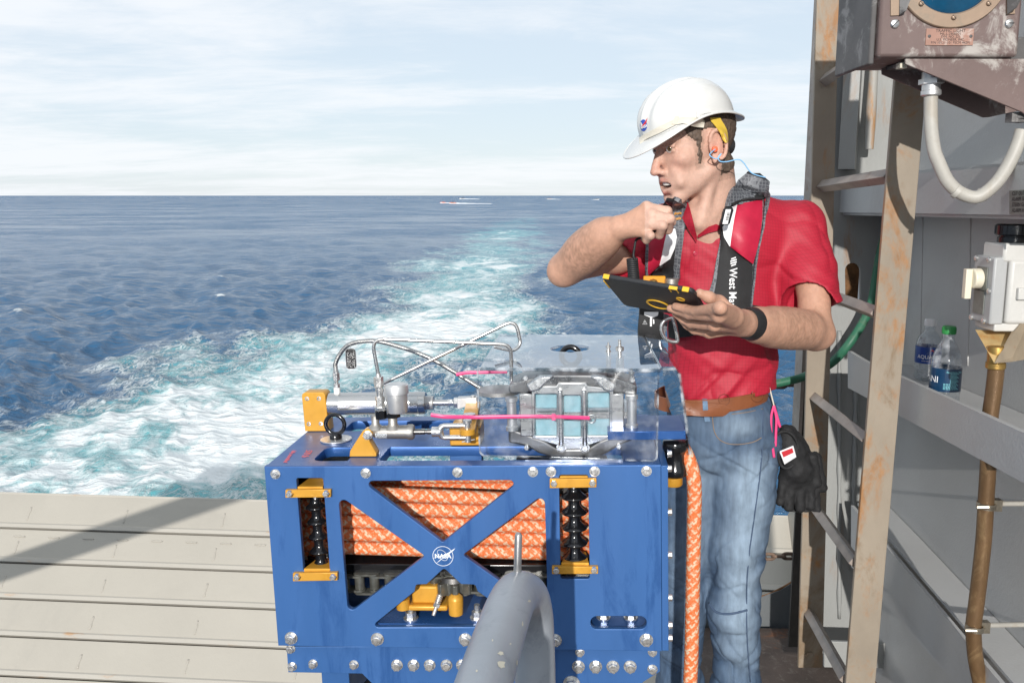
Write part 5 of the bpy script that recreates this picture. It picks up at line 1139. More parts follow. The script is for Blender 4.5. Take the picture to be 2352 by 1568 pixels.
# ------------------------------------------------------------------ traffic light and its conduit
def traffic_light():
    Y = 1.72; P = lambda x, y, d=0.0: at(*zt_(x, y), Y + d)
    t = thing('traffic_light', 'weathered brown deck traffic light box with blue lens above the conduit', 'signal light', P(1140, 1400, 0.1))
    def part(name, mb, mat, parent=None, **kw):
        if parent is not None: return obj(name, mb, mat, parent, **kw)
        return obj(name, mb, mat, t, world=True, **kw)
    bl, br = P(190, 715), P(1950, 715); zt = P(190, -1500).z
    hs = part('housing', MB().box(bl.x, br.x, Y, Y + 0.19, bl.z, zt), 'lamp_brown', bevel=0.006)
    # dented side skirt
    part('side_skirt', MB().box(bl.x - 0.012, bl.x - 0.001, Y + 0.012, Y + 0.19, bl.z - 0.012, zt), 'lamp_dark', bevel=0.003)
    c = P(1140, -400); R1, R0 = sized(692 / 3.136 / 1.7415, Y), sized(521 / 3.136 / 1.7415, Y)
    part('lens_ring', MB().lathe((c.x, Y - 0.0005, c.z), FRONT, [(0, R1 * 1.005), (0.004, R1), (0.006, R1 * 0.985), (0.006, R0 * 1.03), (0.002, R0)], 64, cap=False), 'lamp_bronze', smooth=30)
    ln = [(0.0, R0 * 1.02)] + [(0.001 + 0.010 * (1 - (i / 12) ** 2) + (0.0012 if i % 2 else 0), R0 * i / 12) for i in range(12, 0, -1)] + [(0.0115, 0.0005)]
    part('lens', MB().lathe((c.x, Y - 0.0002, c.z), FRONT, ln, 64), 'lamp_glass', smooth=60)
    def screw(x, y, r, slot, mat='bolt_steel', d=0.0):
        q = P(x, y, d); s = part('screw', MB().lathe(q, FRONT, [(0, r), (0.0025, r), (0.0045, r * 0.8), (0.0055, r * 0.35), (0.0055, 0.0002)], 24), mat)
        part('screw_slot', MB().box(-r * 0.95, r * 0.95, -0.0059, -0.0030, -r * 0.09, r * 0.09, Matrix.Translation(q) @ Matrix.Rotation(slot, 4, 'Y')), 'ink', s)
        for ch in s.children: ch.matrix_parent_inverse = Matrix()
    r = sized(54 / 5.461, Y); screw(402, 302, r, -0.75); screw(1832, 298, r, 0.0)
    for x, y in ((732, 50), (1140, 222), (1578, 45)): screw(x, y, r * 0.55, 0.8, 'lamp_bronze', -0.0065)
    # label plate
    a, b = P(785, 572, -0.001), P(1398, 362, -0.001); pl = part('name_plate', MB().box(a.x, b.x, Y - 0.0022, Y - 0.0003, a.z, b.z), 'plate_brass', bevel=0.0004)
    for body, y, s in (('TRAFFIC LIGHT', 392, 41), ('MIL-L-24560/21', 432, 31), ('SYM. NO. 221', 467, 31), ('U.S. PIONEER, INC.', 503, 32), ('P/N 10121-101 FSCM 44291', 541, 32)):
        q = P(1098, y); o = lettering('plate_lettering', body, sized(s / 5.461, Y) * 1.28, basis((q.x, Y - 0.0024, q.z), (1, 0, 0), (0, 0, 1)), 'ink', pl, extrude=0.0001)
    for x, y in ((832, 460), (1352, 460)): q = P(x, y); part('rivet', MB().lathe((q.x, Y - 0.0022, q.z), FRONT, [(0, 0.003), (0.001, 0.0028), (0.0015, 0.001)], 12), 'lamp_dark', pl)
    # hood lugs at both sides of the lens
    for pts, in (([(350, -200), (455, -200), (455, 200), (345, 205)],), ([(1800, -200), (1900, -200), (1905, 180), (1800, 190)],)):
        q = [P(*p) for p in pts]; part('hood_lug', MB().prism([Vector((v.x, Y - 0.003, v.z)) for v in q], (0, 0.0028, 0)), 'lamp_bronze', bevel=0.0006)
    for pts in ([(455, -200), (600, -200), (575, 10), (515, 160), (455, 195)], [(1800, -200), (1990, -200), (1960, -20), (1885, 125), (1800, 185)]):
        q = [P(*p) for p in pts]; part('hood_plate', MB().prism([Vector((v.x - 0.35 * (v.x - q[0].x), Y - 0.003 - 0.9 * abs(v.x - q[0].x), v.z)) for v in q], (0.003, 0.0, 0)), 'lamp_dark')
    # bracket under the box: two gusset plates
    q = [P(*p) for p in ((575, 722), (2150, 727), (2150, 1480), (2050, 1400), (575, 792))]; part('bracket_gusset', MB().prism([Vector((v.x, Y + 0.012, v.z)) for v in q], (0, 0.006, 0)), 'lamp_brown', bevel=0.001)
    q = [P(*p, 0.12) for p in ((245, 858), (300, 838), (575, 735), (2150, 1290), (1945, 1395), (1600, 1470), (1520, 1474), (250, 932))]; part('bracket_gusset', MB().prism(q, (0, 0.006, 0)), 'lamp_brown', bevel=0.001)
    a, b = P(575, 722, 0.02), P(2150, 727, 0.02); part('bracket_top', MB().box(a.x, b.x, Y + 0.02, Y + 0.118, b.z - 0.010, b.z - 0.004), 'lamp_dark')
    q = P(525, 815, 0.03); part('bracket_bolt', MB().box(q.x - 0.008, q.x + 0.006, Y + 0.03, Y + 0.05, q.z - 0.006, q.z + 0.005), 'paint_chip', bevel=0.001)
    q = P(2150, 900, 0.05); part('wall_arm', MB().box(br.x - 0.05, WA.x - 0.01, Y + 0.03, Y + 0.10, q.z - 0.03, q.z + 0.06), 'lamp_dark', bevel=0.002)
    # gland and flexible conduit
    cd = thing('conduit', 'cream flexible conduit hanging in a loop below the traffic light', 'conduit', P(870, 1200, 0.05))
    g0 = P(870, 880, 0.06); g1 = P(858, 1205, 0.06); L = (g0 - g1).length
    obj('gland', MB().lathe(g1, g0 - g1, [(0, 0.016), (0.002, 0.0185), (L * 0.2, 0.0185), (L * 0.22, 0.017), (L * 0.45, 0.017), (L * 0.46, 0.018)], 28), 'bare_alu', cd, world=True, smooth=30)
    obj('gland_nut', MB().cyl(g1 + (g0 - g1) * 0.46, g1 + (g0 - g1) * 0.66, 0.0235, n=6).cyl(g1 + (g0 - g1) * 0.66, g1 + (g0 - g1) * 0.92, 0.018, n=24), 'bare_alu', cd, world=True, smooth=30)
    pts = [g1 + (g0 - g1) * 0.2] + [at(*z7(*p), Y + 0.06) for p in ((1424, 1120), (1432, 1320), (1460, 1500))] + [at(*z8(*p), Y + 0.06 + d) for p, d in (((1505, 130), 0.0), ((1585, 300), 0.0), ((1700, 415), 0.0), ((1850, 470), -0.005), ((1960, 430), -0.01), ((2090, 310), -0.015), ((2200, 140), -0.02), ((2290, -60), -0.02), ((2330, -200), -0.02))]
    obj('hose', MB().tube(smooth_path(pts, 8), 0.0128, 20), 'conduit_paint', cd, world=True, smooth=180)
    for p, q in ((z8(1662, 400), z8(1700, 425)), (z8(1920, 452), z8(1948, 438))):
        a, b = at(*p, Y + 0.057), at(*q, Y + 0.055); obj('tape_wrap', MB().cyl(a, b, 0.0139, n=24), 'conduit_paint', cd, world=True)
    p = at(*z7(2310, 1185), Y + 0.04); cl = obj('clamp', MB().torus(p, (0.1, 0.2, 1), 0.0145, 0.0035, 24, 8).box(p.x - 0.022, p.x + 0.05, p.y - 0.012, p.y + 0.012, p.z - 0.006, p.z + 0.012), 'lamp_dark', cd, world=True)
traffic_light()

# ------------------------------------------------------------------ rotary switch box
def switch_box():
    xf = 0.972; k = 0.01
    def W(px, py, x): d = ray(px, py); return CAM + d * (x / d.x)
    Pn = lambda x, y: W(*zs_(x, y), xf)
    tr_, br_, tl_, bl_ = Pn(555, 432), Pn(500, 1085), Pn(360, 412), Pn(305, 1025)
    y0, y1 = (tr_.y + br_.y) / 2, (tl_.y + bl_.y) / 2; z1, z0 = tr_.z, br_.z
    t = thing('switch_box', 'light grey rotary switch box with cream knob and black top cap', 'switch box', (xf + 0.06, y0, z0))
    def part(n, mb, m, parent=None, **kw): return obj(n, mb, m, parent or t, world=parent is None, **kw)
    ld = part('lid', MB().box(xf, xf + 0.028, y0, y1, z0, z1), 'box_lid', bevel=0.004)
    part('body', MB().box(xf + 0.030, WA.x - 0.002, y0 - 0.006, y1 + 0.01, z0 + 0.002, z1 - 0.004), 'box_paint', bevel=0.008, seg=3)
    part('top_block', MB().box(xf + 0.016, WA.x - 0.012, y0 - 0.002, y1, z1 - 0.01, z1 + 0.028), 'box_paint', bevel=0.005)
    part('bottom_block', MB().box(xf + 0.012, WA.x - 0.012, y0 + 0.002, y1, z0 - 0.014, z0 + 0.003), 'box_paint', bevel=0.003)
    cx = xf + 0.055; zc = z1 + 0.0285; ym = (y0 + y1) / 2
    cap = []
    m = MB().lathe((cx, ym, zc), UP, [(0, 0.029), (0.010, 0.029), (0.011, 0.026), (0.013, 0.026), (0.014, 0.032), (0.016, 0.034), (0.034, 0.034), (0.037, 0.031), (0.037, 0.001)], 40); c = part('black_cap', m, 'black_plastic', smooth=40)
    for i in range(14): a = 2 * math.pi * i / 14; part('cap_rib', MB().box(-0.0015, 0.0015, 0.0335, 0.0352, zc + 0.016, zc + 0.034, Matrix.Translation((cx, ym, 0)) @ Matrix.Rotation(a, 4, 'Z')), 'black_plastic', c)
    def Q(x, y): v = Pn(x, y); return (min(max(v.y, y0 + 0.004), y1 - 0.002), v.z)
    for x, y in ((378, 440), (500, 455), (500, 760), (328, 1010), (448, 1045)):
        q = Q(x, y); part('lid_screw', MB().lathe((xf, q[0], q[1]), (-1, 0, 0), [(0, 0.006), (0.003, 0.006), (0.005, 0.003)], 14), 'bolt_steel', ld)
    a, b = Q(375, 745), Q(495, 530); part('dial_plate', MB().box(xf - 0.0022, xf - 0.0005, a[0] if a[0] < b[0] else b[0], max(a[0], b[0]), a[1], b[1]), 'plate_grey', bevel=0.0004)
    a, b = Q(345, 960), Q(465, 752); part('dial_plate', MB().box(xf - 0.0022, xf - 0.0005, min(a[0], b[0]), max(a[0], b[0]), a[1], b[1]), 'plate_grey', bevel=0.0004)
    kz0, kz1 = Q(0 + 400, 690)[1], Q(400, 575)[1]; kc = ((kz0 + kz1) / 2); ky = Q(420, 640)[0]
    kn = part('knob', MB().lathe((xf - 0.0025, ky, kc), (-1, 0, 0), [(0, 0.021), (0.016, 0.021), (0.018, 0.019)], 28).box(xf - 0.034, xf - 0.0205, ky - 0.006, ky + 0.008, kc - 0.042, kc + 0.020), 'cream_plastic', bevel=0.002)
    # side lug and conduit stub on the near face
    q = W(*zs_(665, 755), xf + 0.055); part('side_lug', MB().box(xf + 0.045, xf + 0.075, y0 - 0.016, y0 - 0.006, q.z - 0.012, q.z + 0.012).cyl((xf + 0.075, y0 - 0.010, q.z + 0.002), (xf + 0.12, y0 - 0.008, q.z + 0.001), 0.006, 0.002, n=12), 'box_paint', bevel=0.002)
    part('body_bolt', MB().bolt((xf + 0.105, y0 - 0.003, z1 + 0.006), FRONT, 0.009, washer=1.2), 'bolt_steel')
    # folded spout and brown riser hose below
    s = thing('spout', 'folded rusty sheet metal spout under the grey switch box', 'spout', (xf + 0.06, y0, z0 - 0.1))
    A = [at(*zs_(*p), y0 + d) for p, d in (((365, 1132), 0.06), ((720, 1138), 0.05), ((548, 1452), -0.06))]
    obj('lit_sheet', MB().prism(A, (0.002, 0.003, 0.0)), 'spout_lit_rust', s, world=True)
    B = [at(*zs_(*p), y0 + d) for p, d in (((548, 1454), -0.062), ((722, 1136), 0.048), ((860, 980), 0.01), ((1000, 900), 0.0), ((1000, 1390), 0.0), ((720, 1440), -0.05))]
    obj('shaded_sheet', MB().prism(B, (0.002, 0.002, 0.001)), 'spout_shaded_rust', s, world=True)
    h = thing('riser_hose', 'brown flexible riser hose clamped to the bulkhead beside the bottles', 'hose', at(2250, 1560, 1.78))
    Yh = 1.78
    pts = [at(x, y, Yh) for x, y in ((2290, 800), (2288, 845), (2282, 900), (2272, 976), (2270, 1060), (2266, 1127), (2260, 1230), (2251, 1316), (2242, 1390), (2236, 1440), (2240, 1505), (2252, 1568), (2270, 1650), (2285, 1760))]
    obj('tube', MB().tube(smooth_path(pts, 8), 0.0158, 20), 'hose_brown', h, world=True, smooth=180)
    a, b = at(2286, 846, Yh), at(2289, 806, Yh); obj('brass_sleeve', MB().lathe(a, b - a, [(0, 0.0175), (0.002, 0.019), (0.012, 0.019), (0.013, 0.017), (0.036, 0.017), (0.045, 0.0165)], 24), 'brass', h, world=True, smooth=35)
    for px, py, sx in ((2265, 1160, 2360), (2238, 1440, 2325)):
        c = at(px, py, Yh); cl = obj('hose_clamp', MB().lathe(c - Vector((0, 0, 0.006)), (0.05, 0, 1), [(0, 0.0165), (0, 0.0188), (0.012, 0.0188), (0.012, 0.0165)], 28, cap=False), 'clamp_steel', h, world=True)
        m = MB().cyl(c + Vector((-0.026, -0.014, 0.001)), c + Vector((-0.006, -0.022, 0.004)), 0.0055, n=10).box(c.x + 0.012, c.x + 0.032, c.y - 0.004, c.y + 0.012, c.z - 0.012, c.z + 0.012)
        o = obj('clamp_screw', m, 'clamp_steel', cl); e = at(sx, py + 3, Yh + 0.05); o = obj('standoff_stud', MB().cyl(c + Vector((0.025, 0.01, 0)), e + Vector((0.05, 0.02, 0)), 0.0055, n=12), 'conduit_paint', cl)
        for ch in cl.children: ch.matrix_parent_inverse = Matrix()
switch_box()
def sign():
    o_ = 0.153; a, b, c, d = [wp(*p, o_) for p in ((2318, 438), (2440, 430), (2440, 496), (2318, 492))]
    t = thing('alarm_sign', 'small dark engraved alarm sign on the upper stiffener beam', 'sign', d)
    pl = obj('plate', MB().prism([a, b, c, d], -WN * 0.003), 'plate_grey', t, world=True)
    w = (b - a).normalized(); h = (a - d).length
    for i, body in enumerate(('CUT OUT SW', 'ALARM SILENCE', 'STERN GATE', 'ALARM HORN')):
        q = d.lerp(a, 0.86 - 0.235 * i) + w * 0.012 + WN * 0.0006
        o = lettering('sign_lettering', body, h * 0.24, basis(q, w, (0, 0, 1)), 'ink', pl, align='LEFT', extrude=0.0001); o.matrix_parent_inverse = Matrix()
sign()

# ------------------------------------------------------------------ water bottles on the shelf beam
clear_material('bottle_plastic', (0.90, 0.93, 0.95), 0.05, 0.45)
material('cap_white', (0.82, 0.82, 0.82), 0.35); material('cap_green', (0.035, 0.26, 0.07), 0.35)
material('label_blue', (0.008, 0.05, 0.26), 0.3, coat=0.4, vary=0.25, vscale=18); material('label_teal', (0.006, 0.04, 0.10), 0.3, coat=0.4, vary=0.25, vscale=16)
material('label_cyan', (0.22, 0.60, 0.66), 0.4); material('label_white', (0.85, 0.87, 0.88), 0.4); material('label_red', (0.6, 0.05, 0.04), 0.4)
def bottle(px, py_top, Y, rad, label, cap, shape, lab, words):
    top = at(px, py_top, Y); P = [Vector(p) for p in SHELF_T]
    zs = np.interp(Y, [p.y for p in sorted(P, key=lambda v: v.y)], [p.z for p in sorted(P, key=lambda v: v.y)]) + 0.001; H = top.z - zs; c = Vector((top.x, Y, zs))
    t = thing('water_bottle', label, 'bottle', c)
    prof = [(0.0, rad * 0.72), (0.003, rad * 0.88), (0.010, rad)]; n = 26
    for i in range(n + 1):
        s = i / n; z = 0.010 + s * (H - 0.042)
        if s < 0.62: r = rad * (1 - 0.035 * (0.5 + 0.5 * math.cos(s * 62)) * (1 if not (lab[0] < z / H < lab[1]) else 0))
        else:
            q = (s - 0.62) / 0.38; r = (rad * math.sqrt(max(0, 1 - q ** 2 * 0.84)) if shape == 'round' else rad * (1 - 0.62 * q ** 1.5)); r = max(r, 0.0125)
        prof.append((z, r))
    prof += [(H - 0.026, 0.0125), (H - 0.022, 0.0145), (H - 0.020, 0.0125), (H - 0.012, 0.012)]
    bt = obj('bottle_body', MB().lathe((0, 0, 0), UP, prof, 36), 'bottle_plastic', t, smooth=60)
    m = MB().lathe((0, 0, H - 0.0185), UP, [(0, 0.0145), (0.0005, 0.0150), (0.015, 0.0148), (0.0178, 0.0135), (0.0185, 0.001)], 32)
    for i in range(28): m.box(-0.0004, 0.0004, 0.0146, 0.0154, H - 0.017, H - 0.004, Matrix.Rotation(2 * math.pi * i / 28, 4, 'Z'))
    obj('cap', m, cap, t, smooth=40)
    z0, z1 = H * lab[0], H * lab[1]; lb = obj('label_wrap', MB().lathe((0, 0, z0), UP, [(0, rad * 0.99), (0, rad * 1.012), (z1 - z0, rad * 1.012), (z1 - z0, rad * 0.99)], 40, cap=False), lab[2], t, smooth=40)
    R = rad * 1.02; face = math.atan2(-c.x, -c.y)      # outward direction towards the camera
    def wrap(me, a0, zc):
        for v in me.vertices:
            a = a0 + v.co.x / R; v.co = (R * math.sin(a) * 1.0, -R * math.cos(a), zc + v.co.y)
        return me
    view = math.atan2(c.x, c.y)
    for body, size, ang, zz, mt_, al in words:
        me = text_mesh(body, size * rad, align=al, extrude=0.0); bm = bmesh.new(); bm.from_mesh(me); bmesh.ops.subdivide_edges(bm, edges=[e for e in bm.edges if e.calc_length() > 0.003], cuts=2); bm.to_mesh(me); bm.free()
        wrap(me, ang - view, z0 + zz * (z1 - z0)); link('label_print', me, mt_, lb)
    return t, lb, R, z0, z1, view
t, lb, R, z0, z1, vw = bottle(2138, 732, 2.36, 0.0325, 'clear water bottle with white cap and bright blue label', 'cap_white', 'round', (0.29, 0.56, 'label_blue'), [('AQUAFINA', 0.42, -0.85, 0.40, 'label_white', 'LEFT'), ('pure water, perfect taste', 0.14, -0.45, 0.17, 'label_white', 'LEFT')])
m = MB().add([(R * math.sin(a - vw), -R * math.cos(a - vw), z0 + (z1 - z0) * h) for a, h in ((-0.1, 0.62), (0.25, 0.88), (0.7, 0.62))], [(0, 1, 2)]); obj('label_peak', m, 'label_white', lb, smooth=None); m = MB().add([(R * 1.004 * math.sin(a - vw), -R * 1.004 * math.cos(a - vw), z0 + (z1 - z0) * h) for a, h in ((0.15, 0.80), (0.3, 0.88), (0.5, 0.74))], [(0, 1, 2)]); obj('label_peak', m, 'label_red', lb, smooth=None)
t, lb, R, z0, z1, vw = bottle(2181, 748, 2.02, 0.0335, 'clear water bottle with green cap and dark teal label', 'cap_green', 'bullet', (0.19, 0.48, 'label_teal'), [('DASANI', 0.62, -0.42, 0.50, 'label_white', 'RIGHT'), ('Nutrition Facts', 0.2, 0.05, 0.86, 'label_cyan', 'LEFT')])
for i in range(13):
    zz = z0 + (z1 - z0) * (0.12 + 0.055 * i); a0, a1 = (-0.1 if i < 5 else 0.3), 0.95 - 0.1 * (i % 3); m = MB(); n = 6
    for k in range(n): a, b = a0 + (a1 - a0) * k / n, a0 + (a1 - a0) * (k + 0.8) / n; m.add([(R * math.sin(q - vw), -R * math.cos(q - vw), zz + h) for q, h in ((a, 0), (b, 0), (b, 0.0012), (a, 0.0012))], [(0, 1, 2, 3)])
    obj('label_print', m, 'label_cyan', lb, smooth=None)

# ------------------------------------------------------------------ green hose, chains
g = [at(*p) for p in ((2040, 520, 2.75), (2024, 575, 2.75), (2012, 640, 2.75), (2003, 691, 2.74), (1985, 735, 2.72), (1948, 792, 2.7), (1906, 836, 2.74), (1848, 864, 2.80), (1809, 875, 2.80), (1760, 884, 2.80), (1700, 890, 2.80), (1560, 905, 2.8))]
o = obj('green_hose', MB().tube(smooth_path(g, 10), 0.0135, 16), 'green_hose', smooth=180); tag(o, 'green rubber hose slung behind the ladder towards the stern', 'hose')
def chain(name, label, p0, p1, n, sag, r):
    t = thing(name, label, 'chain', p0.lerp(p1, 0.5)); L = (p1 - p0) / n
    for i in range(n):
        s = (i + 0.5) / n; c = p0.lerp(p1, s) - UP * sag * (1 - (2 * s - 1) ** 2); d = L.normalized(); u = Vector((0, 0, 1)) if i % 2 else d.cross(UP).normalized(); h = L.length * 0.62; w = r * 2.3
        u = (u * 0.85 + (d.cross(UP).normalized() if i % 2 else UP) * 0.35).normalized()
        pts = [c + d * (h - w) * sx + d * w * math.cos(a) * 1 + u * w * math.sin(a) for sx, a in [(1, -math.pi / 2 + math.pi * k / 7) for k in range(8)] + [(-1, math.pi / 2 + math.pi * k / 7) for k in range(8)]]
        obj('chain_link', MB().tube(pts, r, 8, closed=True), 'chain_rust', t, world=True, smooth=180)
chain('safety_chain', 'rusty safety chain strung low above the deck coaming', at(1640, 1268, 2.98), at(1846, 1274, 2.98), 9, 0.01, 0.0055)
chain('safety_chain', 'rusty safety chain strung at waist height below the green hose', at(1560, 880, 3.0), at(1853, 884, 3.0), 12, -0.0, 0.0055)

# ------------------------------------------------------------------ bent rail pipe in the foreground
def rail():
    pts = [at(*p) for p in ((1085, 1660, 0.80), (1112, 1568, 0.88), (1140, 1480, 0.97), (1163, 1412, 1.05), (1180, 1374, 1.11), (1196, 1362, 1.155), (1212, 1372, 1.19), (1222, 1410, 1.215), (1226, 1470, 1.225))]
    e = pts[-1]; pts += [e + Vector((0.002 * i, 0.0, -0.06 * i)) for i in range(1, 4)]; e = pts[-1]; pts.append(Vector((e.x + 0.01, e.y, 0.0)))
    s = pts[0]; d = (pts[0] - pts[1]).normalized(); pre = [s + d * 0.15, s + d * 0.32, Vector((s.x + d.x * 0.42, s.y + d.y * 0.42, 0.35)), Vector((s.x + d.x * 0.44, s.y + d.y * 0.44, 0.0))]
    t = thing('rail_pipe', 'bent grey painted rail pipe with a small steel pin, chipped paint on its flank', 'railing', Vector((e.x, e.y, 0)))
    path = smooth_path(pre[::-1] + pts, 10)
    obj('pipe', MB().tube(path, 0.0305, 32), 'pipe_grey', t, world=True, smooth=180)
    a, b = at(1188, 1335, 1.145), at(1191, 1222, 1.145); L = (b - a).length
    obj('pin', MB().lathe(a, b - a, [(-0.01, 0.013), (0.004, 0.0085), (0.012, 0.0058), (L * 0.3, 0.0053), (L - 0.004, 0.0050), (L - 0.001, 0.0035), (L, 0.001)], 20), 'rail_pin', t, world=True, smooth=60)
    bv = BVHTree.FromPolygons(*(lambda m: (m.v, m.f))(MB().tube(path, 0.0305, 32)))
    rnd = random.Random(8)
    for px, py, rx, ry in ((1150, 1500, 7, 5), (1151, 1526, 9, 11), (1200, 1432, 2, 6), (1172, 1478, 2, 2), (1187, 1520, 2, 6), (1215, 1380, 4, 3), (1095, 1540, 3, 3), (1131, 1470, 2, 3)):
        pp = []
        for k in range(12):
            an = 2 * math.pi * k / 12; f = rnd.uniform(0.65, 1.2); h = bv.ray_cast(CAM, ray(px + rx * f * math.cos(an), py + ry * f * math.sin(an)).normalized())
            if h[0] is not None: pp.append(h[0] + h[1] * 0.0004)
        if len(pp) > 5: obj('paint_chip', MB().add(pp, [tuple(range(len(pp)))]), 'paint_chip', t, world=True, smooth=None, recalc=False)
material('rail_pin', (0.42, 0.41, 0.40), 0.3, metal=0.8, vary=0.2, vscale=60)
rail()
# unseen boom added left of the view to cast the slanting gate shadow
def boom():
    a, b = on_plane(-60, 1330, GO, GN), on_plane(560, 1120, GO, GN); s = -SUN_DIR
    p, q = a + s * 3.6, b + s * 4.6; d = (q - p).normalized(); p -= d * 1.5; q += d * 0.6
    t = thing('shadow_boom', 'unseen grey boom added to cast the slanting shadow on the stern gate', 'boom', p)
    obj('spar', MB().tube([p.lerp(q, i / 10) for i in range(11)], 0.085, 20), 'haze_grey', t, world=True)
    obj('mast', MB().cyl((p.x, p.y, SEA_Z - 1), (p.x, p.y, p.z), 0.14, n=20), 'haze_grey', t, world=True)
boom()
# ------------------------------------------------------------------ the man
y1 = zr(2100, 250, 1.808); y2 = zr(2100, 900, 1.808); y7 = zr(2300, 800, 2.8)
material('skin', (1, 1, 1), 0.50, attr='Col', vary=0.10, vscale=90, bump=0.0008, bscale=330, sss=0.08, spec=0.35)
material('hair', (0.11, 0.075, 0.053), 0.6, vary=0.5, vscale=260, bump=0.0016, bscale=420, stretch=(1, 1, 0.35))
material('brow', (0.14, 0.088, 0.058), 0.7, vary=0.4, vscale=400)
material('eye_white', (0.60, 0.56, 0.53), 0.15); material('iris', (0.10, 0.065, 0.03), 0.1); material('pupil', (0.004, 0.004, 0.004), 0.1)
material('teeth', (0.82, 0.79, 0.72), 0.25); material('mouth', (0.16, 0.035, 0.03), 0.5)
material('helmet_white', (0.66, 0.655, 0.63), 0.28, vary=0.03, vscale=6, dirt=(0.5, 0.49, 0.46), dirt_amt=0.22, dscale=14, coat=0.2)
material('strap_cream', (0.66, 0.61, 0.51), 0.7, vary=0.06, vscale=30, bump=0.0004, bscale=500, stretch=(0.3, 0.3, 3))
material('yellow_band', (0.70, 0.48, 0.06), 0.45); material('band_blue', (0.05, 0.10, 0.16), 0.7, vary=0.1, vscale=60)
material('earplug', (0.85, 0.14, 0.05), 0.6); material('cord_blue', (0.22, 0.50, 0.78), 0.4)
material('logo_blue', (0.03, 0.08, 0.40), 0.4); material('logo_red', (0.55, 0.03, 0.04), 0.4); material('logo_white', (0.8, 0.8, 0.8), 0.4)
material('leather', (0.235, 0.078, 0.030), 0.42, vary=0.12, vscale=30, bump=0.0005, bscale=260, rvary=0.1)
material('leather_dark', (0.12, 0.035, 0.015), 0.5)
material('vest_black', (0.017, 0.017, 0.018), 0.72, vary=0.2, vscale=30, bump=0.0005, bscale=500)
material('vest_red', (0.47, 0.012, 0.045), 0.48, vary=0.12, vscale=25, bump=0.0006, bscale=90)
material('reflective', (0.86, 0.87, 0.88), 0.35, vary=0.02, vscale=40)
material('vest_amber', (0.72, 0.30, 0.01), 0.5)
material('denim_thread', (0.27, 0.19, 0.13), 0.7)
def hex_fabric():
    m = bpy.data.materials.new('vest_grey'); m.use_nodes = True; MATS['vest_grey'] = m; nt = m.node_tree; N = nt.nodes; L = nt.links; b = N['Principled BSDF']; b.inputs['Roughness'].default_value = 0.6
    tc = N.new('ShaderNodeTexCoord'); v = N.new('ShaderNodeTexVoronoi'); v.feature = 'DISTANCE_TO_EDGE'; v.inputs['Scale'].default_value = 120; v.inputs['Randomness'].default_value = 0.25; L.new(tc.outputs['Object'], v.inputs['Vector'])
    r = N.new('ShaderNodeMapRange'); r.inputs['From Min'].default_value = 0.02; r.inputs['From Max'].default_value = 0.12; L.new(v.outputs['Distance'], r.inputs['Value'])
    x = N.new('ShaderNodeMixRGB'); x.inputs['Color1'].default_value = (0.20, 0.21, 0.225, 1); x.inputs['Color2'].default_value = (0.075, 0.08, 0.092, 1); L.new(r.outputs[0], x.inputs['Fac']); L.new(x.outputs[0], b.inputs['Base Color'])
hex_fabric()
def ripstop():
    m = material('shirt_red', (0.43, 0.012, 0.034), 0.62, vary=0.07, vscale=9, bump=0.0003, bscale=700)
    nt = m.node_tree; N = nt.nodes; L = nt.links; b = N['Principled BSDF']; old = b.inputs['Base Color'].links[0].from_socket
    uv = N.new('ShaderNodeAttribute'); uv.attribute_name = 'weave'; sp = N.new('ShaderNodeSeparateXYZ'); L.new(uv.outputs['Vector'], sp.inputs[0]); outs = []
    for ax in ('X', 'Y'):
        mu = N.new('ShaderNodeMath'); mu.operation = 'FRACT'; L.new(sp.outputs[ax], mu.inputs[0]); lt = N.new('ShaderNodeMath'); lt.operation = 'LESS_THAN'; lt.inputs[1].default_value = 0.13; L.new(mu.outputs[0], lt.inputs[0]); outs.append(lt)
    mxn = N.new('ShaderNodeMath'); mxn.operation = 'MAXIMUM'; L.new(outs[0].outputs[0], mxn.inputs[0]); L.new(outs[1].outputs[0], mxn.inputs[1])
    f = N.new('ShaderNodeMath'); f.operation = 'MULTIPLY'; f.inputs[1].default_value = 0.42; L.new(mxn.outputs[0], f.inputs[0])
    x = N.new('ShaderNodeMixRGB'); x.inputs['Color2'].default_value = (0.20, 0.004, 0.012, 1); L.new(f.outputs[0], x.inputs['Fac']); L.new(old, x.inputs['Color1']); L.new(x.outputs[0], b.inputs['Base Color'])
ripstop()
def denim():
    m = material('denim', (1, 1, 1), 0.8, attr='Col', vary=0.22, vscale=70, bump=0.0008, bscale=700, stretch=(1, 1, 0.16))
denim()
man = thing('person', 'man in white hard hat, red polo, life vest and jeans talking into a radio microphone', 'person', (at(1660, 900, 2.26).x, 2.26, 0.0))
def pm(name, mb, mat, parent=None, **kw): return obj(name, mb, mat, parent or man, world=parent is None, **kw)

# head frame
psi, nod = math.radians(20), math.radians(12)
HO = at(1594, 341, 2.19)
f0 = Vector((-math.cos(psi), -math.sin(psi), 0)); HF = f0 * math.cos(nod) - UP * math.sin(nod); HU = f0 * math.sin(nod) + UP * math.cos(nod); HR = HF.cross(HU)
HM = np.array([[HR[i], HF[i], HU[i]] for i in range(3)])
def hl(x, y, z): return HO + HR * x + HF * y + HU * z
def P(v): return np.array(tuple(v))
# tablet, which sets where the left hand is
TTL = at(*y7(290, 868), 1.90); TTR = at(*y7(1322, 1034), 1.80); TBL = at(*y7(622, 1198), 2.03)
TX = (TTR - TTL).normalized(); TYv = (TBL - TTL); TYv = (TYv - TX * TYv.dot(TX)).normalized(); TNn = TX.cross(TYv).normalized()
if TNn.y > 0: TNn = -TNn
def on_tab(p, off): q = on_plane(*p, TTL + TNn * off, TNn); return q

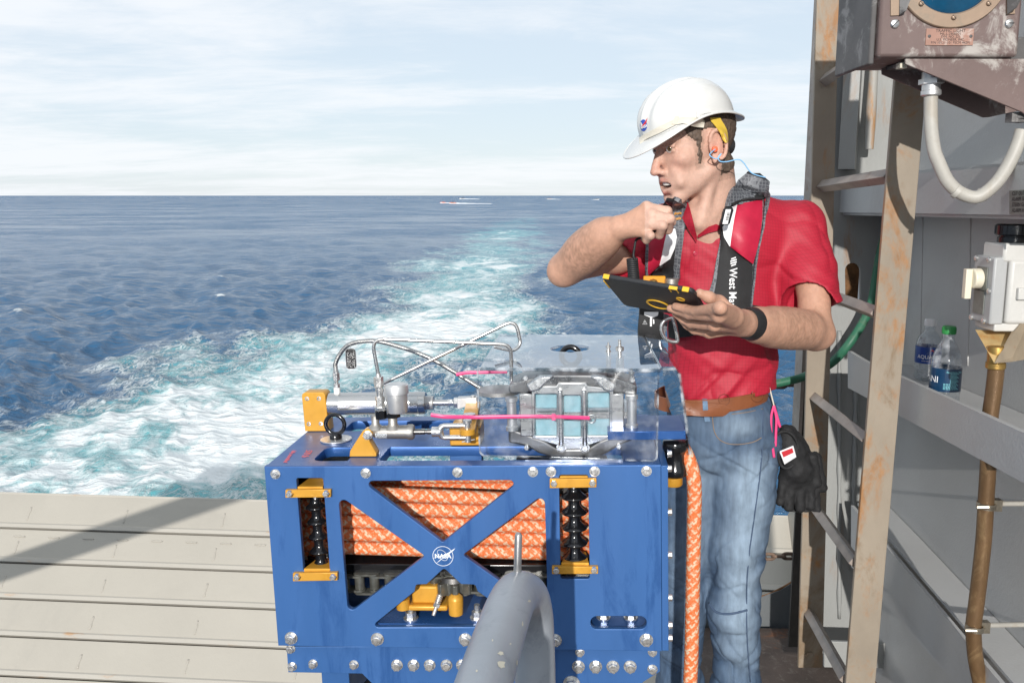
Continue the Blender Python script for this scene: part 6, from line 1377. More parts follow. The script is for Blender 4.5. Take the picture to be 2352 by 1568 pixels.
def build_body():
    lo = (0.04, 1.69, 1.02); hi = (0.87, 2.44, 1.83); F = Field(lo, hi, 0.0027)
    # torso core, shoulders and neck
    F.ell(P(at(1655, 620, 2.285)), (0.140, 0.085, 0.20), k=0.02)
    F.cone(P(at(1525, 530, 2.27)), P(at(1825, 515, 2.285)), 0.045, 0.045, 0.04)
    nb = at(1640, 525, 2.255)
    F.cone(P(hl(0, -0.035, -0.055)), P(nb), 0.057, 0.066, 0.02); F.cone(P(at(1612, 500, 2.20)), P(at(1640, 560, 2.24)), 0.046, 0.055, 0.03)
    F.cone(P(hl(-0.05, -0.02, -0.045)), P(at(1608, 512, 2.165)), 0.013, 0.011, 0.018)      # neck tendon
    # skull and face
    E = lambda c, r, k=0.012, neg=False: F.ell(P(hl(*c)), r, HM, k, neg)
    C = lambda a, b, r0, r1, k=0.01, neg=False: F.cone(P(hl(*a)), P(hl(*b)), r0, r1, k, neg)
    E((0, -0.014, 0.045), (0.075, 0.098, 0.090)); E((0, 0.030, -0.008), (0.063, 0.064, 0.085), 0.02); E((0, 0.028, -0.062), (0.054, 0.058, 0.046), 0.02)
    E((0, 0.074, -0.103), (0.021, 0.018, 0.017), 0.018)
    for s in (-1, 1):
        C((s * 0.057, 0.002, -0.052), (s * 0.018, 0.072, -0.104), 0.014, 0.015, 0.02); E((s * 0.044, 0.058, -0.012), (0.021, 0.022, 0.017), 0.02)
        C((s * 0.047, 0.075, 0.035), (s * 0.010, 0.088, 0.037), 0.009, 0.009, 0.014)
        E((s * 0.033, 0.100, 0.014), (0.019, 0.016, 0.0110), 0.009, True)
        C((s * 0.048, 0.0815, 0.0192), (s * 0.020, 0.0905, 0.0205), 0.0046, 0.0044, 0.004); C((s * 0.046, 0.0810, 0.0082), (s * 0.020, 0.0885, 0.0072), 0.0042, 0.0040, 0.005)
        E((s * 0.0130, 0.100, -0.0375), (0.0080, 0.0100, 0.0075), 0.006)
        C((s * 0.030, 0.078, -0.040), (s * 0.038, 0.072, -0.068), 0.010, 0.010, 0.015)      # cheek fold
    C((0, 0.085, 0.028), (0, 0.110, -0.022), 0.0082, 0.0100, 0.010); E((0, 0.1135, -0.0335), (0.0120, 0.0120, 0.0100), 0.006)
    for s in (-1, 1): E((s * 0.0075, 0.107, -0.0445), (0.0042, 0.0065, 0.0035), 0.003, True)
    E((0, 0.084, -0.068), (0.030, 0.016, 0.026), 0.016)
    C((-0.029, 0.078, -0.0615), (0, 0.0975, -0.0565), 0.0038, 0.0050, 0.006); C((0.029, 0.078, -0.0615), (0, 0.0975, -0.0565), 0.0038, 0.0050, 0.006)
    C((-0.027, 0.078, -0.0690), (0, 0.0945, -0.0870), 0.0040, 0.0062, 0.006); C((0.027, 0.078, -0.0690), (0, 0.0945, -0.0870), 0.0040, 0.0062, 0.006)
    E((0, 0.100, -0.0700), (0.0275, 0.028, 0.0080), 0.003, True); E((0, 0.094, -0.095), (0.018, 0.008, 0.004), 0.008, True)
    # ears
    for s in (-1, 1):
        E((s * 0.0765, -0.012, 0.000), (0.0085, 0.019, 0.033), 0.006)
        ring = [(s * (0.083 + 0.004 * math.cos(a * 1.0)), -0.014 - 0.0195 * math.cos(a) * 1.0, 0.002 + 0.034 * math.sin(a)) for a in [(-1.35 + 0.32 * i) for i in range(14)]]
        for i in range(len(ring) - 1): C(ring[i], ring[i + 1], 0.0042, 0.0042, 0.003)
        E((s * 0.086, -0.005, -0.003), (0.006, 0.009, 0.013), 0.004, True); E((s * 0.086, -0.014, 0.017), (0.004, 0.009, 0.008), 0.004, True)
        E((s * 0.080, -0.004, -0.032), (0.0065, 0.0085, 0.009), 0.006)
    # right arm (raised) and its hand round the microphone
    q = lambda x, y, Y: P(at(*y7(x, y), Y))
    el, mid, wr = P(at(1301, 616, 2.11)), P(at(1352, 572, 2.055)), q(475, 318, 1.985)
    sh = P(at(1512, 535, 2.26)); F.chain([sh, P(at(1420, 585, 2.18)), el], [0.042, 0.042, 0.034], 0.02); F.chain([el, el + (mid - el) * 0.6, mid, mid + (P(at(1392, 540, 2.01)) - mid) * 0.5, P(at(1392, 540, 2.01)), wr], [0.0330, 0.0390, 0.0410, 0.0385, 0.0335, 0.0245], 0.03)
    F.ell(P(at(1287, 628, 2.115)), (0.024, 0.026, 0.024), k=0.03)
    M = [q(800, 82, 1.955), q(858, 172, 1.94), q(850, 272, 1.938), q(775, 362, 1.945)]; Pp = [q(1035, 122, 1.945), q(1068, 212, 1.925), q(985, 288, 1.918), q(850, 398, 1.925)]
    Tt = [q(1085, 245, 1.975), q(1045, 335, 1.955), q(945, 392, 1.942), q(800, 452, 1.945)]; Ti = [q(1010, 270, 2.0), q(990, 350, 1.985), q(900, 395, 1.972), q(770, 440, 1.972)]
    for i in range(4):
        F.cone(wr + (M[i] - wr) * 0.12, M[i], 0.0185, 0.0120 if i < 3 else 0.0105, 0.014)
        r = (0.0098, 0.0100, 0.0096, 0.0084)[i]; F.chain([M[i], Pp[i], Tt[i], Ti[i]], [r * 1.16, r * 1.02, r * 0.95, r * 0.8], 0.004); F.cone(M[i], M[i] + np.array([0, -0.002, 0.001]), r * 1.25, r * 1.2, 0.006)
    F.chain([wr + np.array([0.02, 0.02, 0]), q(700, 260, 1.995), q(860, 250, 2.015), q(950, 280, 2.02)], [0.017, 0.014, 0.0105, 0.008], 0.008)
    # left arm and the hand under the tablet
    el2, wr2 = P(at(1872, 764, 2.13)), P(at(*y2(1585, 708), 1.915))
    F.chain([P(at(1840, 520, 2.285)), P(at(1868, 650, 2.20)), el2], [0.042, 0.040, 0.038], 0.02); F.chain([el2, P(at(*y2(2010, 755), 2.085)), P(at(*y2(1920, 748), 2.05)), P(at(*y2(1840, 742), 2.02)), P(at(*y2(1770, 735), 1.99)), P(at(*y2(1680, 722), 1.955)), wr2], [0.037, 0.041, 0.0425, 0.041, 0.0385, 0.0335, 0.0285], 0.03)
    F.ell(P(at(1888, 770, 2.14)), (0.028, 0.03, 0.026), k=0.02)
    t = lambda x, y, o: P(on_tab(y2(x, y), o))
    M = [t(1395, 588, 0.030), t(1385, 655, 0.036), t(1350, 728, 0.036), t(1312, 785, 0.032)]; M = [m + (wr2 - m) * 0.08 for m in M]
    A = [t(1235, 622, 0.020), t(1190, 648, 0.021), t(1205, 715, 0.024), t(1225, 762, 0.026)]; B = [t(1160, 605, 0.0125), t(1115, 622, 0.0125), t(1140, 680, 0.016), t(1170, 725, 0.020)]; Z = [t(1088, 588, 0.0095), t(1052, 602, 0.0095), t(1088, 640, 0.011), t(1135, 690, 0.014)]
    for i in range(4):
        F.cone(wr2 + (M[i] - wr2) * 0.1, M[i], 0.0205, 0.0128, 0.016); r = (0.0100, 0.0102, 0.0096, 0.0086)[i]
        F.chain([M[i], A[i], B[i], Z[i]], [r * 1.2, r * 1.04, r * 0.95, r * 0.86], 0.0035); F.cone(M[i], M[i] + np.array([0, -0.003, 0.0]), r * 1.3, r * 1.2, 0.006)
    tb = wr2 + (M[0] - wr2) * 0.45
    F.chain([tb, P(at(*y2(1400, 560), 1.86)), P(at(*y2(1330, 522), 1.835)), P(at(*y2(1262, 492), 1.83))], [0.019, 0.0145, 0.0112, 0.0092], 0.010)
    V, Fq = F.mesh(); V = np_smooth(V, Fq, 2, 0.4)
    # colour: skin tone, lips, stubble, flush; forearm hair
    loc = (V - P(HO)) @ HM; x, y, z = loc.T; n1 = vnoise(V * 70, 3); n2 = vnoise(V * 210, 4)
    C_ = np.tile(np.array([0.60, 0.375, 0.285]), (len(V), 1)) * (1 + 0.05 * n1[:, None] + 0.03 * n2[:, None])
    head = (np.abs(x) < 0.1) & (y > -0.13) & (z > -0.14) & (z < 0.2)
    armz = (V[:, 0] < at(1470, 560, 2.0).x) | (V[:, 2] < at(1660, 600, 2.1).z); C_[armz] *= np.array([0.86, 0.78, 0.71])
    def blend(mask, col, a): m = (np.clip(mask, 0, 1) * a)[:, None]; C_[:] = C_ * (1 - m) + np.array(col) * m
    g = lambda c, r: np.exp(-(((loc - np.array(c)) / np.array(r)) ** 2).sum(1)) * head
    blend(g((0, 0.115, -0.025), (0.018, 0.02, 0.018)), (0.60, 0.26, 0.19), 0.5); blend(g((-0.045, 0.07, -0.02), (0.022, 0.03, 0.022)), (0.60, 0.28, 0.21), 0.4); blend(g((0.045, 0.07, -0.02), (0.022, 0.03, 0.022)), (0.60, 0.28, 0.21), 0.4)
    stub = np.exp(-((z + 0.082) / 0.034) ** 2) * (y > -0.01) * head * (0.6 + 0.4 * n2); blend(stub, (0.40, 0.25, 0.20), 0.30)
    blend(g((0, 0.10, -0.0555), (0.021, 0.02, 0.0048)), (0.46, 0.17, 0.14), 0.8); blend(g((0, 0.096, -0.087), (0.019, 0.02, 0.0058)), (0.48, 0.19, 0.155), 0.85)
    blend(g((0, 0.085, -0.0715), (0.02, 0.018, 0.007)) * (y < 0.093), (0.10, 0.02, 0.018), 0.9)
    blend(g((-0.08, -0.012, 0.0), (0.012, 0.024, 0.04)), (0.60, 0.27, 0.20), 0.5)
    for s in (-1, 1): blend(g((s * 0.033, 0.086, 0.004), (0.016, 0.015, 0.006)), (0.42, 0.22, 0.17), 0.35)
    # forearms: dark hair thinning towards hand and elbow
    for a, b, s in ((el, wr, 1.0), (el2, wr2, 0.8)):
        d = b - a; tt = ((V - a) @ d) / (d @ d); ax = np.linalg.norm(V - a - tt[:, None] * d, axis=1); hm = sstep(-0.1, 0.45, tt) * sstep(1.05, 0.5, tt) * (ax < 0.07) * armz
        streak = vnoise(V * np.array([260, 260, 120]), 9); blend(hm * np.clip(0.45 + 0.75 * streak, 0, 1), (0.23, 0.13, 0.08), 0.62 * s)
    # hair: a short-cropped layer grown from the scalp below the helmet
    hz = 0.048 + 0.0 * x; nz = 0.0035 * n1 + 0.0015 * n2
    side = (np.abs(x) < 0.0795) & (z > -0.085) & (z < 0.10) & (y < 0.052 + nz)
    burn = (y > 0.021 + nz) & (y < 0.033 + nz) & (z > -0.036 + nz) & (z <= 0.015)
    front = (y > 0.016) & (z > 0.014 + nz + np.clip((y - 0.03) * 1.1, 0, 1)) & (y < 0.056 + nz); back = (y < -0.026 + nz) & (z > -0.075 + 0.25 * np.clip(-0.03 - y, 0, 0.06) + nz) & (y > -0.13); above = (z > 0.040 + nz) & (y < 0.058)
    soft = (np.abs(x) < 0.0795) & (((y > 0.016) & (y < 0.040) & (z > -0.046) & (z < 0.02)) | ((z > 0.008 + np.clip((y - 0.03) * 1.1, 0, 1)) & (y < 0.062) & (y > 0.012)) | ((y < -0.02) & (z > -0.085) & (y > -0.13))) & (z < 0.1) & head
    blend(soft * (0.55 + 0.45 * n2), (0.20, 0.13, 0.09), 0.55)
    me = np_mesh('body', V, Fq); set_colors(me, C_); o = link('body', me, 'skin', man, True)
    mask = side & (burn | front | back | above); fm = mask[Fq].all(1); idx = np.unique(Fq[fm]); rm = -np.ones(len(V), int); rm[idx] = np.arange(len(idx)); N_ = np_normals(V, Fq)
    edge = np.zeros(len(V)); np.add.at(edge, Fq[~fm].ravel(), 1); th = np.where(edge[idx] > 0, 0.0003, 0.0020 + 0.0012 * n2[idx])
    me2 = np_mesh('hair', V[idx] + N_[idx] * th[:, None], rm[Fq[fm]]); link('hair', me2, 'hair', man, True)
    return BVHTree.FromPolygons([tuple(v) for v in V], [tuple(f) for f in Fq])
BODY = build_body()
def cast(p, bv, off=0.0, fall=None):
    d = ray(*p).normalized(); h = bv.ray_cast(CAM, d)
    if h[0] is None: return None if fall is None else at(p[0], p[1], fall)
    return h[0] - d * off
def polyline(pts, n):
    A = np.array(pts, float); d = np.r_[0, np.cumsum(np.linalg.norm(np.diff(A, axis=0), axis=1))]; s = np.linspace(0, d[-1], n); return np.stack([np.interp(s, d, A[:, 0]), np.interp(s, d, A[:, 1])], 1)
def strip(name, left, right, bvs, off, mat, parent=None, nu=8, nv=24, thick=0.004, bulge=0.0, fall=2.16, smooth_it=4, maxstep=0.25):
    """cloth strip between two outlines, laid on the surfaces behind it"""
    Lp, Rp = polyline(left, nv), polyline(right, nv); G = np.zeros((nv, nu)); PX = np.zeros((nv, nu, 2))
    for i in range(nv):
        for j in range(nu):
            p = Lp[i] + (Rp[i] - Lp[i]) * j / (nu - 1); PX[i, j] = p; Y = []
            for b in bvs:
                h = b.ray_cast(CAM, ray(*p).normalized())
                if h[0] is not None and fall - 0.11 < h[0].y < fall + maxstep: Y.append(h[0].y)
            G[i, j] = min(Y) if Y else np.nan
    m = np.isnan(G); G[m] = fall if m.all() else np.nanmean(G)
    for _ in range(smooth_it):
        Q = np.pad(G, 1, mode='edge'); G = np.minimum(G, 0.4 * G + 0.15 * (Q[:-2, 1:-1] + Q[2:, 1:-1] + Q[1:-1, :-2] + Q[1:-1, 2:])) if _ < 2 else 0.4 * G + 0.15 * (Q[:-2, 1:-1] + Q[2:, 1:-1] + Q[1:-1, :-2] + Q[1:-1, 2:])
    rows = []
    for i in range(nv):
        rows.append([at(*PX[i, j], G[i, j] - off - bulge * math.sin(math.pi * (j + 0.5) / nu)) for j in range(nu)])
    return pm(name, MB().sheet(rows, -thick), mat, parent, smooth=50)

def face_parts():
    for s in (-1, 1):
        c = hl(s * 0.0320, 0.0800, 0.0138); e = pm('eye', MB().ball(c, 0.0122, 24), 'eye_white', smooth=180)
        look = (HF * 0.93 + HR * 0.05 + HU * 0.02 - HR * 0.30 * (1 if s < 0 else 1)).normalized(); look = (HF * 0.74 - HR * 0.66 + HU * 0.02).normalized()
        m = MB().lathe(c + look * 0.0114, look, [(0, 0.0056), (0.0008, 0.0050), (0.0011, 0.0030), (0.0012, 0.0001)], 20); i = pm('iris', m, 'iris', e, smooth=180); pm('pupil', MB().lathe(c + look * 0.0123, look, [(0, 0.0024), (0.0003, 0.0020), (0.0004, 0.0001)], 14), 'pupil', e)
        for ch in e.children: ch.matrix_parent_inverse = Matrix()
        bp = [hl(s * (0.014 + 0.006 * i), 0.1015 - 0.0022 * i - 0.0004 * i * i, 0.0362 + 0.0016 * math.sin(i * 0.5) - 0.0002 * i) for i in range(7)]
        pm('eyebrow', MB().tube(bp, [0.0020, 0.0031, 0.0034, 0.0033, 0.0029, 0.0022, 0.0010], 8, flat=0.6), 'brow', smooth=180)
    m = MB()
    for i in range(10):
        xx = -0.0212 + 0.0047 * i; yy = 0.0925 - 18 * xx * xx; m.box(xx - 0.0022, xx + 0.0022, yy - 0.003, yy, -0.0705, -0.0595, Matrix((HR, HF, HU)).transposed().to_4x4())
    m.v = [tuple(Vector(v) + HO) for v in m.v]; pm('teeth', m, 'teeth', bevel=0.0008)
    ec = hl(-0.0865, -0.001, -0.006); pl = pm('earplug', MB().lathe(ec, -HR + HF * 0.3, [(-0.004, 0.006), (0, 0.0068), (0.005, 0.0066), (0.006, 0.004), (0.006, 0.0005)], 20), 'earplug')
    pts = [cast(y1(1300, 620), BODY, 0.008)] + [at(*y1(*p), 2.085) for p in ((1335, 668), (1385, 697), (1420, 660), (1398, 685), (1410, 715), (1460, 718), (1540, 702), (1580, 725), (1640, 800), (1740, 832))]
    pts[0] = ec - HR * 0.004; pm('earplug_cord', MB().tube(smooth_path(pts, 8), 0.0013, 8), 'cord_blue', smooth=180)
face_parts()

def helmet():
    n2_ = math.radians(16); F2 = f0 * math.cos(n2_) - UP * math.sin(n2_); U2 = f0 * math.sin(n2_) + UP * math.cos(n2_); R2 = F2.cross(U2)
    def hl(x, y, z): return HO + R2 * x + F2 * y + U2 * z
    n, m = 72, 26; rows = []
    def dome(th, ph):
        cx, sx = math.cos(th), math.sin(th); r = math.sin(ph) ** 0.86; zz = max(0, math.cos(ph)) ** 0.92
        zb = 0.054 + 0.024 * sx * sx; x = 0.101 * r * sx; y = 0.006 + 0.117 * r * cx; z = zb + (0.160 - zb) * zz
        fr = sstep(-0.085, -0.01, y) ; k = (0.0075 * math.exp(-(x / 0.012) ** 2) + 0.0055 * math.exp(-((abs(x) - 0.036) / 0.010) ** 2) - 0.002 * math.exp(-((abs(x) - 0.022) / 0.008) ** 2)) * fr * sstep(0.055, 0.10, z)
        return Vector((x, y, z)), k
    for j in range(m + 1):
        ph = math.pi / 2 * j / m; row = []
        for i in range(n + 1):
            p, k = dome(2 * math.pi * i / n, max(ph, 0.02)); nr = Vector((p.x / 0.101 ** 2, (p.y - 0.006) / 0.117 ** 2, (p.z - 0.04) / 0.118 ** 2)).normalized(); q = p + nr * k; row.append(hl(*q))
        rows.append(row)
    # flare into the brim: long visor in front, short rim elsewhere
    for j in range(1, 7):
        s = j / 6; row = []
        for i in range(n + 1):
            th = 2 * math.pi * i / n; cx = math.cos(th); sx = math.sin(th); fr = max(0, cx) ** 2.0; bk = max(0, -cx) ** 2; w = 0.008 + 0.046 * fr + 0.016 * bk; dz = 0.054 + 0.024 * sx * sx - 0.040 - 0.004 * s - (0.026 * fr + 0.018 * bk) * s ** 1.3
            row.append(hl(0.101 * math.sin(th) + w * s * math.sin(th) * 0.75, 0.006 + 0.117 * cx + w * s * (cx if cx > 0 else cx), 0.040 + dz))
        rows.append(row)
    hm = pm('hard_hat', MB().sheet(rows, 0.0025), 'helmet_white', smooth=50)
    me = hm.data; bv = BVHTree.FromPolygons([tuple(v.co) for v in me.vertices], [tuple(p.vertices) for p in me.polygons])
    ed = rows[-1]; pm('brim_edge', MB().tube(ed[:-1], 0.0022, 8, closed=True), 'helmet_white', hm, smooth=180)
    # earmuff slot and strap
    st = strip('elastic_strap', [y1(*p) for p in ((829, 548), (862, 520), (905, 498), (960, 470), (1080, 412), (1130, 394), (1215, 397), (1296, 408))], [y1(*p) for p in ((832, 588), (865, 562), (908, 540), (980, 508), (1090, 450), (1140, 440), (1215, 462), (1292, 472))], [bv], 0.003, 'strap_cream', hm, 5, 30, 0.0015, fall=2.09)
    strip('strap_buckle', [y1(1085, 388), (y1(1060, 445))], [y1(1115, 386), y1(1092, 447)], [bv], 0.006, 'strap_cream', hm, 4, 6, 0.002, fall=2.09)
    strip('accessory_slot', [y1(1238, 352), y1(1242, 396)], [y1(1342, 340), y1(1350, 388)], [bv], 0.0035, 'helmet_white', hm, 5, 5, 0.003, fall=2.09)
    # round emblem near the visor
    c = y1(856, 455)
    def pr(pts, off):
        return [cast(p, bv, off, 2.08) for p in pts]
    def disc(cx, cy, rx, ry, off, mat, k=22):
        pp = pr([(cx + rx * math.cos(2 * math.pi * i / k), cy + ry * math.sin(2 * math.pi * i / k)) for i in range(k)], off); pm('emblem', MB().add(pp + [cast((cx, cy), bv, off, 2.08)], [(i, (i + 1) % k, k) for i in range(k)]), mat, hm, smooth=None, recalc=False)
    disc(c[0], c[1], 8.2, 13.5, 0.0030, 'logo_blue')
    pm('emblem', MB().add(pr([y1(*p) for p in ((842, 462), (868, 428), (887, 398), (876, 440), (850, 474))], 0.0042), [(0, 1, 2, 3, 4)]), 'logo_red', hm, smooth=None, recalc=False)
    me = text_mesh('NASA', 9.0, extrude=0.0, bold=0.25)
    for v in me.vertices: v.co = cast((c[0] + v.co.x * 0.68 + 0.5, c[1] + 3.5 - v.co.y * 1.05 - v.co.x * 0.25), bv, 0.0050, 2.08)
    link('emblem_letters', me, 'logo_white', hm)
    # headband parts below the rim
    strip('headband', [y1(*p) for p in ((1000, 470), (1060, 458), (1145, 440))], [y1(*p) for p in ((985, 515), (1060, 500), (1150, 480))], [BODY], 0.006, 'band_blue', hm, 4, 8, 0.002, fall=2.13)
    strip('suspension', [y1(*p) for p in ((1340, 400), (1345, 425), (1385, 465), (1408, 500), (1428, 560), (1450, 582))], [y1(*p) for p in ((1412, 398), (1425, 425), (1445, 455), (1462, 490), (1470, 540), (1470, 580))], [BODY], 0.008, 'yellow_band', hm, 5, 14, 0.002, fall=2.16)
    q = at(*y1(1470, 605), 2.2); pm('ratchet_knob', MB().lathe(q, HF * -1 + HU * -0.3, [(-0.02, 0.016), (0, 0.018), (0.008, 0.018), (0.010, 0.014)], 20), 'black_rubber', hm)
    for o in hm.children: o.matrix_parent_inverse = Matrix()
helmet()

# ------------------------------------------------------------------ clothes
def cut(F, o, n, c, R):
    """keep only the side of a plane away from n, inside a ball of influence"""
    o, n, c = P(o), P(Vector(n).normalized()), P(c); sl, X, Y, Z = F.sub(c - R, c + R)
    d = (X - o[0]) * n[0] + (Y - o[1]) * n[1] + (Z - o[2]) * n[2]; r = np.sqrt((X - c[0]) ** 2 + (Y - c[1]) ** 2 + (Z - c[2]) ** 2); d = np.where(r < R * 0.97, d, -1); F.D[sl] = np.maximum(F.D[sl], d.astype(np.float32))
def shirt():
    F = Field((0.12, 1.98, 0.98), (0.90, 2.46, 1.62), 0.0034)
    F.ell(P(at(1655, 575, 2.285)), (0.168, 0.118, 0.17), k=0.03); F.ell(P(at(1660, 800, 2.275)), (0.143, 0.118, 0.20), k=0.03); F.ell(P(at(1655, 690, 2.275)), (0.152, 0.112, 0.14), k=0.03); F.ell(P(at(1662, 900, 2.27)), (0.132, 0.110, 0.09), k=0.03)
    F.cone(P(at(1520, 535, 2.28)), P(at(1835, 520, 2.295)), 0.066, 0.066, 0.05)
    a, b = at(1830, 530, 2.285), at(1873, 745, 2.165); F.chain([P(a), P(a.lerp(b, 0.5)), P(b)], [0.067, 0.069, 0.076], 0.03)
    c, d = at(1510, 550, 2.255), at(1375, 615, 2.155); F.chain([P(c), P(c.lerp(d, 0.5)), P(d)], [0.072, 0.068, 0.066], 0.03)
    # hems of the sleeves, hollow inside
    h1 = at(1866, 728, 2.155); n1 = Vector((0.46, -0.25, -0.85)); cut(F, h1, n1, b + Vector((0.02, 0, -0.02)), 0.15)
    h2 = at(1392, 612, 2.15); n2 = Vector((-0.80, -0.25, -0.62)); cut(F, h2, n2, d, 0.125)
    F.cone(P(h1 - Vector(n1).normalized() * 0.025), P(h1 + Vector(n1).normalized() * 0.08), 0.064, 0.072, 0.004, True); F.cone(P(h2 - Vector(n2).normalized() * 0.02), P(h2 + Vector(n2).normalized() * 0.08), 0.054, 0.060, 0.004, True)
    # neck opening with a short placket
    nb = at(1640, 525, 2.255); F.cone(P(hl(0, -0.035, -0.055)), P(nb + Vector((0, 0, 0.03))), 0.066, 0.066, 0.008, True)
    for Y in (2.09, 2.12, 2.15, 2.18): F.cone(P(at(1617, 468, Y)), P(at(1603, 533, Y)), 0.034, 0.003, 0.005, True)
    cut(F, at(1660, 925, 2.15), Vector((0.105, 0, -1)), at(1660, 980, 2.27), 0.24)
    V, Fq = F.mesh(); V = np_smooth(V, Fq, 2, 0.5); N = np_normals(V, Fq)
    # folds: sagging over the belt, pulling from the raised arm, soft creases elsewhere
    px = lambda p: np.array([p.x, p.y, p.z])
    zb = at(1660, 925, 2.2).z; low = np.exp(-((V[:, 2] - zb) / 0.11) ** 2); w = V[:, 0] * 0.9 - V[:, 2] * 0.75
    fold = low * 0.0075 * vnoise(np.stack([w * 34, V[:, 2] * 5, V[:, 1] * 8], 1), 2) + low * 0.004 * vnoise(np.stack([w * 70, V[:, 2] * 9, V[:, 1] * 8], 1), 7)
    w2 = V[:, 0] * 0.55 + V[:, 2] * 0.9; fold += 0.0045 * vnoise(np.stack([w2 * 22, V[:, 0] * 5, V[:, 1] * 6], 1), 5) * (1 - low) + 0.0022 * vnoise(np.stack([w2 * 55, V[:, 0] * 14, V[:, 1] * 10], 1), 8)
    arm = np.exp(-(((V[:, 0] - at(1435, 600, 2.2).x) / 0.07) ** 2)) ; fold += arm * 0.006 * vnoise(np.stack([(V[:, 0] * 0.5 + V[:, 2]) * 45, V[:, 0] * 8, V[:, 1] * 6], 1), 11)
    sl = sstep(at(1800, 600, 2.2).x, at(1840, 600, 2.2).x, V[:, 0]); fold += sl * 0.005 * vnoise(np.stack([(V[:, 2] * 0.9 - V[:, 0] * 0.6) * 30, V[:, 1] * 9, V[:, 0] * 6], 1), 13)
    def crease(a, b, seed, amp, wd): return -amp * np.clip(1 - np.abs(vnoise(np.stack([a, b, V[:, 1] * 7], 1), seed)) / wd, 0, 1) ** 1.5
    fold += crease((V[:, 0] * 0.8 - V[:, 2] * 0.5) * 13, (V[:, 2] + V[:, 0] * 0.4) * 4, 21, 0.0028, 0.15) + crease((V[:, 2] * 0.9 + V[:, 0] * 0.35) * 11, V[:, 0] * 5, 23, 0.0026, 0.14)
    for o_, n_ in ((h1, n1), (h2, n2)):
        dist = -((V - P(o_)) @ P(Vector(n_).normalized())); near = np.linalg.norm(V - P(o_), axis=1) < 0.13; fold = np.where(near, fold * np.clip((dist - 0.006) / 0.03, 0, 1), fold)
    V = V + N * fold[:, None]; me = np_mesh('polo_shirt', V, Fq)
    # thread grid follows the cloth
    s = 0.0085; wv = np.stack([V[:, 0] / s + 0.15 * (V[:, 1] - 2.2) / s, V[:, 2] / s + 0.3 * (V[:, 1] - 2.2) / s, V[:, 1] * 0], 1); lf = V[:, 0] > at(1808, 600, 2.2).x
    k = 0.17; wv[lf] = np.stack([(V[lf, 0] + k * V[lf, 2] + 0.6 * V[lf, 1]) / s, (V[lf, 2] - k * V[lf, 0]) / s, V[lf, 1] * 0], 1)
    at_ = me.attributes.new('weave', 'FLOAT_VECTOR', 'POINT'); at_.data.foreach_set('vector', wv.astype(np.float32).ravel())
    o = link('polo_shirt', me, 'shirt_red', man, True)
    return o, BVHTree.FromPolygons([tuple(v) for v in V], [tuple(f) for f in Fq])
SHIRT_O, SHIRT = shirt()
def add_weave(o):
    me = o.data; n = len(me.vertices); co = np.zeros(n * 3, np.float32); me.vertices.foreach_get('co', co); co = co.reshape(-1, 3) / 0.0085; a = me.attributes.new('weave', 'FLOAT_VECTOR', 'POINT'); a.data.foreach_set('vector', co[:, [0, 2, 1]].astype(np.float32).ravel())
def collar():
    for l, r in (([(1178, 1008), (1195, 1060), (1215, 1140), (1245, 1262)], [(1138, 1030), (1130, 1080), (1150, 1140), (1240, 1300)]), ([(1385, 1170), (1330, 1190), (1300, 1215), (1248, 1252)], [(1420, 1185), (1400, 1215), (1330, 1232), (1250, 1268)])):
        o = strip('collar', [y1(*p) for p in l], [y1(*p) for p in r], [BODY, SHIRT], 0.008, 'shirt_red', SHIRT_O, 5, 12, 0.003, fall=2.2); o.matrix_parent_inverse = Matrix(); add_weave(o)
    nb = at(1645, 470, 2.262); rows = []
    for i in range(25):
        an = math.radians(-62 + 230 * i / 24); rows.append([Vector((nb.x + (0.074 + w) * math.cos(an), nb.y + (0.070 + w) * math.sin(an), nb.z + h + 0.012 * math.sin(an))) for w, h in ((0.0, 0.012), (0.0, 0.034), (0.006, 0.040), (0.014, 0.020), (0.020, -0.004))])
    o = pm('collar', MB().sheet(rows, 0.002), 'shirt_red', SHIRT_O, smooth=60); o.matrix_parent_inverse = Matrix(); add_weave(o)
    for p in ((1232, 1380),):
        q = cast(y1(*p), SHIRT, 0.001); o = pm('button', MB().lathe(q, FRONT, [(0, 0.0055), (0.0015, 0.0055), (0.002, 0.004), (0.0012, 0.003)], 16), 'shirt_button', SHIRT_O); o.matrix_parent_inverse = Matrix()
    l = [y1(*p) for p in ((1180, 1300), (1178, 1568))] + [y2(1168, 560)]; r = [y1(*p) for p in ((1196, 1300), (1186, 1568))] + [y2(1178, 560)]
material('shirt_button', (0.42, 0.03, 0.06), 0.3)
collar()

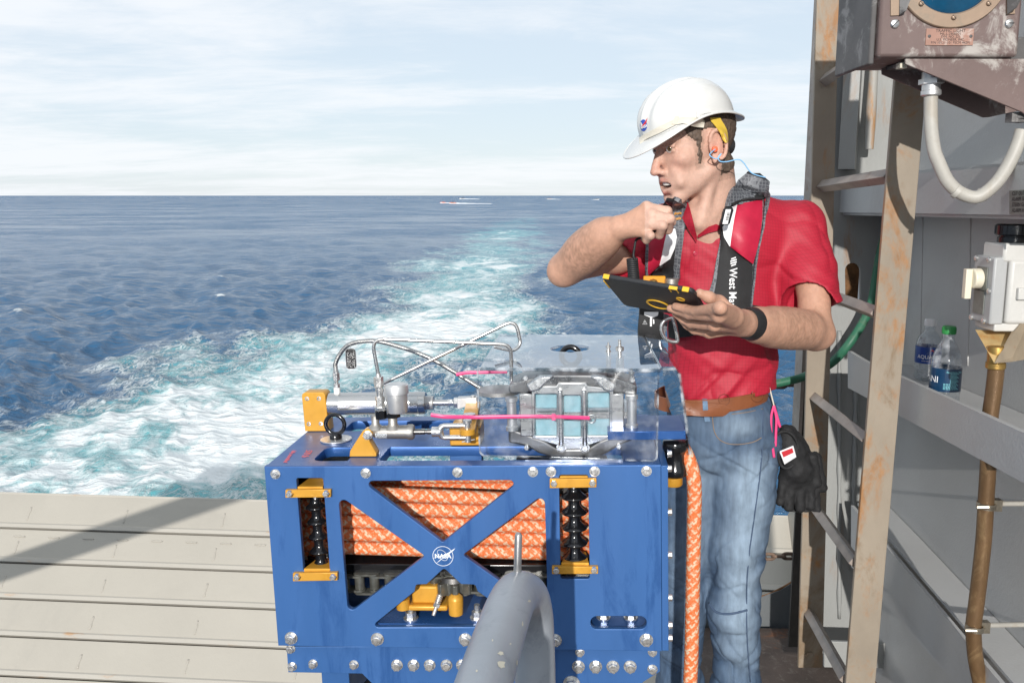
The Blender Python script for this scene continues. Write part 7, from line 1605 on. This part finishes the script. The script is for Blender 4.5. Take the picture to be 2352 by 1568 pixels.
def jeans():
    zf = 0.035; F = Field((0.22, 1.98, 0.02), (0.86, 2.48, 1.12), 0.0042)
    F.ell(P(at(1658, 955, 2.27)), (0.142, 0.116, 0.10), k=0.03); F.ell(P(at(1655, 1010, 2.28)), (0.150, 0.122, 0.09), k=0.03)
    L = [at(1710, 1020, 2.265), at(1700, 1130, 2.25), at(1690, 1260, 2.235), at(1687, 1400, 2.23), at(1690, 1560, 2.25)]; L.append(Vector((L[-1].x + 0.005, 2.27, zf)))
    F.chain([P(p) for p in L], [0.092, 0.086, 0.073, 0.064, 0.063, 0.068], 0.03)
    R_ = [at(1600, 1030, 2.295), at(1585, 1140, 2.29), at(1572, 1280, 2.28), at(1565, 1420, 2.29), at(1562, 1560, 2.30)]; R_.append(Vector((R_[-1].x - 0.005, 2.33, zf)))
    F.chain([P(p) for p in R_], [0.092, 0.085, 0.072, 0.064, 0.063, 0.068], 0.012)
    top = at(1660, 905, 2.15); cut(F, top, Vector((0.12, 0, 1)), top + Vector((0, 0.05, 0.02)), 0.26); cut(F, Vector((0, 0, zf)), Vector((0, 0, -1)), Vector((L[-1].x, 2.27, zf)), 0.2); cut(F, Vector((0, 0, zf)), Vector((0, 0, -1)), Vector((R_[-1].x, 2.33, zf)), 0.2)
    V, Fq = F.mesh(); V = np_smooth(V, Fq, 2, 0.5); N = np_normals(V, Fq); x, y, z = V.T
    lowz = sstep(0.75, 0.35, z); kz = at(1690, 1310, 2.2).z; knee = np.exp(-((z - kz) / 0.10) ** 2); hip = np.exp(-((z - at(1700, 1060, 2.2).z) / 0.07) ** 2)
    w = z * 1.0 + x * 0.55; w3 = z - x * 0.6
    fold = 0.0055 * vnoise(np.stack([x * 7, y * 7, w * 14], 1), 3) + 0.007 * knee * vnoise(np.stack([x * 6, y * 6, w3 * 26], 1), 4) + 0.008 * lowz * vnoise(np.stack([x * 7, y * 6, w * 24], 1), 5) + 0.009 * hip * vnoise(np.stack([x * 9, y * 6, w * 30], 1), 6) + 0.0015 * vnoise(V * 60, 8) - 0.0060 * (0.12 + 0.88 * np.maximum(knee, np.maximum(lowz, hip))) * np.clip(1 - np.abs(vnoise(np.stack([x * 9, y * 8, w3 * 15], 1), 14)) / 0.16, 0, 1) ** 1.4 - 0.005 * np.maximum(lowz, hip) * np.clip(1 - np.abs(vnoise(np.stack([x * 11, y * 8, w * 20], 1), 15)) / 0.15, 0, 1) ** 1.4
    V2 = V + N * fold[:, None]
    # washed-out denim: pale thighs and knees, dark seams and hems
    dk, mdd, pl = np.array([0.028, 0.054, 0.105]), np.array([0.070, 0.118, 0.19]), np.array([0.225, 0.30, 0.385]); n = vnoise(V * np.array([30, 30, 9]), 2) * 0.5 + vnoise(V * np.array([90, 90, 20]), 9) * 0.3
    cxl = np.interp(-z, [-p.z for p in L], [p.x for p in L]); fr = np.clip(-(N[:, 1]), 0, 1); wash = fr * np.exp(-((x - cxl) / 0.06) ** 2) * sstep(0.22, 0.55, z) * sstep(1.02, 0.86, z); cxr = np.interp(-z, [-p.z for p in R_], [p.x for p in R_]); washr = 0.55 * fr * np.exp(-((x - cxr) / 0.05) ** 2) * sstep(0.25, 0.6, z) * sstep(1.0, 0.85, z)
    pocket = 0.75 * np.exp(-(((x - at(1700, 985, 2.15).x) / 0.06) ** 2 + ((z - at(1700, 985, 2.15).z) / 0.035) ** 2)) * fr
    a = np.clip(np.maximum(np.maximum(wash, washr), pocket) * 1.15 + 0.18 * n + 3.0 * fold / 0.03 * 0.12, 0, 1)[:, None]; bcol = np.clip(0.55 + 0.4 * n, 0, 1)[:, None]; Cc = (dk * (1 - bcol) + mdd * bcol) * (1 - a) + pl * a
    me = np_mesh('jeans', V2, Fq); set_colors(me, Cc); o = link('jeans', me, 'denim', man, True); bv = BVHTree.FromPolygons([tuple(v) for v in V2], [tuple(f) for f in Fq])
    yj = zr(2550, 1500, 1.2738)
    def seam(pts, r=0.0011, mat='denim_thread', off=0.0012):
        q = [cast(yj(*p), bv, off) for p in pts]; q = [k for k in q if k is not None]
        if len(q) > 2: s = pm('seam', MB().tube(smooth_path(q, 5), r, 6), mat, o, smooth=180); s.matrix_parent_inverse = Matrix()
    seam([(382, 212), (390, 280), (415, 325), (460, 348), (520, 352), (590, 340), (632, 318)]); seam([(640, 180), (640, 240), (640, 300), (636, 375), (630, 450), (622, 525), (612, 600), (601, 680), (590, 760), (580, 830), (570, 900), (563, 980), (558, 1050), (556, 1150), (556, 1250), (562, 1400), (575, 1560)], 0.0016, 'denim_seam', 0.0014); seam([(480, 198), (560, 188), (640, 170)], 0.0010); seam([(365, 1160), (400, 1205), (470, 1215), (560, 1195)], 0.003, 'denim_seam', 0.0005)
    # belt, loop, flap and shoes
    c = at(1657, 930, 2.15); c.y = 2.268; lp = []
    rows = []
    for i in range(65):
        an = 2 * math.pi * i / 64; x_, y_ = 0.1455 * math.cos(an), 0.1235 * math.sin(an); zz = c.z + 0.105 * x_ + 0.012 * math.sin(an) * 0; rows.append([Vector((c.x + x_, c.y + y_, zz + h)) for h in (0.0175, 0.006, -0.006, -0.0175)])
    b = pm('belt', MB().sheet(rows, 0.003), 'leather', smooth=60); bvb = BVHTree.FromPolygons([tuple(v.co) for v in b.data.vertices], [tuple(p.vertices) for p in b.data.polygons])
    f = strip('belt_flap', [y2(1158, 1280), y2(1300, 1285), y2(1440, 1292), y2(1492, 1330)], [y2(1166, 1378), y2(1300, 1382), y2(1440, 1378), y2(1492, 1332)], [bvb], 0.005, 'leather', b, 5, 14, 0.003, fall=2.15); f.matrix_parent_inverse = Matrix()
    f = strip('belt_loop', [y2(1283, 1255), y2(1287, 1340), y2(1300, 1422)], [y2(1318, 1255), y2(1325, 1340), y2(1340, 1418)], [bvb, bv], 0.010, 'denim_loop', o, 4, 10, 0.003, fall=2.15); f.matrix_parent_inverse = Matrix()
    q = cast(y2(1195, 1330), bvb, 0.0095, 2.15); s = pm('belt_hole', MB().cyl(q, q + Vector((0, 0.001, 0)), 0.0022, n=12), 'leather_dark', b); s.matrix_parent_inverse = Matrix()
    for cxx, cyy, r in ((1440, 1262, 40), (1680, 1235, 45)):
        pp = [cast(y2(cxx + r * math.cos(2 * math.pi * i / 24), cyy + r * math.sin(2 * math.pi * i / 24)), bvb, 0.0008, 2.15) for i in range(24)]; s = pm('belt_stamp', MB().tube(pp, 0.0006, 5, closed=True), 'leather_dark', b); s.matrix_parent_inverse = Matrix()
        me = text_mesh('NASA', 15, extrude=0.0)
        for v in me.vertices: e = y2(cxx, cyy); v.co = cast((e[0] + v.co.x * 0.55, e[1] - v.co.y * 0.7 - v.co.x * 0.08), bvb, 0.0009, 2.15)
        link('belt_stamp', me, 'leather_dark', b)
    for p in (L[-1], R_[-1]):
        G = Field((p.x - 0.09, p.y - 0.24, 0), (p.x + 0.09, p.y + 0.14, 0.16), 0.005); G.cone((p.x, p.y + 0.03, 0.05), (p.x, p.y - 0.12, 0.035), 0.045, 0.036, 0.02).cone((p.x, p.y, 0.10), (p.x, p.y + 0.02, 0.05), 0.045, 0.048, 0.02).ell((p.x, p.y - 0.05, 0.008), (0.05, 0.15, 0.01), k=0.01); v, q = G.mesh(); link('boot', np_mesh('boot', v, q), 'leather_dark', man, True)
material('denim_seam', (0.06, 0.095, 0.16), 0.8); material('denim_loop', (0.15, 0.24, 0.36), 0.8, vary=0.2, vscale=80)
jeans()

def vest():
    root = pm('life_vest', MB().box(*sum(([k - 0.02, k + 0.02] for k in (at(1650, 480, 2.40).x, 2.405, at(1650, 470, 2.40).z)), [])), 'vest_black', bevel=0.01)
    B = [SHIRT, BODY]
    def s(name, l, r, off, mat, zf=y1, **kw): o = strip(name, [zf(*p) if len(p) == 2 else p[2](p[0], p[1]) for p in l], [zf(*p) if len(p) == 2 else p[2](p[0], p[1]) for p in r], B, off, mat, root, **kw); o.matrix_parent_inverse = Matrix(); return o
    K = dict(nu=8, nv=26, thick=0.010, fall=2.16)
    # left side of the chest (right in the picture): grey webbed base, zip, red panel, reflective patch, black foot
    s('collar_pad', [(1600, 800), (1540, 850), (1500, 930), (1462, 1040)], [(1768, 860), (1762, 900), (1745, 950), (1722, 1000)], 0.022, 'vest_grey', bulge=0.012, **K)
    s('collar_pad', [(1600, 800), (1640, 850), (1655, 920), (1660, 985)], [(1700, 800), (1772, 862), (1762, 915), (1735, 990)], 0.030, 'vest_black', bulge=0.008, **K)
    s('tab', [(1598, 842), (1622, 885), (1638, 922)], [(1612, 842), (1640, 885), (1652, 918)], 0.044, 'vest_amber', nu=4, nv=8, thick=0.002, fall=2.14)
    s('front_panel', [(1462, 1035), (1420, 1150), (1412, 1290), (1385, 1420), (1360, 1568), (1332, 480, y2)], [(1725, 988), (1722, 1150), (1690, 1300), (1668, 1430), (1660, 1568), (1632, 610, y2)], 0.012, 'vest_grey', bulge=0.006, **K)
    s('black_panel', [(1432, 1060), (1412, 1180), (1418, 1300), (1402, 1450), (1388, 1568), (1372, 480, y2), (1365, 620, y2)], [(1500, 1040), (1470, 1180), (1480, 1320), (1560, 1400), (1650, 1470), (1640, 420, y2), (1630, 640, y2)], 0.022, 'vest_black', bulge=0.008, **K)
    s('red_panel', [(1525, 1025), (1505, 1120), (1492, 1230), (1482, 1330), (1500, 1345)], [(1718, 992), (1718, 1120), (1700, 1260), (1672, 1380), (1650, 1458)], 0.026, 'vest_red', bulge=0.010, **K)
    s('reflective_patch', [(1500, 1045), (1450, 1160), (1430, 1190), (1438, 1260), (1478, 1328)], [(1535, 1028), (1515, 1120), (1505, 1180), (1492, 1260), (1484, 1330)], 0.034, 'reflective', nu=6, nv=22, thick=0.002, fall=2.14)
    s('piping', [(1748, 950), (1735, 1020), (1722, 1180), (1685, 1340), (1660, 1480), (1655, 1568), (1628, 620, y2)], [(1768, 900), (1750, 1020), (1735, 1180), (1698, 1340), (1675, 1480), (1668, 1568), (1640, 620, y2)], 0.030, 'vest_grey', nu=4, nv=30, thick=0.006, fall=2.14)
    s('zip', [(1490, 1022), (1530, 1000), (1600, 985), (1718, 982)], [(1498, 1034), (1535, 1012), (1604, 998), (1718, 994)], 0.040, 'vest_black', nu=4, nv=16, thick=0.005, fall=2.13)
    # lettering down the black panel
    bl = y2(1505, 310); br = y2(1500, 600)
    foot = [o for o in root.children if o.name.startswith('black_panel')][0]; bv = BVHTree.FromPolygons([tuple(v.co) for v in foot.data.vertices], [tuple(p.vertices) for p in foot.data.polygons])
    me = text_mesh('West Marine', 27, align='LEFT', extrude=0.0, bold=0.35)
    bm = bmesh.new(); bm.from_mesh(me); bmesh.ops.triangulate(bm, faces=bm.faces); bm.to_mesh(me); bm.free()
    for v in me.vertices: v.co = cast((bl[0] + v.co.y * 0.92 - 0.02 * v.co.x, bl[1] + v.co.x * 0.80), bv, 0.0016, 2.12)
    link('vest_lettering', me, 'logo_white', root)
    for k in range(4):                                    # slashed round mark above the word
        e = y1(1508, 1445); pp = []
        for u, w in ((-8, -9 + 5.2 * k), (8, -13 + 5.2 * k), (8, -9.8 + 5.2 * k), (-8, -5.8 + 5.2 * k)): pp.append(cast((e[0] + u * (0.9 if k in (1, 2) else 0.7), e[1] + w), bv, 0.0016, 2.12))
        o = pm('vest_mark', MB().add(pp, [(0, 1, 2, 3)]), 'logo_white', root, smooth=None, recalc=False); o.matrix_parent_inverse = Matrix()
    # dog tag with bar code
    t = [at(*y1(*p), 2.085) for p in ((1452, 1048), (1500, 1045), (1508, 1070), (1482, 1165), (1465, 1176), (1425, 1172), (1414, 1150), (1440, 1062))]; o = pm('id_tag', MB().prism(t, (0, 0.002, 0)), 'tag_black', root); o.matrix_parent_inverse = Matrix()
    t = [at(*y1(*p), 2.0838) for p in ((1452, 1062), (1490, 1062), (1466, 1168), (1428, 1168))]; w = pm('tag_paper', MB().prism(t, (0, 0.0008, 0)), 'logo_white', root); w.matrix_parent_inverse = Matrix()
    m = MB()
    for k in range(9):
        z = 1085 + 6.5 * k; m.add([at(*y1(*p), 2.0832) for p in ((1462 - (z - 1085) * 0.22, z), (1482 - (z - 1085) * 0.22, z), (1482 - (z - 1085) * 0.22, z + 2.5 + (k % 3)), (1462 - (z - 1085) * 0.22, z + 2.5 + (k % 3)))], [(0, 1, 2, 3)])
    o = pm('bar_code', m, 'ink', root, smooth=None); o.matrix_parent_inverse = Matrix()
    # right side of the chest (left in the picture), behind the hand
    s('front_panel', [(1065, 985), (1062, 1040), (1070, 1160), (1085, 1240), (1092, 1330), (1072, 1450), (1062, 1568), (1060, 420, y2)], [(1108, 1012), (1165, 1040), (1160, 1130), (1150, 1250), (1130, 1400), (1110, 1568), (1085, 430, y2)], 0.016, 'vest_grey', nu=5, nv=26, thick=0.010, fall=2.14)
    s('collar_pad', [(1030, 990), (990, 1035), (980, 1050)], [(1075, 985), (1060, 1050), (1050, 1090)], 0.022, 'vest_black', nu=5, nv=10, thick=0.008, fall=2.14)
    s('tab', [(1068, 1052), (1048, 1085)], [(1076, 1052), (1058, 1088)], 0.034, 'vest_amber', nu=3, nv=6, thick=0.002, fall=2.12)
    s('red_panel', [(900, 1240), (890, 1330), (885, 1450), (880, 1550)], [(1085, 1200), (1092, 1300), (1060, 1400), (960, 1480)], 0.022, 'vest_red', bulge=0.008, **K)
    s('reflective_patch', [(1030, 1215), (1010, 1300), (990, 1400), (978, 1470)], [(1085, 1200), (1098, 1260), (1085, 1340), (1050, 1420)], 0.034, 'reflective', nu=6, nv=16, thick=0.002, fall=2.12)
    s('black_panel', [(985, 1475), (940, 1510), (905, 1565), (880, 400, y2)], [(1085, 1370), (1078, 1450), (1065, 1568), (1058, 410, y2)], 0.032, 'vest_black', nu=8, nv=16, thick=0.006, fall=2.12)
    s('piping', [(882, 1300), (878, 1450), (872, 1568), (868, 400, y2)], [(895, 1300), (890, 1450), (886, 1568), (880, 400, y2)], 0.030, 'vest_grey', nu=3, nv=14, thick=0.006, fall=2.13)
    e = y1(1105, 1090)
    for body, dy in (('shore', 0), ('matic', 12)):
        me = text_mesh(body, 9, extrude=0.0, bold=0.2)
        for v in me.vertices: v.co = cast((e[0] + v.co.x * 0.8, e[1] - v.co.y + dy - v.co.x * 0.1), SHIRT, 0.030, 2.12)
        link('vest_lettering', me, 'vest_amber', root)
    # inflator under the panel, lower end with pictogram
    q0 = at(*y2(950, 425), 2.08); o = pm('inflator', MB().cyl(q0 + Vector((0.035, 0, 0.012)), q0 + Vector((0.035, 0, -0.03)), 0.016, n=20), 'cast_alu', root); o.matrix_parent_inverse = Matrix()
    o = pm('inflator_cap', MB().lathe(q0 + Vector((-0.008, -0.004, -0.02)), UP, [(0, 0.02), (0.012, 0.02), (0.02, 0.013), (0.03, 0.008), (0.032, 0.001)], 20), 'brass', root); o.matrix_parent_inverse = Matrix()
    o = pm('inflator_frame', MB().box(q0.x - 0.03, q0.x + 0.022, q0.y + 0.002, q0.y + 0.012, q0.z - 0.02, q0.z + 0.018), 'vest_amber', root, bevel=0.003); o.matrix_parent_inverse = Matrix()
    rows = [[at(*y2(*p), 2.105) for p in ((832, 560), (890, 560), (950, 560), (1005, 560))], [at(*y2(*p), 2.095) for p in ((830, 640), (890, 640), (950, 640), (1002, 640))], [at(*y2(*p), 2.09) for p in ((822, 740), (880, 742), (940, 745), (990, 750))], [at(*y2(*p), 2.10) for p in ((818, 800), (880, 815), (930, 822), (985, 830))]]
    o = pm('lower_pad', MB().sheet(rows, -0.014), 'vest_black', root, smooth=50); o.matrix_parent_inverse = Matrix()
    rows = [[at(*y2(*p), 2.105) for p in ((1000, 640), (1042, 650))], [at(*y2(*p), 2.10) for p in ((990, 750), (1025, 755))], [at(*y2(*p), 2.10) for p in ((985, 830), (1000, 830))]]; o = pm('lower_pad', MB().sheet(rows, -0.010), 'vest_grey', root, smooth=50); o.matrix_parent_inverse = Matrix()
    def flat(pts, d=2.084): o = pm('pictogram', MB().add([at(*y2(*p), d) for p in pts], [tuple(range(len(pts)))]), 'logo_white', root, smooth=None, recalc=False); o.matrix_parent_inverse = Matrix()
    flat([(862, 628), (966, 628), (960, 655), (930, 668), (905, 668), (862, 650)]); flat([(905, 668), (920, 668), (918, 700), (904, 700)]); flat([(903, 684), (918, 684), (917, 732), (904, 732)]); flat([(925, 680), (934, 684), (936, 712), (926, 716)])
    for a, b in (((866, 684), (884, 717)), ((884, 717), (850, 717)), ((850, 717), (866, 684))): flat([a, b, (b[0] * 0.86 + 866.7 * 0.14, b[1] * 0.86 + 706 * 0.14), (a[0] * 0.86 + 866.7 * 0.14, a[1] * 0.86 + 706 * 0.14)])
    flat([(865, 695), (869, 695), (868, 707), (866, 707)]); flat([(865, 710), (869, 710), (869, 713), (865, 713)])
    # steel triangle ring, webbing and waist belt
    tri = [at(*y2(*p), 2.075) for p in ((1048, 676), (1000, 700), (985, 760), (1020, 825), (1090, 845), (1103, 815), (1075, 690))]; o = pm('steel_ring', MB().tube(smooth_path(tri, 6, True), 0.0046, 10, closed=True), 'polished', root, smooth=180); o.matrix_parent_inverse = Matrix()
    for l, r, y in (([(1040, 660), (1035, 740), (1040, 815)], [(1075, 665), (1105, 745), (1100, 830)], 0.022), ([(1085, 650), (1100, 740), (1120, 810)], [(1180, 660), (1200, 730), (1225, 795)], 0.015)): s('webbing', l, r, y, 'vest_black', zf=y2, nu=4, nv=10, thick=0.004, fall=2.16)
    s('waist_belt', [(1640, 575), (1720, 590), (1822, 598)], [(1640, 640), (1720, 650), (1822, 645)], 0.010, 'vest_black', zf=y2, nu=4, nv=12, thick=0.004, fall=2.2); s('waist_belt', [(1110, 790), (1200, 770), (1260, 740)], [(1115, 812), (1210, 800), (1270, 790)], 0.012, 'vest_black', zf=y2, nu=4, nv=10, thick=0.004, fall=2.16)
vest()
def small_wear():
    a, b = at(*y2(1600, 710), 1.922), at(*y2(1648, 715), 1.940); d = (b - a).normalized(); b = a + d * 0.030
    pm('wristband', MB().lathe(a - d * 0.004, d, [(0, 0.0315), (0, 0.0335), (0.004, 0.0345), (0.026, 0.0372), (0.030, 0.0360), (0.030, 0.0335)], 36, cap=False), 'black_rubber', smooth=50)
    c = on_tab(y2(1222, 722), 0.024); d = (on_tab(y2(1205, 715), 0.024) - on_tab(y2(1350, 728), 0.036)).normalized(); pm('finger_ring', MB().lathe(c - d * 0.003, d, [(0, 0.0104), (0.0005, 0.0112), (0.0055, 0.0112), (0.006, 0.0104)], 28, cap=False), 'dark_steel', smooth=40)
small_wear()

# ------------------------------------------------------------------ what he holds and what hangs from his belt
material('case_black', (0.020, 0.021, 0.023), 0.5, vary=0.12, vscale=40, bump=0.0004, bscale=1200); material('case_yellow', (0.82, 0.46, 0.03), 0.45); material('screen', (0.01, 0.012, 0.016), 0.05)
def tablet():
    w, h = (TTR - TTL).length, min(0.185, (TBL - TTL).dot(TYv)); M = Matrix((TX, TYv, -TNn)).transposed(); M4 = M.to_4x4(); cmid = TTL + TX * w / 2 + TYv * h / 2; t = thing('tablet', 'tablet in rugged black case with yellow corner clips held by the man', 'tablet', cmid, M)
    det = M.determinant()
    o2 = round_poly([(-w / 2, -h / 2), (w / 2, -h / 2), (w / 2, h / 2), (-w / 2, h / 2)], 0.014, 6)
    me = MB().prism([(x, y, 0.0) for x, y in o2], (0, 0, 0.011)); obj('case', me, 'case_black', t, bevel=0.003)
    obj('screen', MB().box(-w / 2 + 0.012, w / 2 - 0.012, -h / 2 + 0.012, h / 2 - 0.012, 0.0112, 0.0125), 'screen', t)
    top = MB()
    for x0, x1 in ((-w / 2 + 0.004, -w / 2 + 0.018), (w / 2 - 0.024, w / 2 - 0.010)): obj('corner_clip', MB().box(x0, x1, -h / 2 - 0.0015, -h / 2 + 0.003, -0.0012, 0.0095), 'case_yellow', t, bevel=0.001)
    for y in (0.03,): obj('corner_clip', MB().box(-w / 2 - 0.0012, -w / 2 + 0.002, -h / 2 + 0.018, -h / 2 + 0.060, -0.0012, 0.007), 'case_yellow', t, bevel=0.001)
    q = on_tab(y7(930, 1165), 0.0) - cmid; c = MB().lathe((q.dot(TX), q.dot(TYv), -0.0004), (0, 0, -1), [(0, 0.0265), (0.0016, 0.0265), (0.0020, 0.0225), (0.0004, 0.0215)], 40, cap=False); ob = obj('logo_ring', c, 'case_yellow', t, smooth=40)
    c = MB().lathe((w / 2 - 0.040, -h / 2 + 0.055, -0.0003), (0, 0, -1), [(0, 0.010), (0.0012, 0.0095), (0.0010, 0.006), (0.0002, 0.0055)], 28, cap=False); obj('camera_ring', c, 'case_yellow', t, smooth=40)
    m = MB(); x0, x1, y0, y1_ = w / 2 - 0.052, w / 2 - 0.034, -h / 2 - 0.001, -h / 2 + 0.018
    m.box(x0, x0 + 0.0022, y0, y1_, -0.0010, 0.0002).box(x1 - 0.0022, x1, y0, y1_, -0.0010, 0.0002).box(x0, x1, y0 - 0.0004, y0 + 0.002, -0.0010, 0.006); obj('port_trim', m, 'case_yellow', t)
tablet()
def microphone():
    q = lambda x, y, Y: at(*y7(x, y), Y)
    t = thing('radio_microphone', 'black hand microphone with coiled cord gripped in the raised hand', 'microphone', q(880, 380, 1.97))
    a, b = q(935, 150, 1.99), q(862, 382, 1.955); d = (b - a); L = d.length
    obj('mic_body', MB().lathe(a, d, [(0, 0.010), (0.004, 0.016), (L * 0.3, 0.019), (L * 0.8, 0.017), (L * 0.96, 0.0145), (L, 0.010)], 24), 'black_rubber', t, world=True, smooth=60)
    path = [q(*p) for p in ((800, 420, 1.985), (720, 430, 1.99), (682, 455, 1.99), (665, 540, 1.99), (655, 620, 1.99), (675, 670, 1.985), (692, 692, 1.98))]; obj('cord', MB().tube(smooth_path(path, 8), 0.0028, 10), 'black_rubber', t, world=True, smooth=180)
    c0, c1 = q(640, 660, 1.985), q(668, 960, 1.985); pts = []; n = 13
    for i in range(n * 14 + 1):
        s = i / (n * 14); a_ = 2 * math.pi * i / 14; c = c0.lerp(c1, s); pts.append(c + Vector((math.cos(a_) * 0.0105, math.sin(a_) * 0.0105, 0)))
    obj('coiled_cord', MB().tube(pts, 0.0030, 8), 'black_rubber', t, world=True, smooth=180)
microphone()
material('glove_black', (0.014, 0.014, 0.015), 0.75, vary=0.35, vscale=50, bump=0.0010, bscale=160)
def gloves():
    Y = 2.24; g = lambda x, y, d=0.0: P(at(x, y, Y + d)); lo = at(1765, 1185, Y - 0.06); hi = at(1892, 960, Y + 0.09)
    for k, dy in enumerate((0.0, 0.036)):
        t = thing('work_glove', ('black work glove with white and red paper tag hanging at the hip' if k == 0 else 'black work glove hanging behind the tagged one at the hip'), 'glove', at(1825, 1170, Y + dy))
        F = Field((lo.x - 0.02, Y - 0.07, lo.z - 0.02), (hi.x + 0.02, Y + 0.12, hi.z + 0.02), 0.0032); s = -8 if k else 0; e = (8 if k else 0)
        F.chain([g(1805 + e, 992, dy), g(1815 + e, 1030, dy), g(1830 + e, 1075, dy)], [0.020, 0.034, 0.040], 0.02); F.ell(g(1832 + e, 1095, dy), (0.046, 0.020, 0.045), k=0.02)
        for (x0, y0), (x1, y1_), r in (((1800, 1100), (1792, 1150), 0.0125), ((1815, 1110), (1811, 1163), 0.013), ((1838, 1112), (1838, 1166), 0.0135), ((1860, 1105), (1862, 1160), 0.013), ((1865, 1050), (1876, 1110), 0.0135)): F.cone(g(x0 + e, y0, dy), g(x1 + e * 1.5, y1_ - s, dy - 0.004), r * 1.1, r, 0.006)
        V, Fq = F.mesh(); N = np_normals(V, Fq); V = V + N * (0.0022 * vnoise(V * 70, 4 + k))[:, None]; link('glove_shell', np_mesh('glove_shell', V, Fq), 'glove_black', t, True); bv = BVHTree.FromPolygons([tuple(v) for v in V], [tuple(f) for f in Fq])
        if k == 0:
            pts = [cast(p, bv, 0.010, Y - 0.035) for p in ((1790, 1036), (1822, 1023), (1829, 1049), (1802, 1066))]; o = obj('paper_tag', MB().prism(pts, (0, 0.001, 0)), 'logo_white', t, world=True, smooth=None)
            pts = [p.lerp(q, 0.12) for p, q in ((pts[0], pts[2]), (pts[1], pts[3]))] + [pts[1].lerp(pts[2], 0.45).lerp(pts[3], 0.12), pts[0].lerp(pts[3], 0.45).lerp(pts[2], 0.12)]; obj('tag_print', MB().prism([p - Vector((0, 0.0012, 0)) for p in pts], (0, 0.0006, 0)), 'logo_red', t, world=True, smooth=None)
            cf = [at(*p, Y - 0.032) for p in ((1783, 1005), (1800, 990), (1822, 1000), (1834, 1030), (1826, 1062), (1806, 1075), (1790, 1060))]; obj('cuff_rim', MB().tube(smooth_path(cf, 5, True), 0.004, 8, closed=True), 'glove_black', t, world=True, smooth=180)
    l = thing('lanyard', 'pink cable tie lanyard carrying the gloves from the belt', 'lanyard', at(1775, 950, 2.2))
    obj('white_cord', MB().tube([at(*y2(1768, 1175), 2.2), at(*y2(1785, 1240), 2.2), at(*y2(1802, 1312), 2.2)], 0.0018, 8), 'strap_cream', l, world=True)
    for pts in ([(1800, 1305), (1782, 1380), (1780, 1480), (1790, 1590), (1802, 1680)], [(1800, 1305), (1825, 1390), (1845, 1462)], [(1802, 1310), (1818, 1400), (1815, 1500), (1812, 1600)]): obj('pink_loop', MB().tube(smooth_path([at(*y2(*p), 2.19) for p in pts], 6), 0.0034, 8, flat=0.4), 'pink_tie', l, world=True, smooth=180)
gloves()
